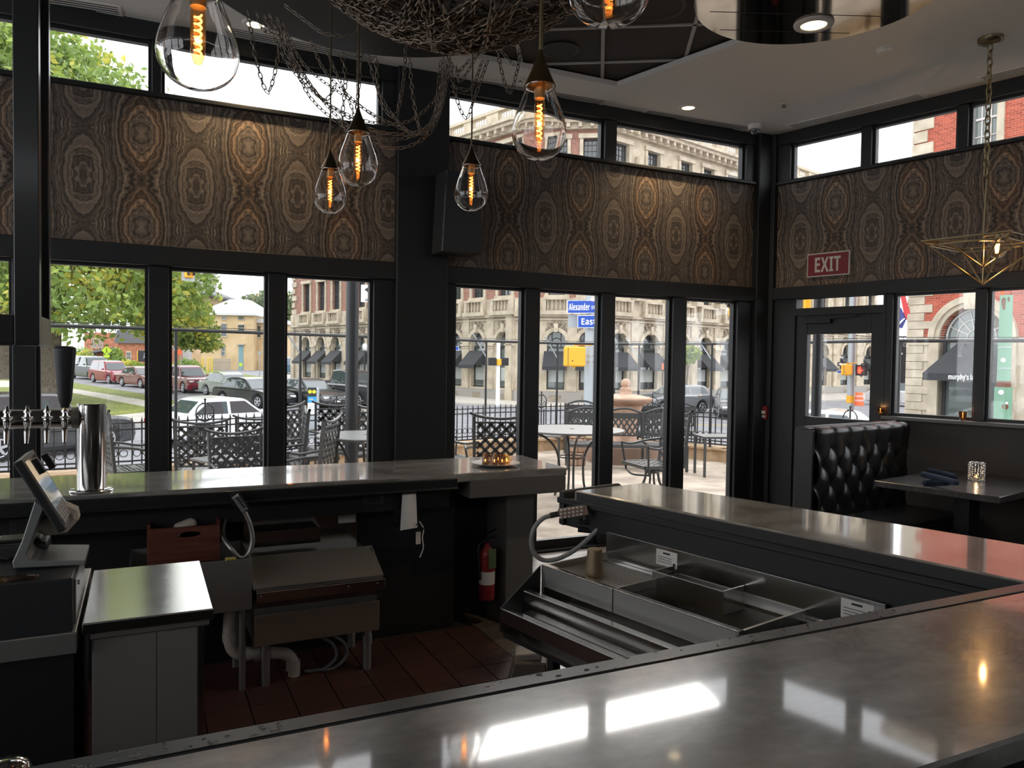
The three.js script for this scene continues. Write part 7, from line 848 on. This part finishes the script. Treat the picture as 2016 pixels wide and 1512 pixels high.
// ---------------------------------------------------------------- street furniture
{
  const G = (px, d) => { const p = fd(px, d); return p.setY(groundY(p.x, p.z)); }, H = (px, py, d, b) => atDepth(px, py, d).y - b.y;
  // signal pole with the street name blades
  let b = G(1160, 22), t = thing('signal_pole', 'tall galvanised signal pole at the street corner', 'pole', b), d = 22; mesh('shaft', cyl(0.12, 0.15, 8.5, [0, 4.25, 0], undefined, 20), M.galv, t); mesh('base', cyl(0.22, 0.24, 0.25, [0, 0.125, 0], undefined, 16), M.galv, t); for (const py of [600, 632, 700, 712]) mesh('band', cyl(0.145, 0.147, 0.04, [0, H(1160, py, d, b), 0], undefined, 20), M.steelDull, t);
  const blade = (px0, px1, py, hpx, s, label, extra) => { const dd = 21.7, p = atDepth((px0 + px1) / 2, py, dd), w = (px1 - px0) * dd / F, h = hpx * dd / F, o = thing('street_name_sign', label, 'sign', p, toCam(p) + 0.1); o.rotation.z = 0.02; mesh('plate', rbox(w, h, 0.012, 0.004, [0, 0, 0]), M.signWhite, o); mesh('blue_field', rbox(w - 0.03, h - 0.03, 0.016, 0.004, [0, 0, 0]), M.signBlue, o); for (const [tx, size, x, wd, y] of s) { const g = text(tx, size * h, 0.004, wd * w); g.translate(x * w, y * h, 0.008); mesh('lettering', g, M.signWhite, o); } mesh('bracket', bounds(-0.03, 0.03, -h / 2 - 0.02, h / 2 + 0.02, -0.1, -0.008), M.steelDull, o); return o; };
  blade(1117, 1174, 604, 26, [['Alexander', 0.5, -0.09, 0.72, 0], ['ST', 0.24, 0.39, 0.13, -0.06]], 'blue street name sign reading Alexander ST'); blade(1137, 1192, 633, 25, [['East', 0.5, -0.1, 0.52, 0], ['AV', 0.24, 0.33, 0.13, -0.06]], 'blue street name sign reading East');
  let p = atDepth(1130, 632, 21.95), o = thing('blank_sign', 'plain grey sign back behind the blue street names', 'sign', p, toCam(p)); mesh('plate', rbox(0.33, 0.36, 0.01, 0.003, [0, 0, 0]), M.galv, o); mesh('bracket', bounds(-0.02, 0.3, -0.02, 0.02, -0.03, -0.005), M.steelDull, o);
  const sigBox = (px, py, w, h, dd, label, front, turn = 0) => { const q = atDepth(px, py, dd), k = thing('pedestrian_signal', label, 'signal', q, toCam(q) + turn); mesh('housing', rbox(w, h, 0.24, 0.05, [0, 0, 0], undefined, 3), front ? M.trim : M.signalYellow, k); if (front) { mesh('visor', [bounds(-w / 2, w / 2, h / 2 - 0.02, h / 2, 0.12, 0.24), bounds(-w / 2, -w / 2 + 0.02, -h / 2, h / 2, 0.12, 0.22)], M.trim, k); } else mesh('door_seam', [bounds(-w / 2 + 0.1, -w / 2 + 0.112, -h / 2 + 0.03, h / 2 - 0.03, 0.12, 0.125), cyl(0.018, 0.018, 0.01, [-w * 0.12, -h * 0.22, 0.122], [Math.PI / 2, 0, 0])], M.trim, k); mesh('mount', [rod([0.0, h / 2, 0], [0.0, h / 2 + 0.06, 0], 0.03), rod([0, -h / 2 - 0.05, 0], [0, -h / 2, 0], 0.03), rod([0, h / 2 + 0.05, 0], [w * 0.85, h / 2 + 0.05, -0.1], 0.02)], front ? M.trim : M.signalYellow, k); return k; };
  sigBox(1131, 702, 0.6, 0.56, 21.5, 'bright yellow back of a pedestrian signal on the corner pole', false, 0.15);
  b = G(1676, 33); t = thing('signal_pole', 'grey signal pole seen through the exit door glass', 'pole', b); mesh('shaft', cyl(0.13, 0.16, 9, [0, 4.5, 0], undefined, 18), M.galv, t); mesh('base', cyl(0.22, 0.24, 0.25, [0, 0.125, 0], undefined, 14), M.galv, t); mesh('yellow_wrap', cyl(0.165, 0.168, 0.32, [0, H(1676, 786, 33, b), 0], undefined, 16), M.signalYellow, t);
  sigBox(1667, 728, 0.44, 0.46, 32.6, 'orange pedestrian signal back on the pole beyond the exit door', false); const hs = sigBox(1696, 729, 0.46, 0.45, 32.6, 'black pedestrian signal showing a red hand beyond the exit door', true); const hm = std(lin(0.9, 0.05, 0.02), 0.5, { emissive: lin(1, 0.05, 0.02), emissiveIntensity: 1.6 }); mesh('red_hand', [rbox(0.13, 0.15, 0.01, 0.03, [-0.08, -0.06, 0.125]), ...[0, 1, 2, 3].map((i) => rbox(0.026, 0.16, 0.01, 0.01, [-0.13 + i * 0.034, 0.06 + (i === 1 || i === 2 ? 0.02 : 0), 0.125])), put(rbox(0.03, 0.12, 0.01, 0.01, [0, 0, 0]), [0.01, -0.02, 0.125], [0, 0, -0.7])], hm, hs); const hl = lamp(hs, [-0.08, 0, 0.2], lin(1, 0.05, 0.02), 0.3);
  p = atDepth(1660, 717, 32.7); o = thing('one_way_sign', 'small white and black one way arrow sign on the far pole', 'sign', p, toCam(p)); mesh('plate', rbox(0.46, 0.16, 0.01, 0.004, [0, 0, 0]), M.trim, o); mesh('arrow', extrude([[-0.2, 0], [-0.08, 0.06], [-0.08, 0.03], [0.2, 0.03], [0.2, -0.03], [-0.08, -0.03], [-0.08, -0.06]], 0.006).translate(0, 0, 0.004), M.signWhite, o);
  for (const [px, py, dd, w, h, label] of [[1653, 732, 33, 0.2, 0.12, 'tiny blue sign on the pole beyond the exit door'], [896, 686, 38, 0.36, 0.2, 'small blue street sign left of the arcade lamp post']]) { p = atDepth(px, py, dd); o = thing('blue_sign', label, 'sign', p, toCam(p)); mesh('plate', rbox(w, h, 0.012, 0.003, [0, 0, 0]), M.signWhite, o); mesh('blue_field', rbox(w - 0.03, h - 0.03, 0.016, 0.003, [0, 0, 0]), M.signBlue, o); }
  b = G(1693, 50); t = thing('traffic_barrel', 'orange traffic barrel with pale bands beyond the exit door', 'barrel', b); mesh('drum', lathe([[0.32, 0], [0.32, 0.08], [0.28, 0.1], [0.24, 0.85], [0, 0.86]], [0, 0, 0], 20), M.orange, t); mesh('reflective_band', [cyl(0.258, 0.265, 0.12, [0, 0.62, 0], undefined, 20), cyl(0.272, 0.278, 0.12, [0, 0.34, 0], undefined, 20)], std(lin(0.8, 0.45, 0.4), 0.5), t);
  const wires = []; // hanging yellow traffic lights
  for (const [px, py, dd, label, arm] of [[1449, 594, 24, 'yellow traffic light head at the edge of the right window', 0], [1577, 588, 20, 'yellow traffic light head in the transom light', 0], [371, 532, 30, 'orange yellow traffic light hanging above the maple', 0]]) { p = atDepth(px, py, dd); o = thing('traffic_light', label, 'traffic light', p, toCam(p) + (px < 1000 ? 0.5 : -0.5), 'yellow traffic lights'); mesh('housing', rbox(0.34, 1.0, 0.24, 0.04, [0, 0.2, 0]), M.signalYellow, o); for (let i = 0; i < 3; i++) mesh('visor', put(new THREE.CylinderGeometry(0.12, 0.12, 0.2, 16, 1, true, 0, Math.PI * 1.5), [0, -0.13 + i * 0.33, 0.2], [Math.PI / 2, 0.8, 0]), M.trim, o); mesh('backplate', bounds(-0.26, 0.26, -0.42, 0.82, -0.03, -0.01), px < 1000 ? M.galv : M.signalYellow, o); mesh('hanger', rod([0, 0.7, 0], [0, px > 1000 ? 5.9 - p.y : 7.3 - p.y, 0], 0.02), M.trim, o); if (px > 1000) wires.push(p.clone().setY(5.9)); else { const m0 = G(312, 30), mp = thing('signal_mast', 'grey signal mast holding the traffic light above the maple', 'pole', m0); mesh('shaft', cyl(0.1, 0.14, 8.9, [0, 4.45, 0], undefined, 14), M.galv, mp); mesh('mast_arm', rod([0, 7.35 - m0.y, 0], [p.x - m0.x + 0.6, 7.35 - m0.y, p.z - m0.z], 0.05, 10), M.galv, mp); } }
  { const w = [G(1160, 22).setY(5.9), ...wires, G(1676, 33).setY(5.9)]; single('span_cable', [0, 1, 2].map((i) => rod(w[i], w[i + 1], 0.02, 6)), M.trim, 'black span cable carrying the yellow traffic lights', 'cable'); }
  // arcade lamp post signal and other posts
  b = G(981, 41); t = thing('signal_post', 'slim white post with two black pedestrian signals before the arcade', 'pole', b); mesh('shaft', cyl(0.1, 0.12, H(981, 675, 41, b), [0, H(981, 675, 41, b) / 2, 0], undefined, 14), M.signWhite, t); const sy = H(981, 712, 41, b); for (const s of [-1, 1]) mesh('signal_head', rbox(0.42, 0.42, 0.24, 0.03, [s * 0.36, sy, 0]), M.trim, t); mesh('orange_bracket', rbox(0.26, 0.34, 0.26, 0.03, [0, sy - 0.03, 0.03]), M.signalYellow, t); mesh('base', cyl(0.2, 0.22, 0.2, [0, 0.1, 0]), M.galv, t);
  b = G(718, 49); t = thing('street_lamp', 'small globe street lamp behind the round table window', 'lamp', b); mesh('post', cyl(0.05, 0.07, H(718, 690, 49, b), [0, H(718, 690, 49, b) / 2, 0], undefined, 12), M.iron, t); mesh('globe', lathe([[0.08, 0], [0.16, 0.1], [0.17, 0.3], [0.1, 0.42], [0, 0.46]], [0, H(718, 690, 49, b), 0], 16), M.signWhite, t);
  p = atDepth(727, 578, 16); o = thing('turn_lane_sign', 'white sign with a curved left arrow reading ONLY', 'sign', p, toCam(p)); const W2 = 0.34, H2 = 0.36; mesh('plate', rbox(W2, H2, 0.012, 0.004, [0, 0, 0]), M.signWhite, o); mesh('arrow', [tube([[0.07, -0.1, 0.01], [0.07, 0.0, 0.01], [0.04, 0.05, 0.01], [-0.03, 0.075, 0.01]], 0.016, 16, 6), extrude([[-0.1, 0.08], [-0.03, 0.125], [-0.03, 0.03]], 0.006).translate(0, 0, 0.006)], M.trim, o); const ot = text('ONLY', 0.05, 0.004, 0.2); ot.translate(0.02, -0.135, 0.007); mesh('lettering', ot, M.trim, o); mesh('hanger', [rod([0, H2 / 2, -0.02], [0, 0.5, -0.02], 0.012), rod([0, -H2 / 2, -0.02], [0, H2 / 2, -0.02], 0.012), rod([0, 0.5, -0.02], [0.9, 0.5, -0.02], 0.03), rod([0.9, 0.6, -0.02], [0.9, groundY(p.x, p.z) - p.y, -0.02], 0.06)], M.galv, o);
  // left side signals and signs
  b = G(283, 30); t = thing('signal_post', 'dark signal post with a pedestrian walk signal beside the maroon sedan', 'pole', b); const wy = H(283, 701, 30, b); mesh('shaft', rod([0.2, 0, 0], [0.2, wy + 0.4, 0], 0.05, 10), M.iron, t); mesh('signal_head', rbox(0.42, 0.44, 0.22, 0.03, [0, wy, 0]), M.trim, t); mesh('yellow_door', rbox(0.03, 0.42, 0.24, 0.01, [-0.22, wy, 0]), M.signalYellow, t); mesh('walk_symbol', [rod([0, wy - 0.1, 0.115], [0.02, wy + 0.05, 0.115], 0.012), rod([0.02, wy - 0.02, 0.115], [0.06, wy - 0.12, 0.115], 0.012), ball(0.022, [0.025, wy + 0.09, 0.115], 8)], M.galv, t);
  b = G(210, 72); t = thing('crossing_sign', 'fluorescent yellow green pedestrian crossing sign on a post', 'sign', b, toCam(b)); const cy2 = H(210, 691, 72, b); mesh('post', rod([0, 0, 0], [0, cy2 + 0.4, 0], 0.03, 8), M.galv, t); mesh('diamond', put(rbox(0.62, 0.62, 0.02, 0.03, [0, 0, 0]), [0, cy2 + 0.05, 0.04], [0, 0, Math.PI / 4]), M.lime, t); mesh('lower_plate', rbox(0.5, 0.24, 0.02, 0.02, [0, cy2 - 0.5, 0.04]), M.lime, t); mesh('walking_figure', [ball(0.05, [0, cy2 + 0.24, 0.055], 8, [1, 1, 0.3]), bar([0, cy2 + 0.17, 0.055], [0, cy2 + 0.0, 0.055], 0.06, 0.01, V3(0, 0, 1)), bar([0, cy2, 0.055], [-0.1, cy2 - 0.18, 0.055], 0.04, 0.01, V3(0, 0, 1)), bar([0, cy2, 0.055], [0.09, cy2 - 0.18, 0.055], 0.04, 0.01, V3(0, 0, 1))], M.trim, t);
  b = G(351, 62); t = thing('road_work_sign', 'square red orange sign on two thin posts behind the red suv', 'sign', b, toCam(b)); const ry = H(351, 693, 62, b); mesh('plate', rbox(0.52, 0.4, 0.02, 0.01, [0, ry, 0]), M.orange, t); for (const x of [-0.2, 0.2]) mesh('post', rod([x, 0, -0.02], [x, ry, -0.02], 0.025, 8), M.galv, t);
  b = G(617, 27); t = thing('pay_station', 'grey parking pay station with yellow discs and blue panel', 'parking meter', b, toCam(b) - 0.1); const ky = H(617, 762, 27, b); mesh('cabinet', rbox(0.34, ky - 0.05, 0.3, 0.04, [0.03, ky / 2, 0]), M.galv, t); mesh('head_panel', rbox(0.3, 0.32, 0.03, 0.02, [-0.02, ky - 0.17, 0.15]), M.trim, t); for (const x of [-0.09, 0.05]) mesh('yellow_disc', cyl(0.062, 0.062, 0.02, [x, ky - 0.16, 0.165], [Math.PI / 2, 0, 0], 20), std(lin(0.8, 0.75, 0.03), 0.5), t); mesh('blue_panel', rbox(0.3, 0.2, 0.03, 0.01, [-0.02, ky - 0.43, 0.15]), std(lin(0.03, 0.3, 0.6), 0.5), t); mesh('white_panel', rbox(0.3, 0.4, 0.028, 0.01, [-0.02, ky - 0.75, 0.15]), M.signWhite, t); mesh('panel_print', [0, 1, 2, 3].map((i) => bounds(-0.13, 0.08 - (i % 2) * 0.06, ky - 0.66 - i * 0.06, ky - 0.635 - i * 0.06, 0.163, 0.166)).concat([bounds(-0.12, 0.02, ky - 0.45, ky - 0.4, 0.164, 0.167)]), M.galv, t);
  for (const [px, py, dd, h, label] of [[511, 712, 74, 2.6, 'thin sign post on the verge before the pale house'], [474, 712, 76, 1.4, 'short leaning post with a yellow tag before the pale house']]) { b = G(px, dd); t = thing('sign_post', label, 'post', b, toCam(b)); mesh('post', rod([0, 0, 0], [0, h, 0], 0.04, 8), M.galv, t); mesh('plate', rbox(0.3, 0.3, 0.02, 0.01, [0.0, h - 0.2, 0.03]), h > 2 ? M.galv : M.lime, t); }
  b = G(1305, 43.5); t = thing('marker_post', 'slim dark marker post with an orange band before the arcade door', 'post', b); const mh = H(1305, 700, 41, b); mesh('post', rod([0, 0, 0], [0, mh, 0], 0.025, 8), M.iron, t); mesh('orange_band', cyl(0.06, 0.06, 0.36, [0, H(1305, 722, 41, b), 0], undefined, 10), M.orange, t);
}
scene.traverse((o) => { if (o.isMesh) o.castShadow = o.receiveShadow = true; });
renderer.render(scene, camera);
